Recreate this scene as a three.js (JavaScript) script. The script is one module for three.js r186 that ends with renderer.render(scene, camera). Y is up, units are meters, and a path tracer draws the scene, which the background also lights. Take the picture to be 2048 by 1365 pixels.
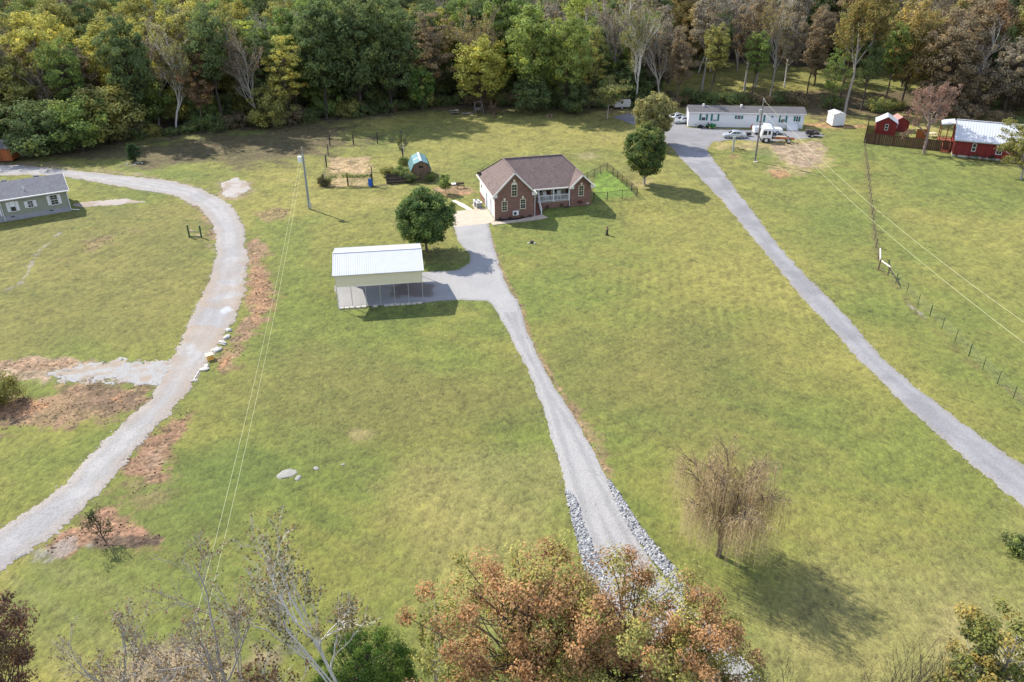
import * as THREE from 'three';
import { mergeGeometries, toCreasedNormals } from 'three/addons/utils/BufferGeometryUtils.js';

// ---------------------------------------------------------------- camera, sky, sun, exposure
const scene = new THREE.Scene();
const CAM_H = 38, PITCH = 28.6 * Math.PI / 180, FOCAL = 1593;            // metres, radians, pixels at 2048 wide
const camera = new THREE.PerspectiveCamera(2 * Math.atan(682.5 / FOCAL) * 180 / Math.PI, 2048 / 1365, 0.5, 3000);
camera.position.set(0, CAM_H, 0);
camera.rotation.set(-PITCH, 0, 0);
const renderer = new THREE.WebGLRenderer({ antialias: true });
renderer.toneMapping = THREE.LinearToneMapping;
renderer.toneMappingExposure = 1.96;
renderer.shadowMap.enabled = true;
const SUN_DIR = new THREE.Vector3(-0.82, 0.98, -0.69).normalize();       // from behind the houses, on the left
const sun = new THREE.DirectionalLight(new THREE.Color(1, 0.93, 0.81), 4.4);
sun.position.copy(SUN_DIR).multiplyScalar(400).add(new THREE.Vector3(0, 0, -110));
sun.target.position.set(0, 0, -110);
sun.castShadow = true; sun.shadow.mapSize.set(4096, 4096); sun.shadow.radius = 1.5;
Object.assign(sun.shadow.camera, { left: -170, right: 170, top: 170, bottom: -170, near: 50, far: 900 });
scene.add(sun, sun.target);

// ---------------------------------------------------------------- noise
function rng(seed) { let a = seed >>> 0; return () => { a = (a + 0x6D2B79F5) | 0; let t = Math.imul(a ^ (a >>> 15), 1 | a); t = (t + Math.imul(t ^ (t >>> 7), 61 | t)) ^ t; return ((t ^ (t >>> 14)) >>> 0) / 4294967296; }; }
const TAB = new Float32Array(65536); { const r = rng(7); for (let i = 0; i < 65536; i++) TAB[i] = r(); }
function vn(x, y) {                                                       // value noise 0..1
  const xi = Math.floor(x), yi = Math.floor(y); let fx = x - xi, fy = y - yi;
  fx = fx * fx * (3 - 2 * fx); fy = fy * fy * (3 - 2 * fy);
  const r0 = (Math.imul(yi, 40503) ^ 0x5bd1) & 65535, r1 = (Math.imul(yi + 1, 40503) ^ 0x5bd1) & 65535;
  const c0 = Math.imul(xi, 25717) & 65535, c1 = Math.imul(xi + 1, 25717) & 65535;
  const a = TAB[(r0 + c0) & 65535], b = TAB[(r0 + c1) & 65535], c = TAB[(r1 + c0) & 65535], d = TAB[(r1 + c1) & 65535];
  return a + (b - a) * fx + (c - a + (a - b - c + d) * fx) * fy;
}
function fbm(x, y, n = 3) { let s = 0, a = 0.5, t = 0; for (let i = 0; i < n; i++) { s += a * vn(x, y); t += a; a *= 0.5; const q = x * 1.6 + y * 1.2 + 17.3; y = y * 1.6 - x * 1.2 + 5.1; x = q; } return s / t; }
const clamp = (x, a = 0, b = 1) => Math.min(b, Math.max(a, x)), lerp = (a, b, t) => a + (b - a) * t;
const sstep = (a, b, x) => { const t = clamp((x - a) / (b - a)); return t * t * (3 - 2 * t); };
const V = (x, y, z) => new THREE.Vector3(x, y, z);
const srgb = (r, g, b) => new THREE.Color().setRGB(r / 255, g / 255, b / 255, THREE.SRGBColorSpace);

// survey point: where the line of sight through a mark on the 2048x1365 picture meets the ground, or a height h above it
function spot(px, py, h = 0) {
  const X = (px - 1024) / FOCAL, Y = -(py - 682.5) / FOCAL, c = Math.cos(PITCH), s = Math.sin(PITCH);
  const dy = Y * c - s, t = (h - CAM_H) / dy;
  return [X * t, (-Y * s - c) * t];
}

// ---------------------------------------------------------------- terrain
const HX = -2.58, HZ = -104.26, HROT = 0.244;                             // the brick house: front left eave corner and turn
const hu = (x, z) => (x - HX) * Math.cos(HROT) - (z - HZ) * Math.sin(HROT), hv = (x, z) => -(x - HX) * Math.sin(HROT) - (z - HZ) * Math.cos(HROT);
const hw = (u, v) => [HX + u * Math.cos(HROT) - v * Math.sin(HROT), HZ - u * Math.sin(HROT) - v * Math.cos(HROT)];
function T(x, z) {
  const u = hu(x, z), v = hv(x, z);
  let y = 0.5 * sstep(6.2, 8.4, u) * sstep(-2.5, 1.0, v) * (1 - sstep(20, 40, u)) * (1 - sstep(14, 34, v));
  y += (fbm(x * 0.03, z * 0.03, 2) - 0.5) * 0.12;
  y += 26 * Math.pow(sstep(205, 420, -z), 1.3) + 60 * sstep(330, 900, -z);
  y += 2.2 * sstep(168, 205, -z) * sstep(20, 40, x) * (1 - sstep(120, 150, x));
  return y;
}

// ---------------------------------------------------------------- naming
const taken = new Map();
function numbered(n) { const k = taken.get(n) ?? 0; taken.set(n, k + 1); return k ? n + '_' + String(k).padStart(3, '0') : n; }
function tag(o, label, category, group) { o.userData.label = label; o.userData.category = category; if (group) o.userData.group = group; return o; }
function thing(name, label, category, [x, y, z] = [0, 0, 0], turn = 0, group) {
  const o = new THREE.Group(); o.name = numbered(name); o.position.set(x, y, z); o.rotation.y = turn; scene.add(o);
  return tag(o, label, category, group);
}
function shade(m) { m.castShadow = m.receiveShadow = true; return m; }
function part(parent, name, geo, mat, label) { const m = shade(new THREE.Mesh(geo, mat)); m.name = name; parent.add(m); if (label) m.userData.label = label; return m; }
function struct(name, geo, mat) { const m = shade(new THREE.Mesh(geo, mat)); m.name = numbered(name); m.userData.kind = 'structure'; scene.add(m); return m; }
function copyOf(src, [x, y, z], turn, label, scale = 1) {
  const c = src.clone(); c.name = numbered(src.name.replace(/_\d{3}$/, '')); c.userData = { ...src.userData }; c.position.set(x, y, z); c.rotation.y = turn;
  typeof scale === 'number' ? c.scale.setScalar(scale) : c.scale.set(...scale); if (label) c.userData.label = label; scene.add(c); return c;
}
const onGround = (px, py) => { const [x, z] = spot(px, py); return [x, T(x, z), z]; };
function along(p, q) { return { pos: [p[0], T(p[0], p[1]), p[1]], len: Math.hypot(q[0] - p[0], q[1] - p[1]), turn: Math.atan2(-(q[1] - p[1]), q[0] - p[0]) }; }

// ---------------------------------------------------------------- mesh builder: flat faces with uv in metres
class MB {
  constructor() { this.p = []; this.uv = []; }
  tri(a, b, c) {
    const ux = b.x - a.x, uy = b.y - a.y, uz = b.z - a.z, vx = c.x - a.x, vy = c.y - a.y, vz = c.z - a.z;
    const nx = Math.abs(uy * vz - uz * vy), ny = Math.abs(uz * vx - ux * vz), nz = Math.abs(ux * vy - uy * vx);
    for (const q of [a, b, c]) { this.p.push(q.x, q.y, q.z); if (ny >= nx && ny >= nz) this.uv.push(q.x, q.z); else if (nx > nz) this.uv.push(q.z, q.y); else this.uv.push(q.x, q.y); }
    return this;
  }
  quad(a, b, c, d) { return this.tri(a, b, c).tri(a, c, d); }
  poly(pts) { for (let i = 1; i < pts.length - 1; i++) this.tri(pts[0], pts[i], pts[i + 1]); return this; }
  // solid between a polygon and the same polygon moved by vector d
  slab(pts, d) {
    const low = pts.map((q) => q.clone().add(d)); this.poly(pts); this.poly([...low].reverse());
    for (let i = 0; i < pts.length; i++) { const j = (i + 1) % pts.length; this.quad(pts[i], low[i], low[j], pts[j]); }
    return this;
  }
  box(x0, x1, y0, y1, z0, z1) {
    const f = (x, y, z) => V(x, y, z);
    this.quad(f(x0, y0, z1), f(x1, y0, z1), f(x1, y1, z1), f(x0, y1, z1)).quad(f(x1, y0, z0), f(x0, y0, z0), f(x0, y1, z0), f(x1, y1, z0));
    this.quad(f(x1, y0, z1), f(x1, y0, z0), f(x1, y1, z0), f(x1, y1, z1)).quad(f(x0, y0, z0), f(x0, y0, z1), f(x0, y1, z1), f(x0, y1, z0));
    return this.quad(f(x0, y1, z1), f(x1, y1, z1), f(x1, y1, z0), f(x0, y1, z0)).quad(f(x0, y0, z0), f(x1, y0, z0), f(x1, y0, z1), f(x0, y0, z1));
  }
  cb(x, y, z, w, h, d) { return this.box(x - w / 2, x + w / 2, y, y + h, z - d / 2, z + d / 2); }   // centred in x and z, standing on y
  beam(a, b, w, h = w) {                                                  // square bar between two points
    const d = b.clone().sub(a).normalize(), s = Math.abs(d.y) > 0.95 ? V(1, 0, 0) : V(0, 1, 0), u = d.clone().cross(s).normalize().multiplyScalar(w / 2), v = d.clone().cross(u).normalize().multiplyScalar(h / 2);
    const c = (p, i, j) => p.clone().addScaledVector(u, i).addScaledVector(v, j), A = [c(a, -1, -1), c(a, 1, -1), c(a, 1, 1), c(a, -1, 1)], B = [c(b, -1, -1), c(b, 1, -1), c(b, 1, 1), c(b, -1, 1)];
    for (let i = 0; i < 4; i++) { const j = (i + 1) % 4; this.quad(A[i], A[j], B[j], B[i]); }
    return this.poly(A.slice().reverse()).poly(B);
  }
  tube(a, b, r0, r1 = r0, n = 8, caps = true) {
    const d = b.clone().sub(a).normalize(), s = Math.abs(d.y) > 0.9 ? V(1, 0, 0) : V(0, 1, 0), u = d.clone().cross(s).normalize(), v = d.clone().cross(u);
    const ring = (p, r) => Array.from({ length: n }, (_, i) => p.clone().addScaledVector(u, r * Math.cos(i / n * 6.2832)).addScaledVector(v, r * Math.sin(i / n * 6.2832)));
    const A = ring(a, r0), B = ring(b, r1);
    for (let i = 0; i < n; i++) { const j = (i + 1) % n; this.quad(A[i], B[i], B[j], A[j]); }
    if (caps) this.poly(A.slice()).poly(B.slice().reverse());
    return this;
  }
  add(geo, m) {
    const g = (geo.index ? geo.toNonIndexed() : geo.clone()); if (m) g.applyMatrix4(m); const P = g.attributes.position;
    for (let i = 0; i < P.count; i += 3) this.tri(V().fromBufferAttribute(P, i), V().fromBufferAttribute(P, i + 1), V().fromBufferAttribute(P, i + 2));
    return this;
  }
  geo(crease) {
    const g = new THREE.BufferGeometry(); g.setAttribute('position', new THREE.Float32BufferAttribute(this.p, 3)); g.setAttribute('uv', new THREE.Float32BufferAttribute(this.uv, 2)); g.computeVertexNormals();
    return crease ? toCreasedNormals(g, crease) : g;
  }
}
const mb = () => new MB();

// ---------------------------------------------------------------- textures and materials
function tex(n, m, f, { repeat = [1, 1], color = true } = {}) {            // f(u, v, i, j) -> [r, g, b] linear 0..1, or a grey
  const d = new Uint8Array(n * m * 4);
  for (let j = 0; j < m; j++) for (let i = 0; i < n; i++) {
    let c = f(i / n, j / m, i, j); if (typeof c === 'number') c = [c, c, c]; const k = (j * n + i) * 4;
    for (let q = 0; q < 3; q++) { const x = clamp(c[q]); d[k + q] = Math.round(255 * (color ? (x <= 0.0031308 ? 12.92 * x : 1.055 * Math.pow(x, 1 / 2.4) - 0.055) : x)); }
    d[k + 3] = 255;
  }
  const t = new THREE.DataTexture(d, n, m); t.wrapS = t.wrapT = THREE.RepeatWrapping; t.magFilter = THREE.LinearFilter; t.minFilter = THREE.LinearMipmapLinearFilter; t.generateMipmaps = true;
  t.repeat.set(...repeat); if (color) t.colorSpace = THREE.SRGBColorSpace; t.needsUpdate = true; return t;
}
// noise that tiles over the unit square
function tn(u, v, f, seed = 0) { const w = (x, y) => vn(x * f + seed, y * f + seed); const a = u, b = v; return lerp(lerp(w(a, b), w(a - 1, b), a), lerp(w(a, b - 1), w(a - 1, b - 1), a), b); }
const std = (c, rough = 0.85, o = {}) => new THREE.MeshStandardMaterial({ color: c, roughness: rough, ...o });
const weathered = (amount, f1 = 5, f2 = 40) => tex(256, 256, (u, v) => 1 - amount * (0.6 * tn(u, v, f1, 3) + 0.4 * tn(u, v, f2, 9)), { repeat: [0.35, 0.35] });
const wMap = weathered(0.28), wMap2 = weathered(0.5, 7, 60);
const plankTex = tex(256, 256, (u, v, i) => { const b = Math.floor(u * 8), e = u * 8 - b; return (0.72 + 0.28 * TAB[b * 37 + 5]) * (e < 0.06 ? 0.45 : 1) * (0.8 + 0.2 * tn(u, v * 0.25, 60, 2)); }, { repeat: [0.85, 0.5] });
const brickTex = tex(512, 512, (u, v) => {                                 // 1.6 m square: 8 bricks by 20 courses
  const row = Math.floor(v * 20), fv = v * 20 - row, uu = u * 8 + (row % 2) * 0.5, col = Math.floor(uu) % 8, fu = uu - Math.floor(uu);
  const g = 0.75 + 0.5 * TAB[row * 131 + col * 17], n = 0.85 + 0.3 * tn(u, v, 90, 4), m = fv < 0.13 || fu < 0.05;
  return m ? [0.27 * n, 0.215 * n, 0.18 * n] : [0.195 * g * n, 0.092 * g * n, 0.064 * g * n];
}, { repeat: [0.625, 0.625] });
const shingleTex = tex(512, 512, (u, v) => {                               // 3 m square
  const row = Math.floor(v * 20), col = Math.floor(u * 10 + (row % 2) * 0.5 + TAB[row] * 2), g = 0.78 + 0.44 * TAB[(row * 53 + col * 29) & 1023], e = (v * 20 - row) < 0.14 ? 0.75 : 1;
  return g * e * (0.85 + 0.3 * tn(u, v, 120, 6)) * (0.85 + 0.3 * tn(u, v, 4, 8)) * 0.9;
}, { repeat: [0.333, 0.333] });
const M = {
  white: std(V3(0.78, 0.78, 0.77), 0.55, { map: weathered(0.08) }), trim: std(V3(0.74, 0.72, 0.66), 0.5), cream: std(V3(0.72, 0.66, 0.50), 0.6),
  brick: std(V3(1, 1, 1), 0.9, { map: brickTex, bumpMap: brickTex, bumpScale: 0.006 }), brickEdge: std(V3(0.20, 0.085, 0.06), 0.9, { map: wMap }),
  roof: std(V3(0.158, 0.116, 0.108), 0.95, { map: shingleTex }), roofGrey: std(V3(0.13, 0.135, 0.155), 0.95, { map: shingleTex }), roofDark: std(V3(0.11, 0.105, 0.11), 0.95, { map: shingleTex }), roofPink: std(V3(0.42, 0.22, 0.19), 0.9, { map: shingleTex }),
  metalRoof: std(V3(0.50, 0.52, 0.55), 0.42, { metalness: 0.05, map: weathered(0.1) }), galv: std(V3(0.5, 0.52, 0.54), 0.45, { metalness: 0.6 }), tealRoof: std(V3(0.22, 0.40, 0.42), 0.4, { metalness: 0.2, map: wMap }),
  panel: std(V3(0.72, 0.66, 0.46), 0.5, { map: weathered(0.06) }), sidingGreen: std(V3(0.275, 0.285, 0.21), 0.7, { map: weathered(0.1) }), block: std(V3(0.36, 0.36, 0.37), 0.95, { map: wMap }),
  glass: new THREE.MeshPhysicalMaterial({ color: V3(0.02, 0.025, 0.03), roughness: 0.08, metalness: 0, clearcoat: 0.6 }), darkGlass: std(V3(0.015, 0.018, 0.022), 0.1),
  shutter: std(V3(0.02, 0.17, 0.15), 0.6), conc: std(V3(0.46, 0.39, 0.31), 0.95, { map: wMap }), concWhite: std(V3(0.62, 0.57, 0.48), 0.95, { map: wMap }),
  red: std(V3(0.25, 0.02, 0.018), 0.7, { map: plankTex }), orangeWood: std(V3(0.42, 0.125, 0.03), 0.75, { map: plankTex }), brownWood: std(V3(0.125, 0.062, 0.034), 0.85, { map: plankTex }), oldWood: std(V3(0.21, 0.145, 0.095), 0.9, { map: plankTex }), redWood: std(V3(0.30, 0.085, 0.045), 0.8, { map: wMap }),
  darkWood: std(V3(0.055, 0.042, 0.034), 0.9, { map: wMap2 }), poleWood: std(V3(0.24, 0.215, 0.185), 0.9, { map: wMap2 }), poleGrey: std(V3(0.30, 0.33, 0.33), 0.85, { map: wMap }),
  black: std(V3(0.012, 0.013, 0.013), 0.6), rubber: std(V3(0.018, 0.018, 0.019), 0.9), darkMetal: std(V3(0.05, 0.055, 0.06), 0.5, { metalness: 0.5 }), wire: std(V3(0.50, 0.50, 0.30), 0.7), fenceWire: std(V3(0.22, 0.22, 0.20), 0.7), blue: std(V3(0.02, 0.11, 0.42), 0.5), green: std(V3(0.02, 0.20, 0.05), 0.5), greenPost: std(V3(0.03, 0.075, 0.03), 0.7),
  silver: new THREE.MeshPhysicalMaterial({ color: V3(0.50, 0.54, 0.58), roughness: 0.35, metalness: 0.45, clearcoat: 0.8, clearcoatRoughness: 0.1 }), carWhite: new THREE.MeshPhysicalMaterial({ color: V3(0.74, 0.75, 0.76), roughness: 0.4, clearcoat: 0.8, clearcoatRoughness: 0.1 }),
  tan: std(V3(0.52, 0.44, 0.30), 0.8), yellow: std(V3(0.72, 0.40, 0.08), 0.6), soil: std(V3(0.10, 0.055, 0.032), 1, { map: wMap2 }), mulch: std(V3(0.028, 0.022, 0.018), 1, { map: wMap2 }), lamp: std(V3(0.8, 0.8, 0.78), 0.15), tail: std(V3(0.4, 0.02, 0.02), 0.3), doorWhite: std(V3(0.66, 0.70, 0.74), 0.5), beigeSiding: std(V3(0.50, 0.46, 0.36), 0.7),
};
function V3(r, g, b) { return new THREE.Color().setRGB(r, g, b); }

// ---------------------------------------------------------------- sky: pale blue with broken bright cloud, no sun disc
{
  const w = 512, h = 256, d = new Float32Array(w * h * 4);
  for (let j = 0; j < h; j++) for (let i = 0; i < w; i++) {
    const el = (j + 0.5) / h * Math.PI - Math.PI / 2, az = (i + 0.5) / w * 2 * Math.PI, k = (j * w + i) * 4; let c;
    const y = Math.sin(el), s = Math.max(y, 0);
    const x3 = Math.cos(el) * Math.cos(az), z3 = Math.cos(el) * Math.sin(az);
    if (y < 0) c = [0.16, 0.17, 0.13];
    else {
      const q = 1 / (s + 0.25), n = fbm(x3 * q * 2.2 + 40, z3 * q * 2.2 + 40, 5), cl = sstep(0.44, 0.66, n) * 0.85, b = Math.pow(1 - s, 3);
      const blue = [lerp(0.13, 0.42, b), lerp(0.24, 0.48, b), lerp(0.50, 0.56, b)];
      c = blue.map((v, i2) => lerp(v, [0.62, 0.62, 0.63][i2], cl));
    }
    d.set([c[0] * SKY(), c[1] * SKY(), c[2] * SKY(), 1], k);
  }
  function SKY() { return 1.13; }
  const t = new THREE.DataTexture(d, w, h, THREE.RGBAFormat, THREE.FloatType); t.mapping = THREE.EquirectangularReflectionMapping; t.magFilter = THREE.LinearFilter; t.needsUpdate = true;
  scene.background = t; scene.environment = t;
}
// ---------------------------------------------------------------- shapes on the ground
const S = (list) => list.map(([x, y]) => spot(x, y));
function shape(pts) {
  const n = pts.length, b = [1e9, -1e9, 1e9, -1e9];
  for (const [x, z] of pts) { b[0] = Math.min(b[0], x); b[1] = Math.max(b[1], x); b[2] = Math.min(b[2], z); b[3] = Math.max(b[3], z); }
  return { pts, b, d(x, z) {                                               // signed distance, negative inside
    let m = 1e9, inside = false;
    for (let i = 0, j = n - 1; i < n; j = i++) {
      const ax = pts[i][0], az = pts[i][1], bx = pts[j][0], bz = pts[j][1], ex = bx - ax, ez = bz - az, t = clamp(((x - ax) * ex + (z - az) * ez) / (ex * ex + ez * ez + 1e-9));
      const dx = x - ax - ex * t, dz = z - az - ez * t, q = dx * dx + dz * dz; if (q < m) m = q;
      if ((az > z) !== (bz > z) && x < ex * (z - az) / ez + ax) inside = !inside;
    }
    return inside ? -Math.sqrt(m) : Math.sqrt(m);
  } };
}
function line(pts, w) {                                                    // band round a polyline
  const b = [1e9, -1e9, 1e9, -1e9]; for (const [x, z] of pts) { b[0] = Math.min(b[0], x - w); b[1] = Math.max(b[1], x + w); b[2] = Math.min(b[2], z - w); b[3] = Math.max(b[3], z + w); }
  return { b, d(x, z) { let m = 1e9; for (let i = 0; i < pts.length - 1; i++) { const [ax, az] = pts[i], ex = pts[i + 1][0] - ax, ez = pts[i + 1][1] - az, t = clamp(((x - ax) * ex + (z - az) * ez) / (ex * ex + ez * ez + 1e-9)), dx = x - ax - ex * t, dz = z - az - ez * t; m = Math.min(m, dx * dx + dz * dz); } return Math.sqrt(m) - w; } };
}
const leftDrive = shape(S([[-60, 1120], [0, 1056], [60, 1018], [110, 985], [165, 925], [210, 882], [260, 835], [300, 800], [330, 745], [348, 712], [390, 620], [420, 560], [434, 505], [428, 455], [402, 418], [350, 392], [240, 374], [130, 354], [60, 350], [-40, 352], [-160, 356], [-160, 325], [-40, 330], [40, 331], [130, 340], [250, 352], [340, 362], [405, 378], [460, 408], [486, 450], [493, 520], [490, 585], [468, 640], [438, 695], [410, 735], [372, 790], [330, 838], [262, 908], [195, 992], [112, 1068], [0, 1142], [-60, 1185]]));
const leftSpur = shape(S([[180, 728], [250, 722], [335, 722], [352, 728], [330, 770], [275, 772], [215, 764], [120, 762], [90, 750], [130, 738]]));
const leftApron = shape(S([[442, 366], [470, 357], [492, 362], [501, 378], [478, 390], [470, 396], [448, 395]]));
const leftEnd = shape(S([[152, 406], [200, 402], [250, 398], [298, 404], [235, 410], [165, 414], [142, 413]]));
const mainDrive = shape(S([[906, 453], [976, 446], [985, 480], [1000, 535], [1015, 572], [1040, 612], [1052, 660], [1080, 720], [1110, 780], [1145, 830], [1180, 890], [1212, 955], [1240, 1010], [1272, 1070], [1302, 1125], [1375, 1210], [1480, 1310], [1560, 1400], [1300, 1400], [1262, 1310], [1214, 1190], [1186, 1130], [1162, 1070], [1136, 985], [1112, 905], [1086, 815], [1055, 740], [1020, 672], [988, 614], [974, 602], [905, 600], [848, 606], [678, 616], [673, 590], [668, 572], [760, 556], [848, 545], [915, 541], [938, 527], [940, 510], [916, 482]]));
const rightDrive = shape(S([[1225, 234], [1262, 226], [1330, 238], [1362, 236], [1378, 256], [1500, 260], [1640, 264], [1652, 272], [1600, 278], [1530, 284], [1470, 279], [1424, 284], [1413, 300], [1440, 336], [1470, 376], [1512, 430], [1560, 495], [1606, 545], [1660, 598], [1712, 656], [1770, 720], [1850, 788], [1930, 848], [1990, 893], [2060, 940], [2160, 1010], [2160, 1100], [2048, 1014], [1960, 943], [1900, 888], [1858, 853], [1790, 790], [1722, 722], [1668, 664], [1610, 600], [1560, 540], [1512, 482], [1460, 420], [1418, 374], [1374, 330], [1340, 292], [1300, 262]]));

// ---------------------------------------------------------------- lawn: one sheet whose colour map is three strips of ground
const GR = { lush: [0.112, 0.138, 0.024], mid: [0.150, 0.150, 0.031], yel: [0.193, 0.176, 0.041], dry: [0.245, 0.200, 0.084], olive: [0.116, 0.103, 0.031], bright: [0.125, 0.20, 0.026], soil: [0.215, 0.135, 0.08], red: [0.215, 0.122, 0.074], clay: [0.29, 0.155, 0.078], dark: [0.09, 0.06, 0.04], litter: [0.082, 0.056, 0.030], floor: [0.06, 0.045, 0.026], stone: [0.24, 0.22, 0.20], straw: [0.30, 0.215, 0.115], pale: [0.26, 0.19, 0.13], deep: [0.068, 0.105, 0.020] };
const patches = [];
function patch(s, color, soft = 0.6, wob = 0.8, k = 1, fr = 0.7, streak = 0) { patches.push({ s, c: GR[color] ?? color, soft, wob, k, fr, streak, r: soft + wob }); }
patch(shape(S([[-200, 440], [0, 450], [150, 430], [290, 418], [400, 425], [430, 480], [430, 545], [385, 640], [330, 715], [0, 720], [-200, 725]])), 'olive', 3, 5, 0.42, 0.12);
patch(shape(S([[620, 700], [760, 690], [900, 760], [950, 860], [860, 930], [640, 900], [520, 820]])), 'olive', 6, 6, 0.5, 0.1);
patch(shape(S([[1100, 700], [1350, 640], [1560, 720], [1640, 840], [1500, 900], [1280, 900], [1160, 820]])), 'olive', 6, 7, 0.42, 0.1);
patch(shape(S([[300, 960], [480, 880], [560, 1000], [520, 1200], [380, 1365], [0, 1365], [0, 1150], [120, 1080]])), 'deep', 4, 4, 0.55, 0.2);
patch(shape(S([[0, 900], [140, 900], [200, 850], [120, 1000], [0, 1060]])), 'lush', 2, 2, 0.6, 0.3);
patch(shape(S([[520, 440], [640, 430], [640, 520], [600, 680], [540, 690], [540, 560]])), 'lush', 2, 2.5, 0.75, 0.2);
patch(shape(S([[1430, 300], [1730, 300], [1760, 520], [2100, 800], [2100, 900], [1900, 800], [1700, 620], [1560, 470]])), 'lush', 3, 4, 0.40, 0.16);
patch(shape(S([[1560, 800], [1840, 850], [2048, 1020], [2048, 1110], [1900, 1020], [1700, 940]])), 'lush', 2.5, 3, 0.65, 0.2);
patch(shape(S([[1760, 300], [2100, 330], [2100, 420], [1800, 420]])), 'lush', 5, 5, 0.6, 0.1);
patch(shape(S([[1500, 1060], [2100, 1060], [2100, 1420], [1480, 1420]])), 'dry', 5, 5, 0.45, 0.1);
patch(shape(S([[820, 960], [1120, 960], [1160, 1150], [900, 1200], [760, 1100]])), 'dry', 4, 5, 0.38, 0.12);
patch(shape(S([[1240, 330], [1330, 340], [1420, 440], [1560, 600], [1400, 600], [1200, 470]])), 'yel', 5, 5, 0.6, 0.1);
patch(shape(S([[900, 235], [1250, 240], [1260, 300], [940, 300]])), 'yel', 5, 5, 0.6, 0.1);
patch(shape(S([[1760, 420], [2100, 440], [2100, 760], [1860, 560]])), 'yel', 4, 4, 0.55, 0.12);
// leaf litter and bare ground along the forest, with tree shade painted on the left lawn strip
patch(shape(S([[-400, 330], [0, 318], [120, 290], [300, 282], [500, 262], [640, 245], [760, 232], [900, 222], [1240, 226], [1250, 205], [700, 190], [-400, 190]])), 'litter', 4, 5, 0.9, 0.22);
patch(shape([[-200, -150], [-89, -143], [-70, -151], [-51, -160], [-30, -171], [-13, -179], [34, -178], [34, -270], [-200, -270]]), 'floor', 3, 3, 0.95, 0.2);
patch(shape([[112, -165], [200, -140], [200, -270], [36, -270], [60, -214], [110, -206]]), 'floor', 3, 3, 0.95, 0.2);
patch(shape(S([[-100, 318], [200, 292], [640, 250], [720, 268], [650, 310], [560, 326], [300, 334], [60, 326], [-100, 330]])), 'litter', 3, 6, 0.8, 0.2);  // tree shade over the lawn edge, painted in as dark brown ground
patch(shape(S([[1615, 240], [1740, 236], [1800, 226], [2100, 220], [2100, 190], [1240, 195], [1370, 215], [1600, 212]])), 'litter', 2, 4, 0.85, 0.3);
patch(shape(S([[1610, 246], [1660, 247], [1735, 250], [1735, 256], [1650, 256], [1612, 252]])), 'clay', 1, 1, 0.75, 0.6);
patch(shape(S([[30, 332], [130, 337], [250, 347], [410, 375], [300, 352], [130, 332], [40, 320]])), 'pale', 0.8, 1.5, 0.7, 0.6);
// left drive: worn edges, dug soil
patch(shape(S([[497, 480], [522, 470], [528, 520], [538, 560], [552, 598], [520, 650], [494, 684], [470, 684], [486, 636], [498, 580]])), 'soil', 0.7, 1.2, 0.95, 0.9);
patch(shape(S([[505, 520], [535, 560], [548, 600], [515, 640], [500, 600]])), 'clay', 0.8, 1.4, 0.5, 1.1);
patch(shape(S([[440, 705], [470, 690], [500, 690], [470, 740], [440, 752]])), 'soil', 0.6, 1, 0.75, 1);
patch(shape(S([[444, 722], [460, 712], [462, 728], [440, 738]])), 'clay', 0.3, 0.5, 0.85, 1.2);
patch(shape(S([[345, 845], [378, 818], [384, 850], [345, 900], [320, 960], [290, 968], [232, 952], [268, 905], [310, 870]])), 'red', 0.5, 0.9, 0.95, 1);
patch(shape(S([[290, 915], [330, 880], [320, 930], [300, 950]])), 'pale', 0.4, 0.7, 0.45, 1.2);
patch(shape(S([[76, 1095], [150, 1050], [215, 1010], [245, 1000], [240, 1040], [300, 1060], [325, 1078], [270, 1098], [180, 1090], [130, 1112]])), 'red', 0.5, 0.9, 0.95, 1);
patch(shape(S([[250, 905], [300, 975], [345, 960], [330, 1010], [240, 1010]])), 'soil', 1, 1.6, 0.4, 1.1);
patch(shape(S([[80, 1098], [140, 1080], [172, 1090], [118, 1118], [84, 1112]])), 'stone', 0.4, 0.7, 0.7, 1.3);
patch(shape(S([[190, 1078], [240, 1064], [312, 1074], [318, 1086], [260, 1098], [205, 1096]])), 'dark', 0.25, 0.5, 0.95, 1.2);  // shaded inside of the dug hole, painted dark on level ground
patch(shape(S([[0, 720], [60, 716], [200, 720], [200, 735], [120, 748], [90, 760], [-60, 764], [-60, 724]])), 'pale', 0.6, 1.1, 0.95, 0.8);
patch(shape(S([[0, 722], [130, 722], [180, 728], [60, 740], [0, 738]])), 'clay', 0.8, 1, 0.4, 0.8);
patch(shape(S([[130, 768], [210, 766], [300, 775], [306, 795], [270, 820], [205, 850], [120, 850], [30, 858], [-40, 870], [-40, 800], [60, 800], [110, 790]])), 'soil', 0.7, 1.4, 0.85, 0.9);
patch(shape(S([[140, 775], [200, 768], [295, 782], [290, 812], [240, 825], [160, 812]])), 'dark', 0.7, 1.2, 0.55, 1.3);
patch(shape(S([[-20, 815], [40, 798], [70, 797], [96, 812], [60, 832], [0, 838]])), 'clay', 0.4, 0.6, 0.9, 1);
patch(shape(S([[222, 796], [240, 790], [236, 806], [222, 808]])), 'clay', 0.3, 0.5, 0.8, 1);
patch(shape(S([[432, 470], [420, 440], [400, 415], [370, 396], [410, 440], [425, 480]])), 'soil', 0.6, 0.9, 0.7, 0.9);
patch(shape(S([[520, 425], [560, 416], [580, 420], [570, 436], [530, 440]])), 'soil', 0.6, 1.2, 0.6, 0.8);
patch(shape(S([[445, 362], [500, 365], [508, 382], [470, 400], [430, 398]])), 'pale', 0.8, 1.3, 0.6, 0.8);
patch(shape(S([[140, 512], [200, 470], [270, 460], [230, 480], [180, 500]])), 'soil', 1.2, 2.4, 0.45, 0.7);
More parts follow.
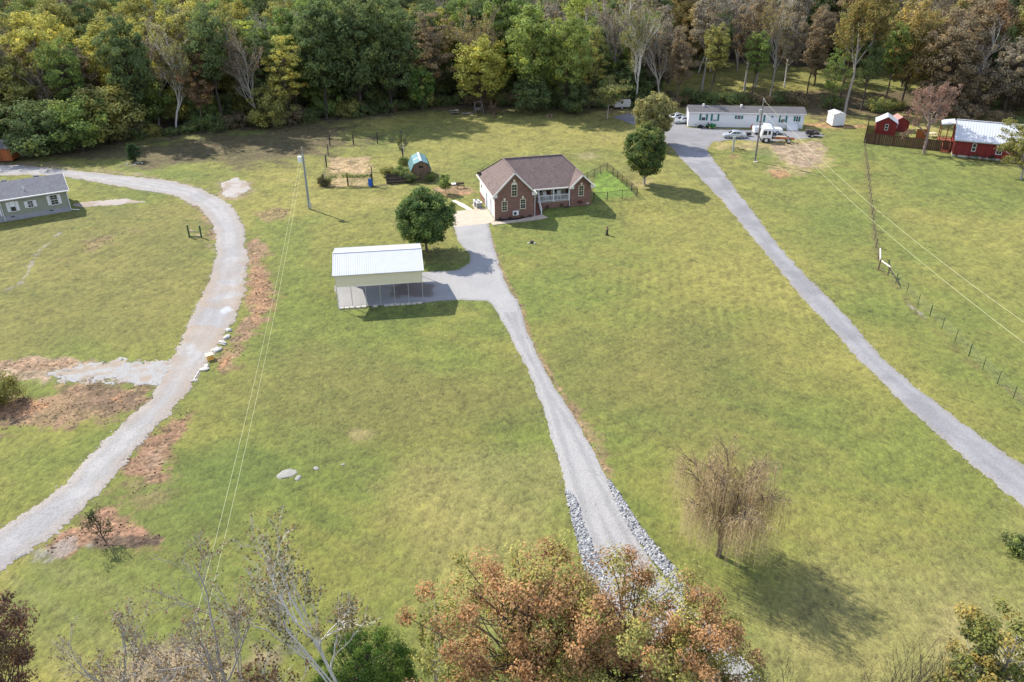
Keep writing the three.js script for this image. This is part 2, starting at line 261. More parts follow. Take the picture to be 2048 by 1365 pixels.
patch(line(S([[118, 466], [70, 510], [55, 545], [40, 568], [0, 588], [-40, 598]]), 0.1), 'stone', 0.2, 0.45, 0.65, 1.6);
patch(line(S([[118, 464], [180, 450], [260, 441], [340, 437], [420, 446]]), 0.12), 'deep', 0.15, 0.3, 0.8, 1);
patch(shape(S([[380, 460], [428, 500], [436, 520], [425, 500], [404, 472]])), 'pale', 0.3, 0.6, 0.7, 1);
// kitchen garden and house
patch(shape(S([[654, 316], [700, 314], [741, 316], [738, 345], [655, 345]])), 'straw', 0.5, 0.9, 0.95, 0.8);
patch(shape(S([[652, 345], [745, 345], [742, 371], [650, 372]])), 'straw', 0.6, 1, 0.75, 0.8);
patch(line(S([[646, 375], [700, 373], [745, 373], [772, 369], [820, 367], [865, 362]]), 0.25), GR.floor, 0.25, 0.5, 0.85, 1.2);
patch(line(S([[660, 292], [707, 291], [755, 288], [803, 284.5]]), 0.15), GR.floor, 0.2, 0.4, 0.7, 1.2);
patch(shape(S([[1190, 352], [1214, 346], [1262, 382], [1268, 398], [1192, 404], [1186, 380]])), 'bright', 0.25, 0.2, 0.95, 0.6);
patch(shape(S([[866, 376], [900, 369], [935, 374], [948, 384], [940, 392], [905, 388], [880, 388]])), 'soil', 0.5, 0.7, 0.85, 0.8);
patch(shape(S([[872, 383], [905, 380], [940, 386], [920, 394], [880, 394]])), 'clay', 0.5, 0.7, 0.5, 0.9);
patch(shape(S([[892, 384], [912, 384], [912, 390], [890, 390]])), 'olive', 0.3, 0.4, 0.7, 0.8);
patch(shape(S([[1266, 366], [1300, 362], [1306, 374], [1282, 382], [1262, 378]])), 'dry', 0.6, 0.9, 0.7, 0.8);
patch(shape(S([[1150, 310], [1190, 306], [1200, 316], [1160, 320]])), 'pale', 1, 1.6, 0.4, 0.6);
patch(shape(S([[835, 505], [870, 503], [920, 500], [938, 512], [900, 530], [850, 525]])), 'olive', 1, 1, 0.5, 0.8);
// right: bare yard by the white home
patch(shape(S([[1424, 286], [1530, 284], [1640, 276], [1652, 300], [1660, 330], [1600, 350], [1530, 352], [1560, 320], [1500, 302], [1440, 296]])), 'dry', 1, 2, 0.9, 0.7);
patch(shape(S([[1540, 292], [1640, 282], [1650, 322], [1610, 335], [1570, 322], [1545, 304]])), 'pale', 0.8, 1.6, 0.85, 0.8);
patch(shape(S([[1540, 340], [1572, 338], [1580, 350], [1560, 356], [1545, 350]])), 'clay', 0.4, 0.7, 0.8, 0.9);
patch(shape(S([[1455, 308], [1475, 305], [1480, 316], [1462, 318]])), 'clay', 0.5, 0.8, 0.55, 0.9);
patch(shape(S([[1490, 300], [1540, 296], [1560, 310], [1520, 318]])), 'deep', 0.5, 1, 0.6, 0.9);
patch(line(S([[1730, 300], [1738, 370], [1746, 440], [1754, 505], [1760, 525]]), 0.3), 'olive', 0.3, 0.5, 0.8, 1);
patch(line(S([[1760, 535], [1830, 620], [1900, 690], [1980, 755], [2060, 810]]), 0.25), 'olive', 0.3, 0.5, 0.7, 1);
patch(line(S([[1818, 608], [1850, 634]]), 0.15), 'stone', 0.2, 0.4, 0.6, 1.3);
// worn margins of the main drive
patch(line(S([[980, 470], [1004, 545], [1042, 612], [1055, 665], [1085, 725], [1150, 830], [1185, 890], [1218, 955]]), 0.22), 'soil', 0.2, 0.35, 0.7, 1.4);
patch(shape(S([[1140, 810], [1180, 850], [1215, 900], [1225, 960], [1190, 900], [1150, 840]])), 'soil', 0.6, 0.9, 0.6, 0.8);
patch(shape(S([[705, 862], [735, 860], [740, 882], [712, 884]])), 'dry', 0.5, 0.8, 0.75, 1);
patch(shape(S([[1860, 1230], [2048, 1240], [2048, 1300], [1900, 1290]])), 'dry', 1.5, 2, 0.5, 0.4);
patch(shape(S([[260, 1300], [420, 1290], [480, 1330], [440, 1420], [240, 1420]])), 'pale', 0.8, 1.4, 0.75, 0.7);
patch(shape(S([[490, 1290], [560, 1290], [570, 1330], [500, 1330]])), 'pale', 0.5, 0.8, 0.6, 0.9);

function groundColor(x, z, fine) {
  const far = sstep(70, 140, -z);
  const a = fbm(x * 0.035 + 3, z * 0.035 + 9, 3), b = fbm(x * 0.16 + 31, z * 0.16, 3), m = vn((x * 0.5 - z * 0.87) * 1.1 + b, (x * 0.87 + z * 0.5) * 0.09);
  let t = (a - 0.5) * 1.6 + (b - 0.5) * 0.9 + (m - 0.5) * 0.32 + 0.48 + far * 0.14;
  let c; const L = GR.lush, Y = GR.yel, D = GR.dry, Q = GR.mid;
  const mix = (p, q, k) => [p[0] + (q[0] - p[0]) * k, p[1] + (q[1] - p[1]) * k, p[2] + (q[2] - p[2]) * k];
  t = clamp(t, 0, 1.25);
  c = t < 0.5 ? mix(L, Q, t * 2) : t < 1 ? mix(Q, Y, t * 2 - 1) : mix(Y, D, Math.min(1, (t - 1) * 2.2));
  const w1 = fbm(x * 0.9 + 71, z * 0.9 + 13, 3), w2 = vn(x * 3.1 + 5, z * 3.1 + 8);
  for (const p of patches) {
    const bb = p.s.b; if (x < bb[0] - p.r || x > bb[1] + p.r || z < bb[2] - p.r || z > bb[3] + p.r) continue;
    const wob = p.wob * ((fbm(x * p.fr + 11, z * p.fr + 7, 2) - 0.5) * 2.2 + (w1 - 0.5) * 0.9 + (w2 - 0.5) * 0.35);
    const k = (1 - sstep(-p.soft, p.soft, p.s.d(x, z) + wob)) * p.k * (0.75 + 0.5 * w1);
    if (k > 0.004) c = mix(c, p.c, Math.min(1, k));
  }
  const w3 = vn(x * 7.3 + 1, z * 4.1 + 3), st = vn((x * 0.62 + z * 0.78) * 2.4, (z * 0.62 - x * 0.78) * 0.35);
  const q1 = far > 0.75 ? 4 : -z > 75 ? 2 : 1, wx = x + 0.35 * (w2 - 0.5) + 0.1 * z, wz = z + 0.5 * (w3 - 0.5) - 0.1 * x;
  const h1 = TAB[(Math.imul(Math.floor(wx / (0.13 * q1)), 25717) + Math.imul(Math.floor(wz / (0.2 * q1)), 40503)) & 65535] - 0.5, h2 = TAB[(Math.imul(Math.floor((wx * 0.8 + wz * 0.6) / (0.3 * q1)), 31337) + Math.imul(Math.floor((wz * 0.8 - wx * 0.6) / (0.42 * q1)), 50021)) & 65535] - 0.5;
  const mow = Math.sin((x + 0.17 * z + 0.25 * w1) * 5.3 + 2.2 * a + 1.5 * b) * 0.08 * (1 - far) * sstep(0.42, 0.66, vn(x * 0.05 + 9, z * 0.05 + 4)) * (0.4 + w1);
  const bare = sstep(1.1, 1.45, c[0] / c[1]), cl = vn(x * 5.1 + z * 1.7, z * 6.3);
  const g = 0.43 + mow + 0.32 * h1 + 0.26 * h2 + 0.34 * w1 + 0.24 * w2 + 0.28 * w3 + 0.16 * st + 0.36 * fine + 0.12 * (b - 0.5) + bare * (0.9 * (cl - 0.5) * (0.4 + w2) + 0.5 * (w1 - 0.5));
  return [c[0] * g, c[1] * g, c[2] * g];
}
const STRIPS = [{ x: 60, z0: -12, z1: -58, rows: 1000, step: 1.25 }, { x: 85, z0: -58, z1: -110, rows: 620, step: 1.25 }, { x: 200, z0: -110, z1: -260, rows: 428, step: 2.5 }];
{
  const W = 2048, data = new Uint8Array(W * 2048 * 4), rr = rng(99); let row0 = 0;
  const pos = [], uv = [], uv1 = [], idx = [];
  for (const s of STRIPS) {
    for (let j = 0; j < s.rows; j++) for (let i = 0; i < W; i++) {
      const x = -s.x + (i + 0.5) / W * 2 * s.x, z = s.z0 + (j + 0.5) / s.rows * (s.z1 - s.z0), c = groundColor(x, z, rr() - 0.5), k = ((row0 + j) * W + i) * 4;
      for (let q = 0; q < 3; q++) data[k + q] = 255 * (1.055 * Math.pow(clamp(c[q], 0.0001, 1), 1 / 2.4) - 0.055);
      data[k + 3] = 255;
    }
    const nx = Math.round(2 * s.x / s.step), nz = Math.round((s.z0 - s.z1) / s.step), base = pos.length / 3;
    for (let j = 0; j <= nz; j++) for (let i = 0; i <= nx; i++) {
      const x = -s.x + i / nx * 2 * s.x, z = s.z0 + j / nz * (s.z1 - s.z0);
      pos.push(x, T(x, z), z); uv.push(i / nx, (row0 + 0.6 + j / nz * (s.rows - 1.2)) / 2048); uv1.push(x / 5, z / 5);
      if (i < nx && j < nz) { const a = base + j * (nx + 1) + i, b = a + nx + 1; idx.push(a, a + 1, b, b, a + 1, b + 1); }
    }
    row0 += s.rows;
  }
  const t = new THREE.DataTexture(data, W, 2048); t.colorSpace = THREE.SRGBColorSpace; t.magFilter = THREE.LinearFilter; t.minFilter = THREE.LinearFilter; t.needsUpdate = true;
  const bump = tex(512, 512, (u, v) => 0.15 * tn(u, v, 14, 1) + 0.4 * tn(u, v, 60, 5) + 0.45 * tn(u, v, 160, 8), { color: false }); bump.channel = 1;
  const g = new THREE.BufferGeometry(); g.setAttribute('position', new THREE.Float32BufferAttribute(pos, 3)); g.setAttribute('uv', new THREE.Float32BufferAttribute(uv, 2)); g.setAttribute('uv1', new THREE.Float32BufferAttribute(uv1, 2)); g.setIndex(idx); g.computeVertexNormals();
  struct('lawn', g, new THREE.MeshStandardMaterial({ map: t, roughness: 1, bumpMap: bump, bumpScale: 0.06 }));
}
// the country beyond: woodland floor rising to the hills
{
  const pos = [], uv = [], idx = [], n = 150, R = 1500;
  for (let j = 0; j <= n; j++) for (let i = 0; i <= n; i++) {
    const f = (k) => { const q = k / n * 2 - 1; return Math.sign(q) * R * Math.pow(Math.abs(q), 1.7); };
    const x = f(i), z = f(j) - 130, inside = z < -10 && z > -262 && Math.abs(x) < 202;
    pos.push(x, T(x, z) - (inside ? 0.35 : 0.02), z); uv.push(x / 9, z / 9);
    if (i < n && j < n) { const a = j * (n + 1) + i, b = a + n + 1; idx.push(a, b, a + 1, b, b + 1, a + 1); }
  }
  const g = new THREE.BufferGeometry(); g.setAttribute('position', new THREE.Float32BufferAttribute(pos, 3)); g.setAttribute('uv', new THREE.Float32BufferAttribute(uv, 2)); g.setIndex(idx); g.computeVertexNormals();
  struct('terrain', g, std(V3(0.042, 0.034, 0.019), 1, { map: tex(256, 256, (u, v) => 0.7 + 0.3 * tn(u, v, 9, 2) + 0.2 * tn(u, v, 60, 4)) }));
}
// ---------------------------------------------------------------- gravel: ragged sheets cut from a grid
function sheet(s, cell, wob, fr, lift, tint) {
  const [x0, x1, z0, z1] = s.b, nx = Math.ceil((x1 - x0 + 2) / cell), nz = Math.ceil((z1 - z0 + 2) / cell), D = new Float32Array((nx + 1) * (nz + 1));
  const px = (i) => x0 - 1 + i * cell, pz = (j) => z0 - 1 + j * cell;
  for (let j = 0; j <= nz; j++) for (let i = 0; i <= nx; i++) { const x = px(i), z = pz(j); D[j * (nx + 1) + i] = s.d(x, z) + wob * ((fbm(x * fr, z * fr, 3) - 0.5) * 2 + (TAB[(i * 7919 + j * 104729) & 65535] - 0.5) * 0.9); }
  const pos = [], uv = [], col = [];
  const put = (q) => { const d = Math.min(q[2], 0); pos.push(q[0], T(q[0], q[1]) + lift + Math.min(0.05, -d * 0.12), q[1]); uv.push(q[0] / 11, q[1] / 11); const c = tint(q[0], q[1], d); col.push(c[0], c[1], c[2]); };
  for (let j = 0; j < nz; j++) for (let i = 0; i < nx; i++) {
    const c = [[i, j], [i, j + 1], [i + 1, j + 1], [i + 1, j]].map(([a, b]) => [px(a), pz(b), D[b * (nx + 1) + a]]); if (c.every((q) => q[2] >= 0)) continue;
    const o = []; for (let k = 0; k < 4; k++) { const a = c[k], b = c[(k + 1) % 4]; if (a[2] < 0) o.push(a); if ((a[2] < 0) !== (b[2] < 0)) { const t = a[2] / (a[2] - b[2]); o.push([lerp(a[0], b[0], t), lerp(a[1], b[1], t), 0]); } }
    for (let k = 1; k < o.length - 1; k++) { put(o[0]); put(o[k]); put(o[k + 1]); }
  }
  const g = new THREE.BufferGeometry(); g.setAttribute('position', new THREE.Float32BufferAttribute(pos, 3)); g.setAttribute('uv', new THREE.Float32BufferAttribute(uv, 2)); g.setAttribute('color', new THREE.Float32BufferAttribute(col, 3)); g.computeVertexNormals(); return g;
}
const gravelTex = tex(1024, 1024, (u, v, i, j) => { const s = TAB[((i >> 1) * 613 + (j >> 1) * 2917) & 65535], n = tn(u, v, 60, 3); const s2 = TAB[((i >> 2) * 271 + (j >> 2) * 1753) & 65535]; return 0.54 + 0.20 * s + 0.19 * s2 + 0.20 * tn(u, v, 130, 3) + 0.16 * tn(u, v, 8, 5) - (s2 < 0.03 ? 0.3 : 0); });
const gravelBump = tex(512, 512, (u, v, i, j) => 0.6 * TAB[(i * 613 + j * 2917) & 65535] + 0.4 * tn(u, v, 60, 3), { color: false });
const gravelMat = new THREE.MeshStandardMaterial({ vertexColors: true, map: gravelTex, bumpMap: gravelBump, bumpScale: 0.06, roughness: 1 });
const mixc = (a, b, k) => [lerp(a[0], b[0], k), lerp(a[1], b[1], k), lerp(a[2], b[2], k)];
const GV = { pale: [0.345, 0.335, 0.33], grey: [0.30, 0.297, 0.30], blue: [0.215, 0.213, 0.225], dirt: [0.31, 0.255, 0.205] };
struct('gravel_road', sheet(leftDrive, 0.16, 0.42, 1.1, 0.016, (x, z, d) => {
  const n = fbm(x * 0.3, z * 0.3, 3), e = sstep(-1.2, -0.1, d + (n - 0.5) * 0.8), [bx, bz] = spot(450, 640), near = Math.hypot((x - bx) * 1.2, (z - bz) * 0.6);
  let c = mixc(GV.pale, GV.grey, sstep(0.4, 0.6, n)); const trk = Math.abs(Math.abs(d + 1.5) - 0.6); c = mixc(c, [0.25, 0.235, 0.225], 0.45 * sstep(0.4, 0.12, trk)); c = mixc(c, GV.dirt, clamp(e * 0.6 + 0.65 * sstep(14, 2, near) * sstep(0.38, 0.6, fbm(x * 0.5 + 9, z * 0.5, 2)))); c = mixc(c, GV.blue, 0.5 * sstep(-44, -36, z));
  const [wx, wz] = spot(452, 622); return mixc(c, [0.42, 0.44, 0.47], sstep(1, 0.4, Math.hypot((x - wx) / 0.8, (z - wz) / 1.6) + (fbm(x * 1.7, z * 1.7, 2) - 0.5) * 0.9));
}), gravelMat);
struct('gravel_road', sheet(leftSpur, 0.2, 1.1, 0.8, 0.010, (x, z, d) => mixc([0.33, 0.325, 0.32], GV.dirt, sstep(0.42, 0.62, fbm(x * 1.1 + 3, z * 1.9, 4)))), gravelMat);
struct('gravel_patch', sheet(leftApron, 0.25, 0.6, 0.8, 0.010, (x, z, d) => mixc([0.37, 0.345, 0.325], GV.dirt, sstep(0.48, 0.68, fbm(x * 0.7 + 3, z * 0.7, 3)))), gravelMat);
struct('gravel_patch', sheet(leftEnd, 0.25, 0.5, 0.8, 0.010, (x, z, d) => mixc([0.37, 0.325, 0.295], GV.dirt, sstep(0.4, 0.6, fbm(x * 0.7 + 23, z * 0.7, 3)))), gravelMat);
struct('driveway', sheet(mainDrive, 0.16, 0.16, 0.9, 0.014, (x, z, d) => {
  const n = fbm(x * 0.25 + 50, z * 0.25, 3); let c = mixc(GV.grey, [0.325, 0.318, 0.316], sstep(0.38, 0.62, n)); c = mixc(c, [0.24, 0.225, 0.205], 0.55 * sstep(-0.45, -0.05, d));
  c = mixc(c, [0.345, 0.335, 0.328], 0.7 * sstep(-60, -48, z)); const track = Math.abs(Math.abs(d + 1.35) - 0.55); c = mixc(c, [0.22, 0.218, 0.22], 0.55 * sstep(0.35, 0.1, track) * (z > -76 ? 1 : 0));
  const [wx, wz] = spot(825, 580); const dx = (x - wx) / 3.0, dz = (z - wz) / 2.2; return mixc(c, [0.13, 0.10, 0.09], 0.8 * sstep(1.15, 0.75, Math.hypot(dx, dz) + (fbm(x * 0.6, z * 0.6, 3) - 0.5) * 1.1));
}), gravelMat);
struct('gravel_road', sheet(rightDrive, 0.2, 0.3, 0.9, 0.014, (x, z, d) => {
  const n = fbm(x * 0.35 + 80, z * 0.35, 3), c = mixc(GV.blue, [0.27, 0.267, 0.28], sstep(0.4, 0.62, n)); const e = mixc(c, [0.26, 0.235, 0.19], 0.5 * sstep(-0.6, -0.05, d)); return mixc(e, [0.185, 0.183, 0.195], 0.5 * sstep(-135, -148, z) + 0.35 * sstep(0.5, 0.2, Math.abs(d + 1.3)) * (z > -130 ? 1 : 0));
}), gravelMat);
// ---------------------------------------------------------------- leaves, branches, trees
const leafMat = new THREE.MeshPhysicalMaterial({ vertexColors: true, roughness: 1, specularIntensity: 0.25, transmission: 0.42, thickness: 0, side: THREE.DoubleSide });
const leafTints = new Map();
function leafTint(r, g, b) { const k = [r, g, b].join(); if (!leafTints.has(k)) { const m = leafMat.clone(); m.color = V3(r * 1.18, g * 1.18, b * 1.12); leafTints.set(k, m); } return leafTints.get(k); }
const bark = { brown: std(V3(0.11, 0.085, 0.062), 1), grey: std(V3(0.36, 0.335, 0.30), 1), pale: std(V3(0.62, 0.59, 0.53), 0.95), dark: std(V3(0.06, 0.048, 0.038), 1), tan: std(V3(0.24, 0.165, 0.09), 1), rosy: std(V3(0.27, 0.165, 0.13), 1) };
class Leaves {
  constructor() { this.p = []; this.c = []; this.n = 0; }
  leaf(x, y, z, s, d, col, r, narrow = 0.62) {
    let nx = d.x + (r() - 0.5) * 1.7, ny = d.y + (r() - 0.5) * 1.7 + 0.25, nz = d.z + (r() - 0.5) * 1.7; let l = Math.hypot(nx, ny, nz) || 1; nx /= l; ny /= l; nz /= l;
    let ax = r() - 0.5, ay = r() - 0.6, az = r() - 0.5; const q = ax * nx + ay * ny + az * nz; ax -= q * nx; ay -= q * ny; az -= q * nz; l = Math.hypot(ax, ay, az) || 1; s *= 0.7 + 0.6 * r(); ax *= s / 2 / l; ay *= s / 2 / l; az *= s / 2 / l;
    const bx = (ny * az - nz * ay) * narrow, by = (nz * ax - nx * az) * narrow, bz = (nx * ay - ny * ax) * narrow, e = s * 0.1;
    const p = this.p; p.push(x - ax, y - ay, z - az, x + bx + nx * e, y + by + ny * e, z + bz + nz * e, x + ax, y + ay, z + az, x - bx + nx * e, y - by + ny * e, z - bz + nz * e);
    const k = 0.72 + 0.56 * r(), h = (r() - 0.5) * 0.22; for (let i = 0; i < 4; i++) this.c.push(col[0] * k * (1 + h), col[1] * k, col[2] * k * (1 - h)); this.n++;
  }
  geo() {
    const g = new THREE.BufferGeometry(), idx = new Uint32Array(this.n * 6); for (let i = 0; i < this.n; i++) idx.set([4 * i, 4 * i + 1, 4 * i + 2, 4 * i, 4 * i + 2, 4 * i + 3], 6 * i);
    g.setAttribute('position', new THREE.Float32BufferAttribute(this.p, 3)); g.setAttribute('color', new THREE.Float32BufferAttribute(this.c, 3)); g.setIndex(new THREE.BufferAttribute(idx, 1)); return g;
  }
}
class Wood {
  constructor() { this.p = []; this.i = []; }
  limb(pts, r0, r1, n = 5) {                                               // tapered tube through points
    const base = this.p.length / 3, m = pts.length;
    for (let k = 0; k < m; k++) {
      const a = pts[Math.max(0, k - 1)], b = pts[Math.min(m - 1, k + 1)], d = b.clone().sub(a).normalize(), s = Math.abs(d.y) > 0.9 ? V(1, 0, 0) : V(0, 1, 0), u = d.clone().cross(s).normalize(), v = d.clone().cross(u), r = lerp(r0, r1, k / (m - 1));
      for (let j = 0; j < n; j++) { const t = j / n * 6.2832; this.p.push(pts[k].x + (u.x * Math.cos(t) + v.x * Math.sin(t)) * r, pts[k].y + (u.y * Math.cos(t) + v.y * Math.sin(t)) * r, pts[k].z + (u.z * Math.cos(t) + v.z * Math.sin(t)) * r); }
      if (k) for (let j = 0; j < n; j++) { const q = (j + 1) % n, A = base + (k - 1) * n, B = base + k * n; this.i.push(A + j, A + q, B + j, B + j, A + q, B + q); }
    }
  }
  geo() { const g = new THREE.BufferGeometry(); g.setAttribute('position', new THREE.Float32BufferAttribute(this.p, 3)); g.setIndex(this.i); g.computeVertexNormals(); return g; }
}
const randDir = (r) => { const z = r() * 2 - 1, t = r() * 6.2832, s = Math.sqrt(1 - z * z); return V(s * Math.cos(t), z, s * Math.sin(t)); };
function bent(a, b, r, w, n = 4) { const L = a.distanceTo(b), o = []; for (let i = 0; i <= n; i++) { const t = i / n, q = a.clone().lerp(b, t); if (i && i < n) q.add(V((r() - 0.5), (r() - 0.3), (r() - 0.5)).multiplyScalar(L * w)); o.push(q); } return o; }
// a leafy tree: trunk, limbs that reach leaf clumps set through an uneven crown
function leafy({ seed, h, r, base, clumps, leaves, size, col, col2, k2 = 0.2, shell = 0.55, lump = 0.35, squash = 0.72, trunkR, sides = 6, skew = 0, cr = 0.3, top = 1, narrow }) {
  const R = rng(seed), w = new Wood(), l = new Leaves(), o1 = R() * 90, tr = trunkR ?? h * 0.013; col2 ??= col;
  const cy = (h + base) / 2, ry = (h - base) / 2; const lean = V((R() - 0.5) * h * 0.06 + skew, 0, (R() - 0.5) * h * 0.06);
  const axis = (y) => V(lean.x * y / h + Math.sin(y * 0.4 + o1) * 0.12, y, lean.z * y / h + Math.cos(y * 0.33 + o1) * 0.12);
  const tp = []; for (let k = 0; k <= 6; k++) tp.push(axis(-0.4 + (h * 0.86 + 0.4) * k / 6)); w.limb(tp, tr, tr * 0.25, sides + 2);
  for (let c = 0; c < clumps; c++) {
    const d = randDir(R); const t = Math.pow(R(), shell * 0.6), lm = 1 - lump + 2 * lump * fbm(d.x * 1.5 + o1, d.z * 1.5 + d.y * 1.9 + o1, 2) * 1.0;
    const q = axis(cy).add(V(d.x * r * t * lm, d.y * ry * t * (0.85 + 0.15 * lm), d.z * r * t * lm)); const hy = (q.y - base) / (h - base); if (hy < 0.02) continue;
    const narrowTop = top < 1 ? lerp(1, top, clamp(hy)) : 1; q.x *= narrowTop; q.z *= narrowTop;
    const ay = clamp(q.y - Math.hypot(q.x, q.z) * 0.75 - R() * 0.8, base * 0.75, h * 0.84); if (R() < 0.75) w.limb(bent(axis(ay), q, R, 0.09, 3), tr * 0.34 * (1 - ay / h * 0.6), 0.02, 4);
    const rad = r * cr * (0.65 + 0.7 * R()), tone = R() < k2 ? col2 : col, tk = 0.78 + 0.44 * R(); const cc = [tone[0] * tk, tone[1] * tk, tone[2] * tk], n = Math.round(leaves / clumps * (0.6 + 0.8 * R()));
    for (let i = 0; i < n; i++) { const e = randDir(R), s = Math.pow(R(), 0.42) * rad; l.leaf(q.x + e.x * s, q.y + e.y * s * squash, q.z + e.z * s, size, V(e.x + d.x * 0.6, e.y + 0.2 + d.y * 0.5, e.z + d.z * 0.6), cc, R, narrow); }
  }
  return { wood: w.geo(), leaves: l.geo() };
}
// a bare or thin tree grown branch by branch
function branchy({ seed, h, trunkR, spread = 0.55, levels = 5, split = 3, leafN = 0, leafSize = 0.1, col = [0.2, 0.12, 0.05], col2, k2 = 0.3, forkAt = 0.3, up = 0.25, leafLevel = 2, droop = 0, kids = [3, 4, 4, 4, 3], leafSpread = 0.25, minR = 0.008 }) {
  const R = rng(seed), w = new Wood(), l = new Leaves(); col2 ??= col;
  const grow = (p, d, len, rad, lev) => {
    const n = lev < 2 ? 6 : lev < 4 ? 4 : 2, pts = [p.clone()]; let q = p.clone(), e = d.clone(); const step = len / n;
    for (let i = 0; i < n; i++) { e.add(V((R() - 0.5) * 0.34, (R() - 0.5) * 0.2 + up * 0.16 - droop * lev * 0.05, (R() - 0.5) * 0.34)).normalize(); q = q.clone().addScaledVector(e, step); pts.push(q); }
    w.limb(pts, rad, lev >= levels ? rad * 0.35 : rad * 0.5, lev < 1 ? 9 : lev < 3 ? 5 : 3);
    if (leafN && lev >= leafLevel) { const m = leafN * (0.4 + 1.2 * R()); for (let i = 0; i < m; i++) { const a = pts[1 + Math.floor(R() * (pts.length - 1))], o = randDir(R), s = R() * leafSpread, c = R() < k2 ? col2 : col; l.leaf(a.x + o.x * s, a.y + o.y * s, a.z + o.z * s, leafSize, o, c, R); } }
    if (lev >= levels) return;
    const nk = kids[lev] ?? 3;
    for (let k = 0; k < nk; k++) { const t = lev === 0 ? lerp(forkAt, 1, (k + R() * 0.6) / nk) : lerp(0.25, 1, (k + R()) / nk), i = Math.min(n - 1, Math.floor(t * n)), b = pts[i].clone().lerp(pts[i + 1], t * n - i), dir = e.clone().lerp(pts[i + 1].clone().sub(pts[i]).normalize(), 0.5), side = randDir(R); side.addScaledVector(dir, -side.dot(dir)).normalize(); const ang = spread * (0.7 + 0.6 * R()); grow(b, dir.multiplyScalar(Math.cos(ang)).addScaledVector(side, Math.sin(ang)).normalize(), len * (lev === 0 ? 0.62 : 0.58) * (0.75 + 0.5 * R()) * (1 - 0.25 * t), Math.max(minR, rad * (lev === 0 ? 0.48 : 0.5)), lev + 1); }
  };
  grow(V(0, -0.3, 0), V((R() - 0.5) * 0.1, 1, (R() - 0.5) * 0.1), h * 0.62, trunkR ?? h * 0.014, 0);
  return { wood: w.geo(), leaves: l.n ? l.geo() : null };
}
function plant(name, label, category, t, barkM, leafM, pos, turn = 0, scale = 1, group) {
  const o = thing(name, label, category, pos, turn, group); part(o, 'trunk', t.wood, barkM); if (t.leaves) part(o, 'crown', t.leaves, leafM); typeof scale === 'number' ? o.scale.setScalar(scale) : o.scale.set(...scale); return o;
}
// ---------------------------------------------------------------- windows, doors and other repeated pieces of buildings (local: x along the wall, z out of the wall)
const at = (g, m) => g.clone().applyMatrix4(m);
function windowOn(parent, M4, w, h, { frame = M.cream, cols = 2, rows = 2, glass = M.glass, fw = 0.07, sash = true, name = 'window', keystone = 0, arch = false, shutters = null, blind = 0 } = {}) {
  const f = mb(), d = 0.05;
  f.box(-w / 2 - fw, -w / 2, 0, h, 0, d).box(w / 2, w / 2 + fw, 0, h, 0, d).box(-w / 2 - fw, w / 2 + fw, -fw, 0, 0, d + 0.03).box(-w / 2 - fw, w / 2 + fw, h, h + fw, 0, d + 0.01);
  const win = part(parent, name, at(f.geo(), M4), frame);
  const pane = mb().box(-w / 2, w / 2, 0, h, 0.004, 0.014); part(win, 'pane', at(pane.geo(), M4), glass);
  const mu = mb(); for (let i = 1; i < cols; i++) mu.box(-w / 2 + w * i / cols - 0.012, -w / 2 + w * i / cols + 0.012, 0, h, 0.016, 0.032);
  for (let j = 1; j < rows; j++) { const t = sash && j * 2 === rows ? 0.03 : 0.012; mu.box(-w / 2, w / 2, h * j / rows - t, h * j / rows + t, 0.016, 0.036); }
  if (cols > 1 || rows > 1) part(win, 'muntins', at(mu.geo(), M4), frame);
  if (blind) part(win, 'blind', at(mb().box(-w / 2 + 0.01, w / 2 - 0.01, h * (1 - blind), h - 0.01, 0.0145, 0.0155).geo(), M4), M.white);
  if (arch) { const a = mb(), p = []; for (let i = 0; i <= 8; i++) { const t = Math.PI * i / 8; p.push(V(Math.cos(t) * (w / 2 + fw), h + fw + 0.012 + Math.sin(t) * w * 0.42, 0.05)); } a.slab(p, V(0, 0, -0.048)); part(win, 'arch', at(a.geo(), M4), frame); }
  if (keystone) part(win, 'keystone', at(mb().slab([V(-0.1, keystone, 0.075), V(0.1, keystone, 0.075), V(0.15, keystone + 0.32, 0.075), V(-0.15, keystone + 0.32, 0.075)], V(0, 0, -0.074)).geo(), M4), frame);
  if (shutters) for (const s of [-1, 1]) { const x = s * (w / 2 + fw + 0.2), b = mb().box(x - 0.17, x + 0.17, -0.03, h + 0.03, 0.002, 0.035); for (let k = 0; k < 8; k++) b.box(x - 0.13, x + 0.13, 0.05 + k * (h - 0.1) / 8, 0.05 + (k + 0.6) * (h - 0.1) / 8, 0.036, 0.046); part(win, 'shutter', at(b.geo(), M4), shutters); }
  return win;
}
const wallFront = (x, y, z) => new THREE.Matrix4().makeTranslation(x, y, z);
const wallTurn = (x, y, z, a) => new THREE.Matrix4().makeRotationY(a).setPosition(x, y, z);

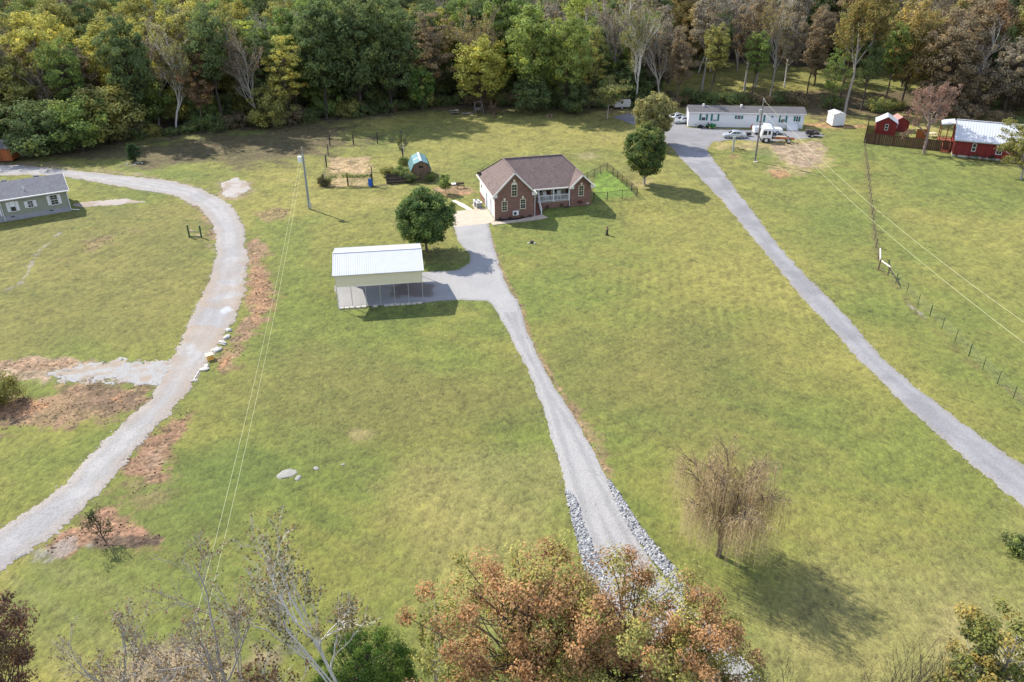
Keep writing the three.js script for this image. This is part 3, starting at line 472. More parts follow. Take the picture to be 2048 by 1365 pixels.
// ---------------------------------------------------------------- the brick house
{
  const H = thing('brick_house', 'red brick house with steep brown shingle roof, two front gables and a white railed porch', 'house', [HX, T(HX, HZ), HZ], HROT);
  const P = (u, v, h) => V(u, h, -v), e = 3.5, top = 6.65;
  // walls
  const brick = mb();
  brick.slab([P(0.3, 0.3, -0.3), P(5.85, 0.3, -0.3), P(5.85, 0.3, 3.72), P(3.07, 0.3, 6.5), P(0.3, 0.3, 3.72)], V(0, 0, -0.2));
  brick.box(5.65, 5.85, -0.3, 3.7, -4.1, -0.5).box(0.3, 0.5, -0.3, 1.0, -10.4, -6.7).box(5.86, 11.7, 0.0, 1.32, -2.3, -2.1).box(11.7, 11.9, 0.0, 3.45, -4.1, -2.1);
  brick.slab([P(11.7, 1.9, 0.1), P(14.76, 1.9, 0.1), P(14.76, 1.9, 3.6), P(13.23, 1.9, 5.1), P(11.7, 1.9, 3.6)], V(0, 0, -0.2));
  brick.box(14.56, 14.76, 0.1, 3.45, -10.4, -2.1).box(0.5, 14.56, 0, 3.45, -10.4, -10.2);
  part(H, 'brick_wall', brick.geo(), M.brick);
  const sid = mb(); sid.box(0.3, 0.48, 2.35, 3.55, -6.7, -0.5).box(0.3, 0.48, 1.0, 3.55, -10.2, -6.7);
  for (const [a, b] of [[0.5, 0.75], [3.15, 3.45], [5.85, 6.7]]) sid.box(0.3, 0.48, -0.3, 2.35, -b, -a);
  part(H, 'side_wall', sid.geo(), M.white);
  part(H, 'porch_wall', mb().box(5.85, 11.7, 1.45, 3.5, -4.25, -4.1).geo(), M.beigeSiding);
  // roof: five slopes with thickness
  const r = mb(), dn = V(0, -0.14, 0);
  r.slab([P(0, 0, e), P(3.07, 0, top), P(3.07, 7, top), P(0, 10.8, e)], dn);
  r.slab([P(3.07, 0, top), P(6.15, 0, e), P(6.15, 1.85, e), P(3.07, 7, top)], dn);
  r.slab([P(6.15, 1.85, e), P(11.4, 1.85, e), P(13.23, 4.68, 5.23), P(11.73, 7, top), P(3.07, 7, top)], dn);
  r.slab([P(11.4, 1.3, e), P(11.4, 1.85, e), P(13.23, 4.68, 5.23), P(13.23, 1.3, 5.23)], dn);
  r.slab([P(13.23, 1.3, 5.23), P(13.23, 4.68, 5.23), P(15.06, 1.85, e), P(15.06, 1.3, e)], dn);
  r.slab([P(15.06, 1.85, e), P(15.06, 10.8, e), P(11.73, 7, top), P(13.23, 4.68, 5.23)], dn);
  r.slab([P(15.06, 10.8, e), P(0, 10.8, e), P(3.07, 7, top), P(11.73, 7, top)], dn);
  const roof = part(H, 'roof', r.geo(), M.roof);
  const caps = mb(); for (const [a, b] of [[P(3.07, 0, top), P(3.07, 7, top)], [P(3.07, 7, top), P(11.73, 7, top)], [P(13.23, 1.3, 5.23), P(13.23, 4.68, 5.23)], [P(0, 10.8, e), P(3.07, 7, top)], [P(11.73, 7, top), P(15.06, 10.8, e)], [P(11.73, 7, top), P(13.23, 4.68, 5.23)]]) caps.beam(a.clone().add(V(0, 0.02, 0)), b.clone().add(V(0, 0.02, 0)), 0.26, 0.05);
  part(roof, 'ridge_cap', caps.geo(), M.roof);
  for (const [u, v] of [[7.6, 8.2], [9.4, 8.4]]) part(roof, 'vent_pipe', mb().tube(P(u, v, 5), P(u, v, 6.35), 0.05).geo(), M.darkMetal);
  // trim: rake boards, gutters, cornice returns, downspouts
  const bo = (a, b, w = 0.2) => part(H, 'rake_board', mb().beam(a.clone().add(V(0, -0.1, 0)), b.clone().add(V(0, -0.1, 0)), 0.05, w).geo(), M.trim);
  for (const [ul, um, ur, v, tp] of [[-0.02, 3.07, 6.17, -0.03, top], [11.38, 13.23, 15.08, 1.27, 5.23]]) { bo(P(ul, v, e), P(um, v, tp)); bo(P(um, v, tp), P(ur, v, e)); }
  for (const [a, b] of [[P(-0.06, 0, e), P(-0.06, 10.8, e)], [P(6.22, 0.05, e), P(6.22, 1.7, e)], [P(6.3, 1.78, e), P(11.3, 1.78, e)], [P(15.12, 1.3, e), P(15.12, 10.8, e)]]) part(H, 'gutter', mb().beam(a.add(V(0, -0.1, 0)), b.add(V(0, -0.1, 0)), 0.13, 0.14).geo(), M.trim);
  for (const [u0, u1, v] of [[0.02, 0.62, 0.02], [5.53, 6.13, 0.02], [11.42, 11.98, 1.32], [14.48, 15.04, 1.32]]) {
    const inner = u0 < 1 || (u0 > 11 && u0 < 12) ? u0 : u1, outer = inner === u0 ? u1 : u0;
    part(H, 'cornice_return', mb().slab([P(inner, v, e - 0.24), P(outer, v, e - 0.24), P(outer, v, e + 0.26), P(inner, v, e - 0.02)].sort(() => 0), V(0, 0, -0.26)).geo(), M.trim);
  }
  for (const [u, v] of [[5.98, 0.22], [11.58, 1.98]]) part(H, 'downspout', mb().beam(P(u, v, 0.1), P(u, v, e - 0.2), 0.09, 0.07).geo(), M.trim);
  // windows
  windowOn(H, wallFront(1.68, 1.3, -0.298), 0.66, 1.28, { rows: 4, keystone: 1.42 });
  windowOn(H, wallFront(4.28, 1.42, -0.298), 0.66, 1.28, { rows: 4, keystone: 1.42 });
  windowOn(H, wallFront(3.05, 3.3, -0.298), 0.68, 1.55, { rows: 4, keystone: 1.95, arch: true });
  windowOn(H, wallFront(13.24, 2.02, -1.898), 0.66, 1.42, { rows: 4, keystone: 1.56 });
  for (const u of [7.75, 10.0]) windowOn(H, wallFront(u, 2.15, -4.098), 0.62, 1.05, { frame: M.trim, cols: 1, rows: 2, glass: M.darkGlass });
  windowOn(H, wallTurn(0.298, 1.9, -8.9, -Math.PI / 2), 0.5, 0.6, { frame: M.trim, cols: 1, rows: 1, glass: M.darkGlass });
  const dr = part(H, 'front_door', mb().box(8.55, 9.4, 1.46, 3.4, -4.098, -4.04).geo(), M.brownWood); part(dr, 'handle', mb().box(8.62, 8.66, 2.4, 2.55, -4.04, -4.0).geo(), M.galv);
  for (const [a, b] of [[0.75, 3.15], [3.45, 5.85]]) { const d = mb(); for (let k = 0; k < 4; k++) d.box(0.42, 0.46, k * 0.585, k * 0.585 + 0.56, -b + 0.04, -a - 0.04); part(H, 'garage_door', d.geo(), M.doorWhite); }
  part(H, 'side_door', mb().box(0.26, 0.3, 0.05, 2.1, -6.55, -5.98).geo(), M.doorWhite);
  // porch
  part(H, 'porch_deck', mb().box(5.86, 11.7, 1.33, 1.45, -4.1, -2.08).geo(), M.conc);
  const cei = mb().box(5.9, 11.65, 3.2, 3.34, -2.12, -1.98); part(H, 'porch_beam', cei.geo(), M.white);
  for (const u of [7.02, 9.2, 11.5]) part(H, 'porch_column', mb().cb(u, 1.45, -2.06, 0.14, 1.76, 0.14).cb(u, 1.45, -2.06, 0.2, 0.16, 0.2).cb(u, 3.1, -2.06, 0.2, 0.1, 0.2).geo(), M.white);
  for (const [a, b] of [[7.09, 9.13], [9.27, 11.43]]) {
    const rail = part(H, 'porch_rail', mb().box(a, b, 2.32, 2.4, -2.1, -2.03).box(a, b, 1.55, 1.61, -2.09, -2.04).geo(), M.white);
    const n = 15, bal = mb(); for (let k = 0; k < n; k++) { const u = lerp(a, b, (k + 0.5) / n); bal.box(u - 0.017, u + 0.017, 1.61, 2.32, -2.08, -2.05); } part(rail, 'balusters', bal.geo(), M.white);
  }
  for (let k = 0; k < 8; k++) part(H, 'step', mb().box(5.87, 6.95, -0.2, 0.18 * (k + 1), -(0.45 + k * 0.22) - 0.22, -(0.45 + k * 0.22)).geo(), M.brickEdge);
  const sr = mb(); sr.beam(P(7.02, 2.05, 2.36), P(7.02, 0.5, 1.12), 0.07, 0.09).beam(P(7.02, 2.05, 1.62), P(7.02, 0.5, 0.36), 0.05, 0.06).cb(7.02, -0.1, -0.46, 0.11, 1.3, 0.11);
  const stair = part(H, 'stair_rail', sr.geo(), M.white); const sb = mb(); for (let k = 1; k < 11; k++) { const v = lerp(2.05, 0.5, k / 11), h = lerp(2.36, 1.12, k / 11); sb.box(7.0, 7.04, h - 0.76, h, -v - 0.017, -v + 0.017); } part(stair, 'balusters', sb.geo(), M.white);
  const pl = part(H, 'vent_grille', mb().box(14.1, 14.5, 0.72, 0.84, -1.9, -1.885).geo(), M.trim);
  // things round the house
  const hp = (u, v, y) => { const [x, z] = hw(u, v); return [x, y ?? T(x, z), z]; };
  const ms = thing('wall_air_conditioner', 'small white heat pump unit fixed low on the brick garage front', 'air conditioner', hp(3.2, 0.28, 0.55), HROT);
  part(ms, 'casing', mb().box(-0.4, 0.4, 0, 0.58, 0.02, 0.32).geo(), M.white);
  const fan = part(ms, 'fan_grille', mb().tube(V(-0.1, 0.29, 0.32), V(-0.1, 0.29, 0.335), 0.22, 0.22, 16).geo(), M.darkMetal); for (const x of [-0.35, 0.3]) part(ms, 'bracket', mb().box(x, x + 0.05, -0.08, 0, 0.0, 0.32).geo(), M.darkMetal); part(ms, 'pipe', mb().tube(V(0.43, 0.2, 0.08), V(0.52, 0.75, 0.03), 0.03).geo(), M.white);
  for (const [u, v, dark] of [[-0.95, 6.9, 0], [-0.75, 5.95, 1]]) {
    const a = thing('air_conditioner', dark ? 'boxy grey air conditioner beside garage doors with dark open front' : 'pale grey air conditioner standing further back along the white side wall', 'air conditioner', hp(u, v), HROT);
    part(a, 'casing', mb().cb(0, 0.06, 0, 0.75, 0.75, 0.75).geo(), dark ? M.darkMetal : M.galv); part(a, 'lid', mb().cb(0, 0.812, 0, 0.8, 0.05, 0.8).geo(), M.white); part(a, 'fan', mb().tube(V(0, 0.865, 0), V(0, 0.885, 0), 0.28, 0.28, 14).geo(), M.darkMetal);
    const sl = mb(); for (let k = 0; k < 6; k++) for (const s of [-1, 1]) sl.cb(s * 0.385, 0.13 + k * 0.11, 0, 0.02, 0.04, 0.7).cb(0, 0.13 + k * 0.11, s * 0.385, 0.7, 0.04, 0.02); part(a, 'louvres', sl.geo(), M.galv);
  }
  { const [x, z] = hw(-0.85, 6.4); const a = along(hw(-1.6, 5.3), hw(-1.6, 7.6)); struct('equipment_pad', mb().slab([hw(-1.5, 5.4), hw(-0.2, 5.4), hw(-0.2, 7.5), hw(-1.5, 7.5)].map(([p, q]) => V(p, T(p, q) + 0.06, q)), V(0, -0.2, 0)).geo(), M.conc); }
  const dish = thing('satellite_dish', 'dark satellite dish on the back left eave of the brick house', 'satellite dish', hp(0.15, 9.6, 3.6), HROT + 2.4);
  part(dish, 'reflector', new THREE.SphereGeometry(0.55, 14, 6, 0, 6.283, 0, 0.75).rotateX(-2.2).translate(0, 0.55, 0.3), M.darkMetal); part(dish, 'mast', mb().tube(V(0, -0.2, 0), V(0, 0.5, 0), 0.035).geo(), M.darkMetal); part(dish, 'feed_arm', mb().tube(V(0, 0.3, 0), V(0, 0.35, 0.6), 0.02).geo(), M.darkMetal);
  for (const [u, tu, txt] of [[8.35, 0.3, 'left white rocking chair on the brick house porch, nearer the steps'], [10.3, -0.2, 'right white rocking chair on the porch, nearer the right gable']]) {
    const c = thing('rocking_chair', txt, 'chair', hp(u, 2.9, 1.45 + T(HX, HZ)), HROT + tu, 'white chairs on the porch');
    part(c, 'seat', mb().cb(0, 0.4, 0, 0.55, 0.05, 0.5).geo(), M.white); part(c, 'backrest', mb().slab([V(-0.27, 0.45, -0.23), V(0.27, 0.45, -0.23), V(0.27, 1.1, -0.4), V(-0.27, 1.1, -0.4)], V(0, 0, -0.04)).geo(), M.white);
    for (const s of [-1, 1]) { part(c, 'rocker', mb().beam(V(s * 0.25, 0.04, 0.4), V(s * 0.25, 0.04, -0.45), 0.05).geo(), M.white); part(c, 'armrest', mb().box(s * 0.3 - 0.04, s * 0.3 + 0.04, 0.62, 0.66, -0.3, 0.28).geo(), M.white); part(c, 'leg', mb().cb(s * 0.25, 0.06, 0.22, 0.05, 0.56, 0.05).geo(), M.white); part(c, 'leg', mb().cb(s * 0.25, 0.06, -0.2, 0.05, 0.4, 0.05).geo(), M.white); }
  }
  const pot = thing('flower_planter', 'dark planter with reddish flowers below the right gable window', 'planter', hp(13.1, 1.68, 0.95), HROT);
  part(pot, 'basket', mb().slab([V(-0.24, 0, 0.18), V(0.24, 0, 0.18), V(0.34, 0.26, 0.18), V(-0.34, 0.26, 0.18)], V(0, 0, -0.36)).geo(), M.darkWood); { const f = mb(), r2 = rng(5); for (let k = 0; k < 110; k++) { const a = r2() * 6.28, q = r2() * 0.34; f.cb(Math.cos(a) * q, 0.18 + r2() * 0.1, Math.sin(a) * q * 0.5, 0.07, 0.07, 0.07); } part(pot, 'flowers', f.geo(), std(V3(0.22, 0.03, 0.03), 0.8)); }
  // paved ground at the house
  const flat = (pts, lift) => mb().slab(pts.map(([x, z]) => V(x, T(x, z) + lift, z)), V(0, -0.25, 0)).geo();
  const slab = struct('concrete_pad', flat([spot(904, 455), spot(977, 447.5), hw(0.28, 0.1), hw(0.28, 5.6), spot(906, 423.5)], 0.055), M.conc);
  struct('footpath', flat([hw(-0.4, -1.55), hw(-0.55, -0.2), hw(0.3, -0.25), hw(5.8, -0.1), hw(5.8, 0.4), hw(7.1, 0.45), hw(7.6, -0.9), hw(3.5, -1.25)], 0.05), M.conc);
  struct('garden_path', flat([spot(903, 402), spot(910, 400.5), spot(928, 408), spot(945, 419), spot(934, 420), spot(921, 410.5)], 0.045), M.concWhite);
  struct('planting_bed', flat([hw(0.45, -0.36), hw(5.75, -0.26), hw(5.75, 0.28), hw(0.45, 0.28)], 0.10), M.mulch);
  struct('planting_bed', flat([hw(7.2, 1.5), hw(11.6, 1.6), hw(11.6, 2.05), hw(7.2, 2.05)], 0.06), M.mulch);
}
// ---------------------------------------------------------------- carport
{
  const p0 = [-18.70, -77.05], dir = along(p0, [-9.70, -78.46]), L = 9.1, D = 7.3, e = 3.95, rz = 4.95;
  const C = thing('carport', 'tall open white metal carport with cream upper panel on the main driveway', 'carport', dir.pos, dir.turn);
  for (const [za, zb, nm] of [[0.3, -D / 2, 'front_roof_slope'], [-D - 0.3, -D / 2, 'back_roof_slope']]) {
    const b = mb(), y0 = e, y1 = rz, n = 41, w = (L + 0.5) / n;
    b.slab(za > zb ? [V(-0.25, y0, za), V(L + 0.25, y0, za), V(L + 0.25, y1, zb), V(-0.25, y1, zb)] : [V(L + 0.25, y0, za), V(-0.25, y0, za), V(-0.25, y1, zb), V(L + 0.25, y1, zb)], V(0, -0.04, 0));
    for (let k = 0; k <= n; k++) b.beam(V(-0.23 + k * (L + 0.46) / n, y0 + 0.012, za), V(-0.23 + k * (L + 0.46) / n, y1 + 0.012, zb), 0.07, 0.07);
    part(C, nm, b.geo(), M.metalRoof);
  }
  part(C, 'ridge_cap', mb().beam(V(-0.26, rz + 0.03, -D / 2), V(L + 0.26, rz + 0.03, -D / 2), 0.3, 0.03).geo(), M.metalRoof);
  const pan = mb(), N = 6, hP = 1.38; for (let k = 0; k < N; k++) { const y = e - 0.04 - hP + k * hP / N; pan.slab([V(0, y, 0.075), V(L, y, 0.075), V(L, y + hP / N, 0.035), V(0, y + hP / N, 0.035)], V(0, 0, -0.02)); }
  part(C, 'front_panel', pan.geo(), M.panel);
  const back = mb(); for (let k = 0; k < N; k++) { const y = e - 0.04 - hP + k * hP / N; back.slab([V(0, y, -D - 0.035), V(L, y, -D - 0.035), V(L, y + hP / N, -D - 0.035), V(0, y + hP / N, -D - 0.035)], V(0, 0, -0.03)); }
  part(C, 'back_panel', back.geo(), M.panel);
  for (const x of [0, 1.52, 3.03, 4.55, 6.07, 7.58, L]) {
    for (const z of [0, -D]) if (z === 0 || x === 0 || x === L || x === 4.55) part(C, 'post', mb().cb(x, -0.2, z, 0.065, 4.1, 0.065).geo(), M.galv);
    part(C, 'roof_truss', mb().beam(V(x, e - 0.08, 0), V(x, rz - 0.08, -D / 2), 0.06).beam(V(x, rz - 0.08, -D / 2), V(x, e - 0.08, -D), 0.06).geo(), M.galv);
  }
  for (const z of [0, -D]) part(C, 'base_rail', mb().beam(V(0, 0.12, z), V(L, 0.12, z), 0.06).geo(), M.galv);
  const bl = rng(21); for (let k = 0; k < 15; k++) if (k !== 7 && k !== 5) part(C, 'foot_block', mb().cb(0.3 + k * 0.6, -0.02, 0.16 + bl() * 0.05, 0.5, 0.15 + bl() * 0.05, 0.2).geo(), M.concWhite);
}
// ---------------------------------------------------------------- grey green home on the left
{
  const R0 = spot(142.5, 422), L0 = [R0[0] - 12.4, R0[1] + 7.95], a = along(L0, R0), W = a.len, D = 7.6, G = thing('green_home', 'sage green single storey home with grey roof and white shutters by the left gravel road', 'house', a.pos, a.turn);
  part(G, 'foundation', mb().box(0, W, -0.2, 0.75, -D, 0).geo(), M.block);
  const w = mb(); const nS = 16, h0 = 0.75, h1 = 3.1; for (let k = 0; k < nS; k++) { const y = h0 + k * (h1 - h0) / nS, y2 = h0 + (k + 1) * (h1 - h0) / nS; w.slab([V(0, y, 0.03), V(W, y, 0.03), V(W, y2, 0.012), V(0, y2, 0.012)], V(0, 0, -0.1)); w.slab([V(W + 0.03, y, 0.012), V(W + 0.03, y, -D), V(W + 0.012, y2, -D), V(W + 0.012, y2, 0.012)], V(-0.1, 0, 0)); }
  w.box(0, W - 0.1, h0, h1, -D, -D + 0.1).slab([V(W - 0.02, h1, 0), V(W - 0.02, h1, -D), V(W - 0.02, h1 + 1.2, -D / 2)], V(-0.1, 0, 0)); part(G, 'siding_wall', w.geo(), M.sidingGreen);
  const r = mb(); r.slab([V(-0.3, h1 + 0.02, 0.35), V(W + 0.35, h1 + 0.02, 0.35), V(W + 0.35, h1 + 1.4, -D / 2), V(-0.3, h1 + 1.4, -D / 2)], V(0, -0.1, 0)).slab([V(W + 0.35, h1 + 0.02, -D - 0.35), V(-0.3, h1 + 0.02, -D - 0.35), V(-0.3, h1 + 1.4, -D / 2), V(W + 0.35, h1 + 1.4, -D / 2)], V(0, -0.1, 0));
  const roof = part(G, 'roof', r.geo(), M.roofGrey); part(roof, 'vent_pipe', mb().tube(V(W - 5.0, h1 + 0.5, -1.3), V(W - 5.0, h1 + 0.95, -1.3), 0.06).geo(), M.white); for (const x of [3, 7]) part(roof, 'vent_box', mb().cb(W - x, h1 + 1.2, -D / 2 - 0.4, 0.7, 0.3, 0.5).geo(), M.roofGrey);
  part(G, 'gutter', mb().box(-0.3, W + 0.38, h1 - 0.1, h1 + 0.04, 0.36, 0.48).geo(), M.white); part(G, 'rake_board', mb().beam(V(W + 0.37, h1, 0.35), V(W + 0.37, h1 + 1.36, -D / 2), 0.03, 0.16).geo(), M.white);
  part(G, 'corner_board', mb().box(W - 0.06, W + 0.05, h0, h1, 0.032, 0.055).geo(), M.white);
  part(G, 'downspout', mb().beam(V(W - 0.02, h1 - 0.1, 0.12), V(W - 0.02, 0.3, 0.12), 0.1, 0.08).beam(V(W - 0.02, 0.3, 0.12), V(W + 1.0, 0.06, 0.15), 0.1, 0.08).geo(), M.white); part(G, 'downspout', mb().beam(V(W - 8.2, h1 - 0.1, 0.14), V(W - 8.2, 0.1, 0.14), 0.1, 0.08).box(W - 8.55, W - 8.35, h0 + 0.1, h1 - 0.1, 0.032, 0.1).geo(), M.white);
  windowOn(G, wallFront(W - 1.75, 1.35, 0.034), 0.85, 1.3, { frame: M.white, rows: 4, shutters: M.white }); windowOn(G, wallFront(W - 4.7, 1.5, 0.034), 0.6, 0.85, { frame: M.white, rows: 4, shutters: M.white }); windowOn(G, wallFront(W - 6.85, 1.3, 0.034), 0.6, 1.3, { frame: M.white, cols: 1, rows: 2, shutters: M.white, blind: 0.5 }); windowOn(G, wallFront(W - 10.4, 1.35, 0.034), 0.85, 1.3, { frame: M.white, rows: 4, shutters: M.white });
  for (const x of [2.4, 7.2]) part(G, 'vent_grille', mb().box(W - x - 0.25, W - x + 0.25, 0.48, 0.62, 0, 0.012).geo(), M.darkMetal);
}
// ---------------------------------------------------------------- sheds and barns: gable box with plank walls
function shedBox(o, w, d, h, rise, wallM, roofM, over = 0.2) {
  part(o, 'wall', mb().box(0, w, -0.1, h, -d, -d + 0.08).box(0, 0.08, -0.1, h, -d + 0.08, -0.08).box(w - 0.08, w, -0.1, h, -d + 0.08, -0.08).slab([V(0, -0.1, 0), V(w, -0.1, 0), V(w, h, 0), V(w / 2, h + rise, 0), V(0, h, 0)], V(0, 0, -0.08)).slab([V(0, h, -d), V(w, h, -d), V(w / 2, h + rise, -d)].reverse(), V(0, 0, 0.08)).geo(), wallM);
  const k = rise / (w / 2), r = mb(); r.slab([V(-over, h - over * k + 0.06, over), V(w / 2, h + rise + 0.06, over), V(w / 2, h + rise + 0.06, -d - over), V(-over, h - over * k + 0.06, -d - over)], V(0, -0.07, 0)).slab([V(w / 2, h + rise + 0.06, over), V(w + over, h - over * k + 0.06, over), V(w + over, h - over * k + 0.06, -d - over), V(w / 2, h + rise + 0.06, -d - over)], V(0, -0.07, 0));
  return part(o, 'roof', r.geo(), roofM);
}
{ // orange shed at the left edge
  const R = spot(26, 325), a = along([R[0] - 4, R[1] + 0.5], R), o = thing('garden_shed', 'orange wooden shed with grey brown roof at the left edge of the woods', 'shed', a.pos, a.turn), W = a.len;
  part(o, 'wall', mb().box(0, W, 0.3, 2.5, -3, 0).slab([V(W, 2.5, 0), V(W, 2.5, -3), V(W, 3.3, -1.5)], V(-0.1, 0, 0)).geo(), M.orangeWood);
  part(o, 'roof', mb().slab([V(-0.2, 2.42, 0.25), V(W + 0.2, 2.42, 0.25), V(W + 0.2, 3.35, -1.1), V(-0.2, 3.35, -1.1)], V(0, -0.09, 0)).slab([V(-0.2, 3.35, -1.1), V(W + 0.2, 3.35, -1.1), V(W + 0.2, 3.5, -1.6), V(-0.2, 3.5, -1.6)], V(0, -0.09, 0)).slab([V(-0.2, 3.5, -1.6), V(W + 0.2, 3.5, -1.6), V(W + 0.2, 2.4, -3.2), V(-0.2, 2.4, -3.2)], V(0, -0.09, 0)).geo(), M.roofDark);
  part(o, 'skid', mb().box(0, W, 0.0, 0.3, -0.35, -0.15).geo(), M.darkWood); part(o, 'door_frame', mb().beam(V(W - 1.7, 0.4, 0.02), V(W - 1.7, 2.3, 0.02), 0.1, 0.03).beam(V(W - 1.7, 0.4, 0.022), V(W - 2.6, 1.4, 0.022), 0.1, 0.03).geo(), M.darkWood);
  for (const x of [0.3, 2.2, W - 0.3]) part(o, 'foot_block', mb().cb(x, -0.1, -0.25, 0.3, 0.12, 0.3).geo(), M.block);
}
{ // little barn with teal roof
  const a = along([-15.84, -122.65], [-12.74, -123.26]), o = thing('small_barn', 'weathered wood mini barn with rounded teal metal roof beside the garden', 'barn', a.pos, a.turn), w = 3.1, d = 4.6, h = 1.75;
  const G = [[0, h], [0.42, h + 0.85], [w / 2, h + 1.35], [w - 0.42, h + 0.85], [w, h]];
  part(o, 'wall', mb().slab([V(0, -0.1, 0), V(w, -0.1, 0), ...[...G].reverse().map(([x, y]) => V(x, y, 0))], V(0, 0, -0.1)).box(0, 0.1, -0.1, h, -d, -0.1).box(w - 0.1, w, -0.1, h, -d, -0.1).slab([V(w, -0.1, -d), V(0, -0.1, -d), ...G.map(([x, y]) => V(x, y, -d))], V(0, 0, 0.1)).geo(), M.oldWood);
  const rf = mb(), rb = mb(), O = [[-0.15, h - 0.3], ...G.slice(1, 4).map(([x, y]) => [x, y + 0.05]), [w + 0.15, h - 0.3]];
  for (let i = 0; i < 4; i++) { const [x0, y0] = O[i], [x1, y1] = O[i + 1]; rf.slab([V(x0, y0, 0.2), V(x1, y1, 0.2), V(x1, y1, -d - 0.2), V(x0, y0, -d - 0.2)], V(0, -0.05, 0)); for (let k = 0; k <= 16; k++) rb.beam(V(x0, y0 + 0.01, 0.15 - k * (d + 0.3) / 16), V(x1, y1 + 0.01, 0.15 - k * (d + 0.3) / 16), 0.03); }
  const roof = part(o, 'roof', rf.geo(), M.tealRoof); part(roof, 'roof_ribs', rb.geo(), M.tealRoof); part(roof, 'ridge_cap', mb().beam(V(w / 2, h + 1.43, 0.22), V(w / 2, h + 1.43, -d - 0.22), 0.34, 0.03).geo(), M.metalRoof); part(roof, 'skylight', mb().slab([V(0.5, h + 0.97, -1.8), V(1.4, h + 1.36, -1.8), V(1.4, h + 1.36, -2.15), V(0.5, h + 0.97, -2.15)], V(0, -0.02, 0)).geo(), M.metalRoof);
  const dr = part(o, 'door', mb().box(w / 2 - 0.55, w / 2 + 0.55, 0, 1.9, 0.002, 0.04).geo(), M.oldWood); part(dr, 'door_brace', mb().beam(V(w / 2 - 0.5, 0.1, 0.055), V(w / 2 + 0.5, 1.8, 0.055), 0.1, 0.03).geo(), M.darkWood);
  part(o, 'window', mb().box(w / 2 - 0.35, w / 2 + 0.35, 1.95, 2.3, 0.002, 0.03).geo(), M.darkGlass);
}
{ // planter bed of dark boards beside the barn
  const a = along([-19.56, -121.03], [-16.3, -121.68]), o = thing('compost_bin', 'low dark boarded bin in front of the bushes beside the small barn', 'compost bin', a.pos, a.turn), W = a.len;
  for (let k = 0; k < 5; k++) for (const [z, n] of [[0, 'board'], [-1.6, 'board']]) part(o, n, mb().box(0, W, 0.02 + k * 0.2, 0.19 + k * 0.2, z - 0.04, z).geo(), k === 1 && z === 0 ? M.oldWood : M.darkWood);
  for (const x of [0, W / 2, W]) for (const z of [-0.08, -1.6]) part(o, 'post', mb().cb(x, 0, z + 0.02, 0.1, 1.15, 0.1).geo(), M.darkWood);
  for (let k = 0; k < 5; k++) for (const x of [0, W]) part(o, 'board', mb().box(x - 0.02, x + 0.02, 0.02 + k * 0.2, 0.19 + k * 0.2, -1.56, -0.09).geo(), M.darkWood);
  part(o, 'soil', mb().box(0.05, W - 0.05, 0, 0.6, -1.55, -0.1).geo(), M.soil);
}
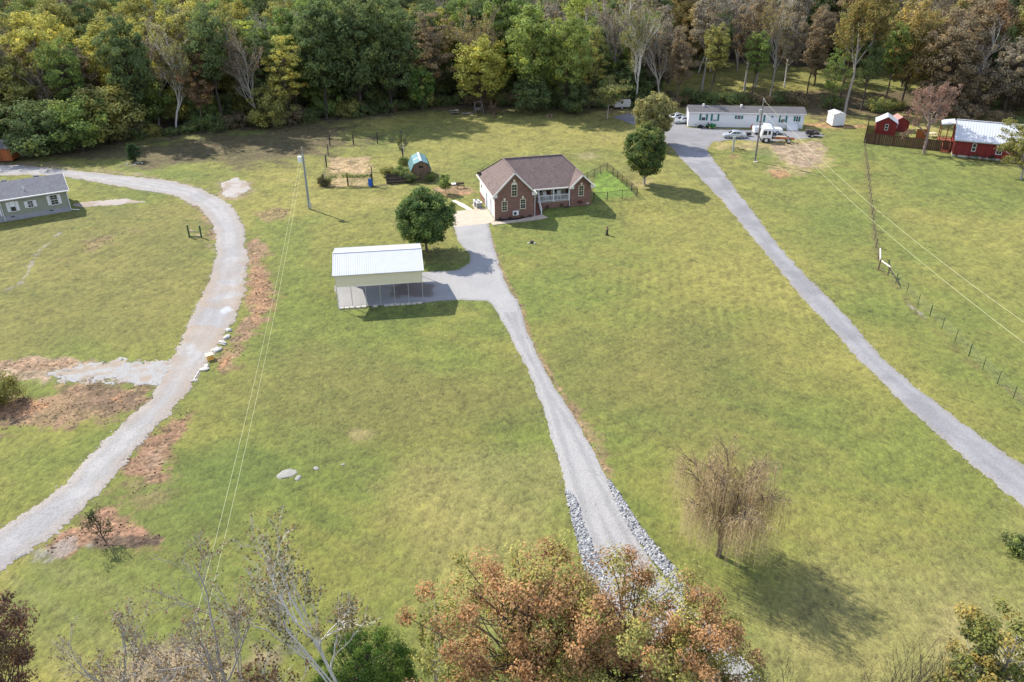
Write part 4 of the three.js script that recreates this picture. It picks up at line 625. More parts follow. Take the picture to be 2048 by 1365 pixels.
// ---------------------------------------------------------------- white single-wide home
{
  const a = along([34.6, -157.9], [56.63, -156.0]), W = a.len, D = 4.6, e = 2.95, o = thing('mobile_home', 'long white mobile home with green shutters and a dark grey roof', 'house', a.pos, a.turn);
  const w = mb(); w.box(0, W, 0.62, e, -D, 0).slab([V(0, e, 0), V(0, e, -D), V(0, e + 0.75, -D / 2)], V(0.1, 0, 0)).slab([V(W, e, 0), V(W, e + 0.75, -D / 2), V(W, e, -D)], V(-0.1, 0, 0));
  const wall = part(o, 'wall', w.geo(), M.white); const lap = mb(); for (let k = 0; k < 13; k++) lap.box(0.02, W - 0.02, 0.7 + k * 0.17, 0.72 + k * 0.17, 0.001, 0.014); part(wall, 'siding_laps', lap.geo(), M.white);
  part(o, 'skirting', mb().box(0.05, W - 0.05, -0.15, 0.62, -D + 0.05, -0.05).geo(), M.white); part(o, 'base_board', mb().box(0.1, W - 0.1, -0.1, 0.1, -0.05, -0.03).geo(), M.block);  // skirting, and a grey board along its foot
  const r = mb().slab([V(-0.15, e - 0.02, 0.3), V(W + 0.3, e - 0.02, 0.3), V(W + 0.3, e + 0.82, -D / 2), V(-0.15, e + 0.82, -D / 2)], V(0, -0.09, 0)).slab([V(W + 0.3, e - 0.02, -D - 0.25), V(-0.15, e - 0.02, -D - 0.25), V(-0.15, e + 0.82, -D / 2), V(W + 0.3, e + 0.82, -D / 2)], V(0, -0.09, 0));
  const roof = part(o, 'roof', r.geo(), M.roofDark); for (const x of [2.9, 10.2]) part(roof, 'roof_vent', mb().cb(x, e + 0.62, -1.9, 0.34, 0.42, 0.34).tube(V(x, e + 1.0, -1.9), V(x, e + 1.14, -1.9), 0.22, 0.2, 10).geo(), M.white);
  part(o, 'fascia', mb().box(-0.15, W + 0.3, e - 0.16, e - 0.02, 0.301, 0.34).geo(), M.white);
  const q = { frame: M.white, shutters: M.shutter };
  for (const [x, y, ww, h, bl] of [[2.95, 1.35, 0.72, 1.15, 0.5], [5.2, 1.3, 0.72, 1.25, 0.85], [9.9, 1.75, 0.66, 0.6, 0], [14.2, 1.3, 0.72, 1.2, 0.9], [18.5, 1.25, 0.72, 1.2, 0.45], [21.2, 1.5, 0.36, 0.9, 0]]) windowOn(o, wallFront(x * W / 22.6, y, 0.016), ww, h, { ...q, cols: 1, rows: 2, blind: bl });
  const d = part(o, 'door', mb().box(15.5, 16.5, 0.6, 2.65, 0.016, 0.06).geo(), M.doorWhite); part(d, 'door_window', mb().box(15.82, 16.18, 2.15, 2.42, 0.06, 0.07).geo(), M.darkGlass); part(o, 'porch_lamp', mb().cb(16.8, 2.2, 0.06, 0.12, 0.2, 0.1).geo(), M.galv);
  for (let k = 0; k < 3; k++) part(o, 'step', mb().box(18.9, 20.9 - k * 0.0, 0, 0.25 * (k + 1), 1.3 - k * 0.35, 1.62 - k * 0.35).geo(), M.white); part(o, 'landing', mb().box(18.9, 20.9, 0, 1.0, 0.06, 0.58).geo(), M.white); part(o, 'handrail', mb().beam(V(20.95, 1.5, 0.1), V(20.95, 1.5, 0.9), 0.05).beam(V(20.95, 1.5, 0.9), V(20.95, 0.5, 1.6), 0.05).cb(20.95, 0, 0.9, 0.05, 1.5, 0.05).cb(20.95, 0, 0.15, 0.05, 1.5, 0.05).geo(), M.galv);
}
// ---------------------------------------------------------------- vehicles (local x forward)
function wheelOn(o, x, y, z, r, w, rimM = M.galv) {
  const t = part(o, 'wheel', new THREE.CylinderGeometry(r, r, w, 18).rotateX(Math.PI / 2).translate(x, y, z), M.rubber), s = Math.sign(z);
  part(t, 'rim', new THREE.CylinderGeometry(r * 0.62, r * 0.55, 0.03, 14).rotateX(Math.PI / 2).translate(x, y, z + s * (w / 2 + 0.006)), rimM); return t;
}
function bodyGeo(profile, width, bevel = 0.07) {
  const s = new THREE.Shape(profile.map(([x, y]) => new THREE.Vector2(x, y)));
  return toCreasedNormals(new THREE.ExtrudeGeometry(s, { depth: width - 2 * bevel, bevelEnabled: true, bevelThickness: bevel, bevelSize: bevel * 0.7, bevelSegments: 3, steps: 1, curveSegments: 6 }).translate(0, 0, -width / 2 + bevel), 0.6);
}
function sedan(label, pos, turn, paint, group) {
  const o = thing('parked_car', label, 'car', pos, turn, group);
  part(o, 'body', bodyGeo([[-2.1, 0.32], [2.1, 0.30], [2.22, 0.5], [2.12, 0.72], [1.1, 0.9], [-1.5, 0.95], [-2.15, 0.86], [-2.22, 0.55]], 1.72, 0.1), paint);
  part(o, 'roof', bodyGeo([[-1.5, 0.9], [1.1, 0.88], [0.35, 1.35], [0.05, 1.4], [-0.7, 1.38], [-1.05, 1.28]], 1.4, 0.12), paint);
  const side = mb(); for (const s of [-1, 1]) { const z = s * 0.705; for (const P of [[[0.78, 0.95], [0.28, 1.29], [-0.24, 1.32], [-0.24, 0.97]], [[-0.32, 0.97], [-0.32, 1.32], [-0.78, 1.29], [-1.2, 1.0]]]) side.slab(P.map(([x, y]) => V(x, y, z)), V(0, 0, s * 0.02)); }
  part(o, 'side_window', side.geo(), M.glass);
  part(o, 'windshield', mb().slab([V(1.12, 0.93, -0.58), V(1.12, 0.93, 0.58), V(0.42, 1.36, 0.5), V(0.42, 1.36, -0.5)], V(0.02, 0.02, 0)).geo(), M.glass);
  part(o, 'rear_window', mb().slab([V(-1.56, 0.98, 0.56), V(-1.56, 0.98, -0.56), V(-1.12, 1.3, -0.5), V(-1.12, 1.3, 0.5)], V(-0.02, 0.03, 0)).geo(), M.glass);
  for (const s of [-1, 1]) { part(o, 'headlight', mb().box(2.08, 2.2, 0.56, 0.68, s * 0.62 - 0.17, s * 0.62 + 0.17).geo(), M.lamp); part(o, 'tail_light', mb().box(-2.25, -2.17, 0.66, 0.8, s * 0.62 - 0.15, s * 0.62 + 0.15).geo(), M.tail); part(o, 'mirror', mb().box(0.75, 0.9, 0.95, 1.07, s * 0.92 - 0.07, s * 0.92 + 0.07).geo(), paint); for (const x of [1.38, -1.32]) wheelOn(o, x, 0.31, s * 0.76, 0.31, 0.2); }
  o.scale.setScalar(0.94); return o;
}
{
  const p = onGround(1468, 275.5); sedan('silver grey sedan parked in front of the white mobile home', p, Math.PI - 0.03, M.silver);
  sedan('pale silver hatchback parked at the left end of the white mobile home', onGround(1366, 246), Math.PI + 0.25, M.silver); sedan('white car furthest left, half hidden behind the silver hatchback', onGround(1351, 240), Math.PI + 0.5, M.carWhite);
}
{ // white pickup behind the truck
  const [x, , z] = onGround(1534, 268), o = thing('pickup_truck', 'white pickup truck standing behind the white cab-over truck', 'pickup truck', [x, T(x, z), z], 0.0);
  part(o, 'body', bodyGeo([[-2.6, 0.5], [2.5, 0.45], [2.68, 0.65], [2.55, 1.05], [1.2, 1.15], [-0.75, 1.15], [-0.75, 0.95], [-2.62, 0.95]], 1.86, 0.09), M.carWhite);
  part(o, 'cab', bodyGeo([[-0.7, 1.12], [1.15, 1.12], [0.55, 1.72], [0.3, 1.78], [-0.55, 1.78], [-0.68, 1.65]], 1.6, 0.1), M.carWhite);
  const sw = mb(); for (const s of [-1, 1]) sw.slab([V(0.85, 1.2, s * 0.805), V(0.42, 1.66, s * 0.805), V(-0.5, 1.66, s * 0.805), V(-0.56, 1.2, s * 0.805)], V(0, 0, s * 0.02)); part(o, 'side_window', sw.geo(), M.glass); part(o, 'windshield', mb().slab([V(1.2, 1.17, -0.68), V(1.2, 1.17, 0.68), V(0.66, 1.68, 0.6), V(0.66, 1.68, -0.6)], V(0.02, 0.02, 0)).geo(), M.glass);
  part(o, 'bed', mb().box(-2.62, -0.78, 0.9, 1.4, 0.84, 0.92).box(-2.62, -0.78, 0.9, 1.4, -0.92, -0.84).box(-2.68, -2.62, 0.9, 1.4, -0.92, 0.92).box(-0.78, -0.7, 0.9, 1.4, -0.92, 0.92).geo(), M.carWhite); part(o, 'bumper', mb().box(2.6, 2.75, 0.45, 0.62, -0.85, 0.85).geo(), M.galv);
  for (const s of [-1, 1]) { for (const wx of [1.65, -1.75]) wheelOn(o, wx, 0.38, s * 0.82, 0.38, 0.24); part(o, 'headlight', mb().box(2.52, 2.66, 0.8, 0.98, s * 0.7 - 0.16, s * 0.7 + 0.16).geo(), M.lamp); }
}
{ // white cab-over truck without a body
  const a = along(spot(1532, 283), spot(1585, 285.2)), o = thing('cab_truck', 'white cab-over truck with bare tan chassis parked before the mobile home', 'truck', a.pos, a.turn + Math.PI);
  part(o, 'cab', bodyGeo([[-0.75, 0.75], [0.95, 0.72], [1.05, 1.3], [0.85, 2.35], [0.65, 2.55], [-0.7, 2.55], [-0.78, 2.3]], 2.0, 0.12), M.carWhite);
  const sw = mb(); for (const s of [-1, 1]) sw.slab([V(0.86, 1.42, s * 1.0), V(0.74, 2.2, s * 1.0), V(0.12, 2.2, s * 1.0), V(0.12, 1.42, s * 1.0)], V(0, 0, s * 0.015)).slab([V(-0.1, 1.5, s * 1.0), V(-0.1, 2.2, s * 1.0), V(-0.52, 2.2, s * 1.0), V(-0.52, 1.5, s * 1.0)], V(0, 0, s * 0.015)); part(o, 'side_window', sw.geo(), M.glass);
  part(o, 'windshield', mb().slab([V(1.08, 1.42, -0.85), V(1.08, 1.42, 0.85), V(0.92, 2.25, 0.8), V(0.92, 2.25, -0.8)], V(0.02, 0, 0)).geo(), M.glass); part(o, 'bumper', mb().box(0.98, 1.14, 0.4, 0.72, -1.0, 1.0).geo(), M.darkMetal); part(o, 'wheel_arch', mb().box(-0.6, 0.75, 0.5, 0.86, -1.0, 1.0).geo(), M.darkMetal);
  part(o, 'frame_rail', mb().box(-5.0, 0.4, 0.62, 0.82, 0.28, 0.42).geo(), M.orangeWood); part(o, 'frame_rail', mb().box(-5.0, 0.4, 0.62, 0.82, -0.42, -0.28).geo(), M.orangeWood); for (const x of [-1.5, -2.6, -4.2, -4.9]) part(o, 'cross_member', mb().box(x - 0.08, x + 0.08, 0.66, 0.8, -0.28, 0.28).geo(), M.darkMetal);
  part(o, 'fuel_tank', mb().tube(V(-1.9, 0.7, 0.72), V(-3.3, 0.7, 0.72), 0.3, 0.3, 12).geo(0.5), M.tan); part(o, 'engine_block', mb().cb(-0.95, 0.6, 0, 0.3, 1.3, 1.2).geo(), M.darkMetal); part(o, 'mirror', mb().beam(V(0.95, 1.9, 1.0), V(1.05, 1.9, 1.25), 0.05).cb(1.06, 1.6, 1.27, 0.06, 0.5, 0.2).geo(), M.black);
  for (const s of [-1, 1]) { wheelOn(o, 0.1, 0.45, s * 0.86, 0.45, 0.28, M.white); const w = wheelOn(o, -3.9, 0.45, s * 0.78, 0.45, 0.46, M.galv); part(o, 'headlight', mb().box(1.03, 1.12, 0.8, 1.0, s * 0.75 - 0.15, s * 0.75 + 0.15).geo(), M.lamp); }
}
{ // utility trailer, mower, barbecue, meter posts
  const t = thing('utility_trailer', 'small dark open trailer loaded with scrap at the right end of the gravel', 'trailer', onGround(1624, 273), -0.15);
  part(t, 'deck', mb().cb(0, 0.5, 0, 2.4, 0.1, 1.4).geo(), M.darkMetal); part(t, 'rail', mb().box(-1.2, 1.2, 0.6, 0.95, 0.66, 0.7).box(-1.2, 1.2, 0.6, 0.95, -0.7, -0.66).box(-1.2, -1.16, 0.6, 0.95, -0.66, 0.66).geo(), M.darkMetal); part(t, 'drawbar', mb().beam(V(1.2, 0.5, 0), V(2.2, 0.4, 0), 0.1).geo(), M.darkMetal); for (const s of [-1, 1]) wheelOn(t, -0.1, 0.32, s * 0.8, 0.32, 0.2);
  const ld = mb(), r = rng(8); for (let k = 0; k < 26; k++) ld.cb((r() - 0.5) * 2, 0.6 + r() * 0.35, (r() - 0.5) * 1.1, 0.25 + r() * 0.4, 0.15 + r() * 0.25, 0.2 + r() * 0.4); part(t, 'scrap_load', ld.geo(), std(V3(0.14, 0.11, 0.1), 0.9, { map: wMap2 }));
  const m = thing('ride_on_mower', 'green ride-on mower parked against the white mobile home wall', 'lawn mower', onGround(1421, 256.5), 0.2);
  part(m, 'hood', bodyGeo([[0.1, 0.45], [0.95, 0.42], [0.98, 0.7], [0.2, 0.85]], 0.6, 0.05), M.green); part(m, 'deck', mb().cb(0, 0.18, 0, 1.0, 0.18, 1.2).geo(), M.green); part(m, 'seat', mb().cb(-0.35, 0.7, 0, 0.42, 0.1, 0.42).box(-0.6, -0.54, 0.75, 1.15, -0.2, 0.2).geo(), M.black); part(m, 'fender', mb().cb(-0.4, 0.55, 0, 0.7, 0.14, 0.95).geo(), M.green); part(m, 'steering_wheel', new THREE.TorusGeometry(0.16, 0.02, 6, 14).rotateX(1.2).translate(0.1, 0.98, 0), M.black); for (const s of [-1, 1]) { wheelOn(m, 0.7, 0.2, s * 0.4, 0.2, 0.16, M.yellow); wheelOn(m, -0.45, 0.28, s * 0.48, 0.28, 0.22, M.yellow); }
  const k = thing('garden_machine', 'low black garden machine lying left of the green mower', 'lawn mower', onGround(1402, 255.8), 0); part(k, 'housing', mb().cb(0, 0.14, 0, 1.2, 0.22, 0.6).cb(-0.1, 0.34, 0, 0.5, 0.25, 0.4).geo(), M.black); part(k, 'handle', mb().beam(V(-0.5, 0.3, 0.2), V(-1.2, 0.75, 0.2), 0.04).beam(V(-0.5, 0.3, -0.2), V(-1.2, 0.75, -0.2), 0.04).beam(V(-1.2, 0.75, 0.2), V(-1.2, 0.75, -0.2), 0.04).geo(), M.black); for (const s of [-1, 1]) wheelOn(k, 0.4, 0.15, s * 0.36, 0.15, 0.1);
  const c = thing('traffic_cone', 'small red cone standing by the mobile home wall beyond the pickup', 'cone', onGround(1504, 256.5)); part(c, 'cone', new THREE.CylinderGeometry(0.05, 0.24, 0.7, 14).translate(0, 0.4, 0), std(V3(0.55, 0.05, 0.02), 0.6)); part(c, 'base', mb().cb(0, 0, 0, 0.55, 0.06, 0.55).geo(), std(V3(0.4, 0.04, 0.02), 0.7));
  const d = thing('meter_pedestal', 'thin pale grey meter pedestal on the grass beside the gravel yard', 'utility post', onGround(1465.5, 302.5)); part(d, 'post', mb().cb(0, -0.1, 0, 0.22, 2.0, 0.16).geo(), M.galv); part(d, 'meter_box', mb().cb(0, 1.7, 0.02, 0.42, 0.95, 0.26).geo(), M.galv); part(d, 'conduit', mb().tube(V(0.15, 0, 0.04), V(0.15, 1.7, 0.04), 0.04).geo(), M.galv);
  const e = thing('brush_pile', 'small dark brush pile on the grass between meter pedestal and pole', 'brush pile', onGround(1478, 301)); { const q = mb(), r3 = rng(31); for (let i = 0; i < 60; i++) { const A = V((r3() - 0.5) * 2.4, r3() * 0.5, (r3() - 0.5) * 1.4); q.beam(A, A.clone().add(V((r3() - 0.5) * 1.4, (r3() - 0.3) * 0.5, (r3() - 0.5) * 1)), 0.03); } part(e, 'sticks', q.geo(), M.darkWood); }
  const tow = thing('hand_cart', 'little dark cart between the silver sedan and the white truck', 'cart', onGround(1497, 273)); part(tow, 'box', mb().cb(0, 0.3, 0, 0.9, 0.45, 0.6).geo(), M.darkMetal); part(tow, 'handle', mb().beam(V(-0.45, 0.4, 0), V(-1.3, 0.5, 0), 0.05).geo(), M.darkMetal); for (const s of [-1, 1]) wheelOn(tow, 0, 0.22, s * 0.36, 0.22, 0.1);
}
{ // white cargo shed, and the white camper in the wood
  const a = along(spot(1664, 254), spot(1691, 254)), o = thing('storage_shed', 'white metal storage shed between the mobile home and the brown fence', 'shed', a.pos, a.turn), w = a.len;
  o.scale.set(0.88, 0.88, 0.88); part(o, 'wall', mb().box(0, w, 0.25, 2.7, -3.6, 0).slab([V(0, 2.7, 0), V(w, 2.7, 0), V(w / 2, 3.1, 0)], V(0, 0, -3.6)).geo(), M.white); part(o, 'roof', mb().slab([V(-0.15, 2.7, 0.15), V(w / 2, 3.16, 0.15), V(w / 2, 3.16, -3.75), V(-0.15, 2.7, -3.75)], V(0, -0.06, 0)).slab([V(w / 2, 3.16, 0.15), V(w + 0.15, 2.7, 0.15), V(w + 0.15, 2.7, -3.75), V(w / 2, 3.16, -3.75)], V(0, -0.06, 0)).geo(), M.metalRoof);
  const d = mb(); for (let k = 0; k < 8; k++) d.box(0.22, w - 0.22, 0.3 + k * 0.26, 0.3 + k * 0.26 + 0.23, 0.002, 0.03); part(o, 'roll_door', d.geo(), M.doorWhite); part(o, 'skid', mb().box(0, w, 0, 0.25, -3.5, -3.3).box(0, w, 0, 0.25, -0.35, -0.15).geo(), M.greenPost); part(o, 'ramp', mb().slab([V(0.4, 0.25, 0.05), V(w - 0.1, 0.28, 0.05), V(w - 0.3, 0.55, 0.12), V(0.7, 0.3, 0.12)], V(0, 0, 0.03)).geo(), M.metalRoof);
  const c = thing('camper_trailer', 'small white camper trailer under the trees at the end of the gravel track', 'caravan', onGround(1243, 217), 0.1);
  part(c, 'body', bodyGeo([[-1.7, 0.5], [1.6, 0.5], [1.75, 1.2], [1.55, 2.0], [-1.7, 2.0]], 1.9, 0.1), std(V3(0.55, 0.54, 0.5), 0.6, { map: wMap })); part(c, 'window', mb().box(-0.4, 0.1, 1.2, 1.65, 0.95, 0.965).geo(), M.darkGlass); part(c, 'roof_rim', mb().box(-1.75, 1.6, 2.02, 2.07, -0.95, 0.95).geo(), M.white); part(c, 'drawbar', mb().beam(V(1.7, 0.5, 0), V(2.6, 0.45, 0), 0.1).geo(), M.darkMetal); for (const s of [-1, 1]) wheelOn(c, -0.1, 0.3, s * 0.9, 0.3, 0.18);
}
// ---------------------------------------------------------------- red buildings on the right
{
  const a = along([76.45, -136.95], [86.2, -130.9]), W = 15, D = 8.6, e = 3.0, o = thing('red_house', 'red plank house with white ribbed metal roof and rear stairs behind the brown fence', 'house', a.pos, a.turn * 0.75);
  const sk = mb().box(0.03, W, -0.3, 0.38, -D, -0.04); part(o, 'foundation', sk.geo(), M.concWhite);
  part(o, 'wall', mb().box(0, W, 0.36, e, -D, 0).slab([V(0, e, 0), V(0, e, -D), V(0, e + 2.3, -D / 2)], V(0.12, 0, 0)).geo(), M.red);
  const r = mb(); r.slab([V(-0.25, e - 0.08, 0.4), V(W + 0.3, e - 0.08, 0.4), V(W + 0.3, e + 2.4, -D / 2), V(-0.25, e + 2.4, -D / 2)], V(0, -0.07, 0)).slab([V(W + 0.3, e - 0.08, -D - 0.4), V(-0.25, e - 0.08, -D - 0.4), V(-0.25, e + 2.4, -D / 2), V(W + 0.3, e + 2.4, -D / 2)], V(0, -0.07, 0)); const roof = part(o, 'roof', r.geo(), M.metalRoof);
  const rb = mb(); for (let k = 0; k <= 36; k++) { const x = -0.2 + k * (W + 0.45) / 36; rb.beam(V(x, e - 0.06, 0.4), V(x, e + 2.42, -D / 2), 0.05, 0.04); } part(roof, 'roof_ribs', rb.geo(), M.metalRoof); part(roof, 'ridge_cap', mb().beam(V(-0.27, e + 2.44, -D / 2), V(W + 0.3, e + 2.44, -D / 2), 0.35, 0.03).geo(), M.metalRoof);
  windowOn(o, wallFront(3.05, 1.25, 0.006), 0.5, 1.2, { frame: M.white, rows: 2, cols: 1 }); windowOn(o, wallFront(6.9, 1.1, 0.006), 0.8, 1.2, { frame: M.white, rows: 2, cols: 2 }); windowOn(o, wallFront(10.5, 1.1, 0.006), 0.8, 1.2, { frame: M.white, rows: 2, cols: 2 });
  part(o, 'corner_board', mb().box(-0.04, 0.1, 0.38, e, 0.002, 0.04).geo(), M.redWood); part(o, 'drip_edge', mb().box(-0.25, W + 0.3, e - 0.24, e - 0.1, 0.38, 0.43).geo(), M.galv);
  // side porch and stairs
  part(o, 'porch_roof', mb().slab([V(-2.4, e + 0.5, -D + 0.6), V(-0.26, e + 1.9, -D + 0.6), V(-0.26, e + 1.9, -D / 2 + 0.4), V(-2.4, e + 1.3, -D / 2 + 0.4)].map((q) => q.clone().setY(q.x < -1 ? e + 1.35 : e + 1.75)), V(0, -0.07, 0)).geo(), M.metalRoof);
  part(o, 'porch_deck', mb().box(-2.3, -0.02, 1.2, 1.34, -D + 0.8, -D / 2).geo(), M.redWood);
  for (const [x, z] of [[-2.25, -D + 0.9], [-2.25, -D / 2 - 0.1], [-0.3, -D / 2 - 0.1], [-1.2, -D / 2 - 0.1]]) part(o, 'porch_post', mb().cb(x, 0, z, 0.14, e + 1.2, 0.14).geo(), M.redWood);
  for (let k = 0; k < 7; k++) part(o, 'stair_tread', mb().box(-1.6, -0.5, 1.1 - k * 0.17, 1.16 - k * 0.17, -D / 2 + 0.05 + k * 0.32, -D / 2 + 0.36 + k * 0.32).geo(), M.redWood);
  for (const x of [-1.65, -0.45]) part(o, 'stair_rail', mb().beam(V(x, 2.2, -D / 2), V(x, 1.0, -D / 2 + 2.4), 0.09).beam(V(x, 1.25, -D / 2), V(x, 0.05, -D / 2 + 2.4), 0.09).cb(x, 0, -D / 2 + 2.4, 0.1, 1.1, 0.1).cb(x, 0.3, -D / 2 + 1.2, 0.1, 1.4, 0.1).geo(), M.redWood);
  for (let k = 0; k < 3; k++) part(o, 'porch_rail', mb().box(-2.3, -0.1, 1.6 + k * 0.3, 1.68 + k * 0.3, -D / 2 - 0.02, -D / 2 + 0.03).geo(), M.redWood);
  for (const [px, py, s, c] of [[1949, 320, 0.55, 'g'], [1966, 321.5, 0.42, 'r'], [1983, 323.5, 0.6, 'g'], [1937, 318, 0.35, 'r'], [1912, 314.5, 0.3, 'r'], [2002, 326, 0.4, 'r']]) { const p = onGround(px, py); rounded(c === 'g' ? 'clipped_shrub' : 'red_shrub', c === 'g' ? (px < 1960 ? 'dark green clipped shrub, left one before the red house wall' : 'dark green clipped shrub, right one before the red house wall') : 'low reddish shrub in the bed along the red house wall', p, s, c === 'g' ? [0.02, 0.05, 0.02] : [0.09, 0.025, 0.025], c === 'r' ? 'reddish shrubs along the red house' : undefined); }
}
function rounded(name, label, p, s, col, group) {                          // a clipped shrub of small leaves on short stems
  const o = thing(name, label, 'shrub', p, 0, group), r = rng(Math.floor(p[0] * 100)), b = new Leaves(); for (let k = 0; k < 420; k++) { const d = V(r() - 0.5, r() - 0.2, r() - 0.5).normalize().multiplyScalar(s * (0.75 + 0.3 * r())); b.leaf(d.x, s * 0.85 + d.y * 0.9, d.z, s * 0.2, d, col, r); }
  part(o, 'leaves', b.geo(), leafMat); part(o, 'stem', mb().tube(V(0, -0.1, 0), V(0, s, 0), 0.05, 0.02, 5).geo(), M.darkWood);
}
{
  const a = along(spot(1749, 268), spot(1790, 271.5)), o = thing('red_shed', 'red shed with white metal gable roof inside the brown fence', 'shed', a.pos, a.turn), w = a.len;
  shedBox(o, w, 3.6, 2.3, 1.05, M.red, M.metalRoof); windowOn(o, wallFront(w * 0.52, 0.95, 0.004), 0.46, 1.0, { frame: M.white, cols: 1, rows: 2 }); part(o, 'corner_board', mb().box(-0.04, 0.14, -0.1, 2.2, 0.002, 0.05).geo(), M.redWood);
  const b = along(spot(1789, 266), spot(1815, 268.5)), p = thing('red_shed', 'smaller red shed with faded pink roof behind the white-roofed red shed', 'shed', [b.pos[0], b.pos[1], b.pos[2] - 1.2], b.turn + 0.35), v = 3.0;
  shedBox(p, v, 2.8, 1.9, 0.85, M.red, M.roofPink); windowOn(p, wallFront(0.55, 0.75, 0.004), 0.4, 0.75, { frame: M.white, cols: 1, rows: 2 });
  const c = thing('wooden_gate', 'orange brown wooden gate panel inside the brown fence beside the rear stairs', 'gate', onGround(1831, 277), -0.05); for (let k = 0; k < 12; k++) part(c, 'board', mb().box(k * 0.19, k * 0.19 + 0.18, 0.05, 1.75, 0, 0.03).geo(), M.orangeWood); part(c, 'rail', mb().box(0, 2.27, 0.4, 0.5, -0.05, -0.002).box(0, 2.27, 1.3, 1.4, -0.05, -0.002).geo(), M.brownWood);
  const d = thing('picnic_table', 'pale wooden table by the rear stairs of the red house', 'table', onGround(1863, 274), 0.3); part(d, 'tabletop', mb().cb(0, 0.72, 0, 1.8, 0.06, 0.8).geo(), M.tan); for (const s of [-1, 1]) { part(d, 'bench', mb().cb(0, 0.42, s * 0.75, 1.8, 0.05, 0.28).geo(), M.tan); part(d, 'leg', mb().beam(V(s * 0.7, 0.72, 0), V(s * 0.7, 0, 0.75), 0.08).beam(V(s * 0.7, 0.72, 0), V(s * 0.7, 0, -0.75), 0.08).geo(), M.tan); }
}
// ---------------------------------------------------------------- fences
function boardFence(label, pts, h) {
  const o = thing('board_fence', label, 'fence', [pts[0][0], 0, pts[0][1]]), r = rng(77); const b0 = [];
  for (let s = 0; s < pts.length - 1; s++) {
    const [ax, az] = pts[s], [bx, bz] = pts[s + 1], L = Math.hypot(bx - ax, bz - az), n = Math.round(L / 0.3), ux = (bx - ax) / L, uz = (bz - az) / L;
    for (let k = 0; k < n; k++) { const t0 = k * L / n + 0.01, t1 = (k + 1) * L / n - 0.01, y = T(ax + ux * t0, az + uz * t0), hh = h + (r() - 0.5) * 0.06, P = (t, yy) => V(ax + ux * t - pts[0][0], yy, az + uz * t - pts[0][1]); part(o, 'board', mb().slab([P(t0, y - 0.05), P(t1, y - 0.05), P(t1, y + hh), P(t0, y + hh)], V(-uz * 0.03, 0, ux * -0.03 * -1)).geo(), r() < 0.5 ? M.brownWood : M.brownWood2 ??= std(V3(0.105, 0.054, 0.032), 0.9, { map: plankTex })); }
    for (let t = 0; t <= L; t += L / Math.round(L / 2.4)) part(o, 'post', mb().cb(ax + ux * t - pts[0][0] + uz * 0.09, -0.1 + T(ax, az), az + uz * t - pts[0][1] - ux * 0.09, 0.1, h + 0.1, 0.1).geo(), M.darkWood);
  }
  return o;
}
boardFence('brown board privacy fence running from the corner to the red house', [spot(1736, 250), spot(1728, 286), spot(1786, 291.5), spot(1901, 303.5)], 1.85);
// posts, rails and netting along a line of survey points
function postFence(name, label, pts, { h = 1.2, gap = 2.4, postM = M.black, r = 0.035, rail = true, wires = 0, mesh = 0, railM = postM, wireM = M.galv, wr = 0.006, thick = [] }) {
  const o = thing(name, label, 'fence', [pts[0][0], 0, pts[0][1]]), ox = pts[0][0], oz = pts[0][1]; let idx = 0;
  for (let s = 0; s < pts.length - 1; s++) {
    const [ax, az] = pts[s], [bx, bz] = pts[s + 1], L = Math.hypot(bx - ax, bz - az), n = Math.max(1, Math.round(L / gap)); const Q = (t, y) => V(lerp(ax, bx, t) - ox, T(lerp(ax, bx, t), lerp(az, bz, t)) + y, lerp(az, bz, t) - oz);
    for (let k = s ? 1 : 0; k <= n; k++) { const big = k === 0 || k === n; part(o, 'post', mb().tube(Q(k / n, -0.1), Q(k / n, h + 0.05), big ? r * 1.5 : r, big ? r * 1.5 : r, 8).geo(), postM); idx++; }
    if (rail) { const b = mb(); for (let k = 0; k < n; k++) b.tube(Q(k / n, h), Q((k + 1) / n, h), r * 0.7, r * 0.7, 6, false); part(o, 'top_rail', b.geo(), railM); }
    if (wires) { const b = mb(); for (let w = 1; w <= wires; w++) for (let k = 0; k < n; k++) b.tube(Q(k / n, h * w / wires - 0.04), Q((k + 1) / n, h * w / wires - 0.04), wr, wr, 4, false); part(o, 'wire_strands', b.geo(), wireM); }
    if (mesh) { const b = mb(), m = Math.round(L / mesh); for (let k = -Math.round(h / mesh); k < m; k++) for (const d of [1, -1]) { let t0 = k * mesh, t1 = t0 + h, y0 = 0.03, y1 = h; if (t0 < 0) { y0 = -t0; t0 = 0; } if (t1 > L) { y1 = h - (t1 - L); t1 = L; } if (y1 <= y0) continue; const A = d > 0 ? Q(t0 / L, y0) : Q(1 - t0 / L, y0), B = d > 0 ? Q(t1 / L, y1) : Q(1 - t1 / L, y1); b.beam(A, B, wr * 1.6); } const mm = part(o, 'wire_mesh', b.geo(), wireM); mm.userData.kind = 'stuff'; }
  }
  return o;
}
postFence('chain_link_fence', 'black chain link fence round the bright green yard right of the brick house', [hw(14.9, 10.4), spot(1213.5, 347.5), spot(1225.5, 356.5), spot(1262.5, 388), spot(1273.5, 400), spot(1214, 407), spot(1187, 408.5)], { h: 1.25, gap: 2.2, mesh: 0.16, wireM: M.black, wr: 0.005 });
postFence('garden_fence', 'tall post and wire fence round the straw covered kitchen garden', [spot(744.5, 372), spot(696, 371.5), spot(648, 374), spot(653, 335), spot(660, 291), spot(707, 290), spot(755, 287), spot(803, 283.5), spot(806, 320)], { h: 1.95, gap: 7.5, postM: M.darkWood, r: 0.075, rail: false, wires: 6, wireM: M.darkMetal, wr: 0.011 });
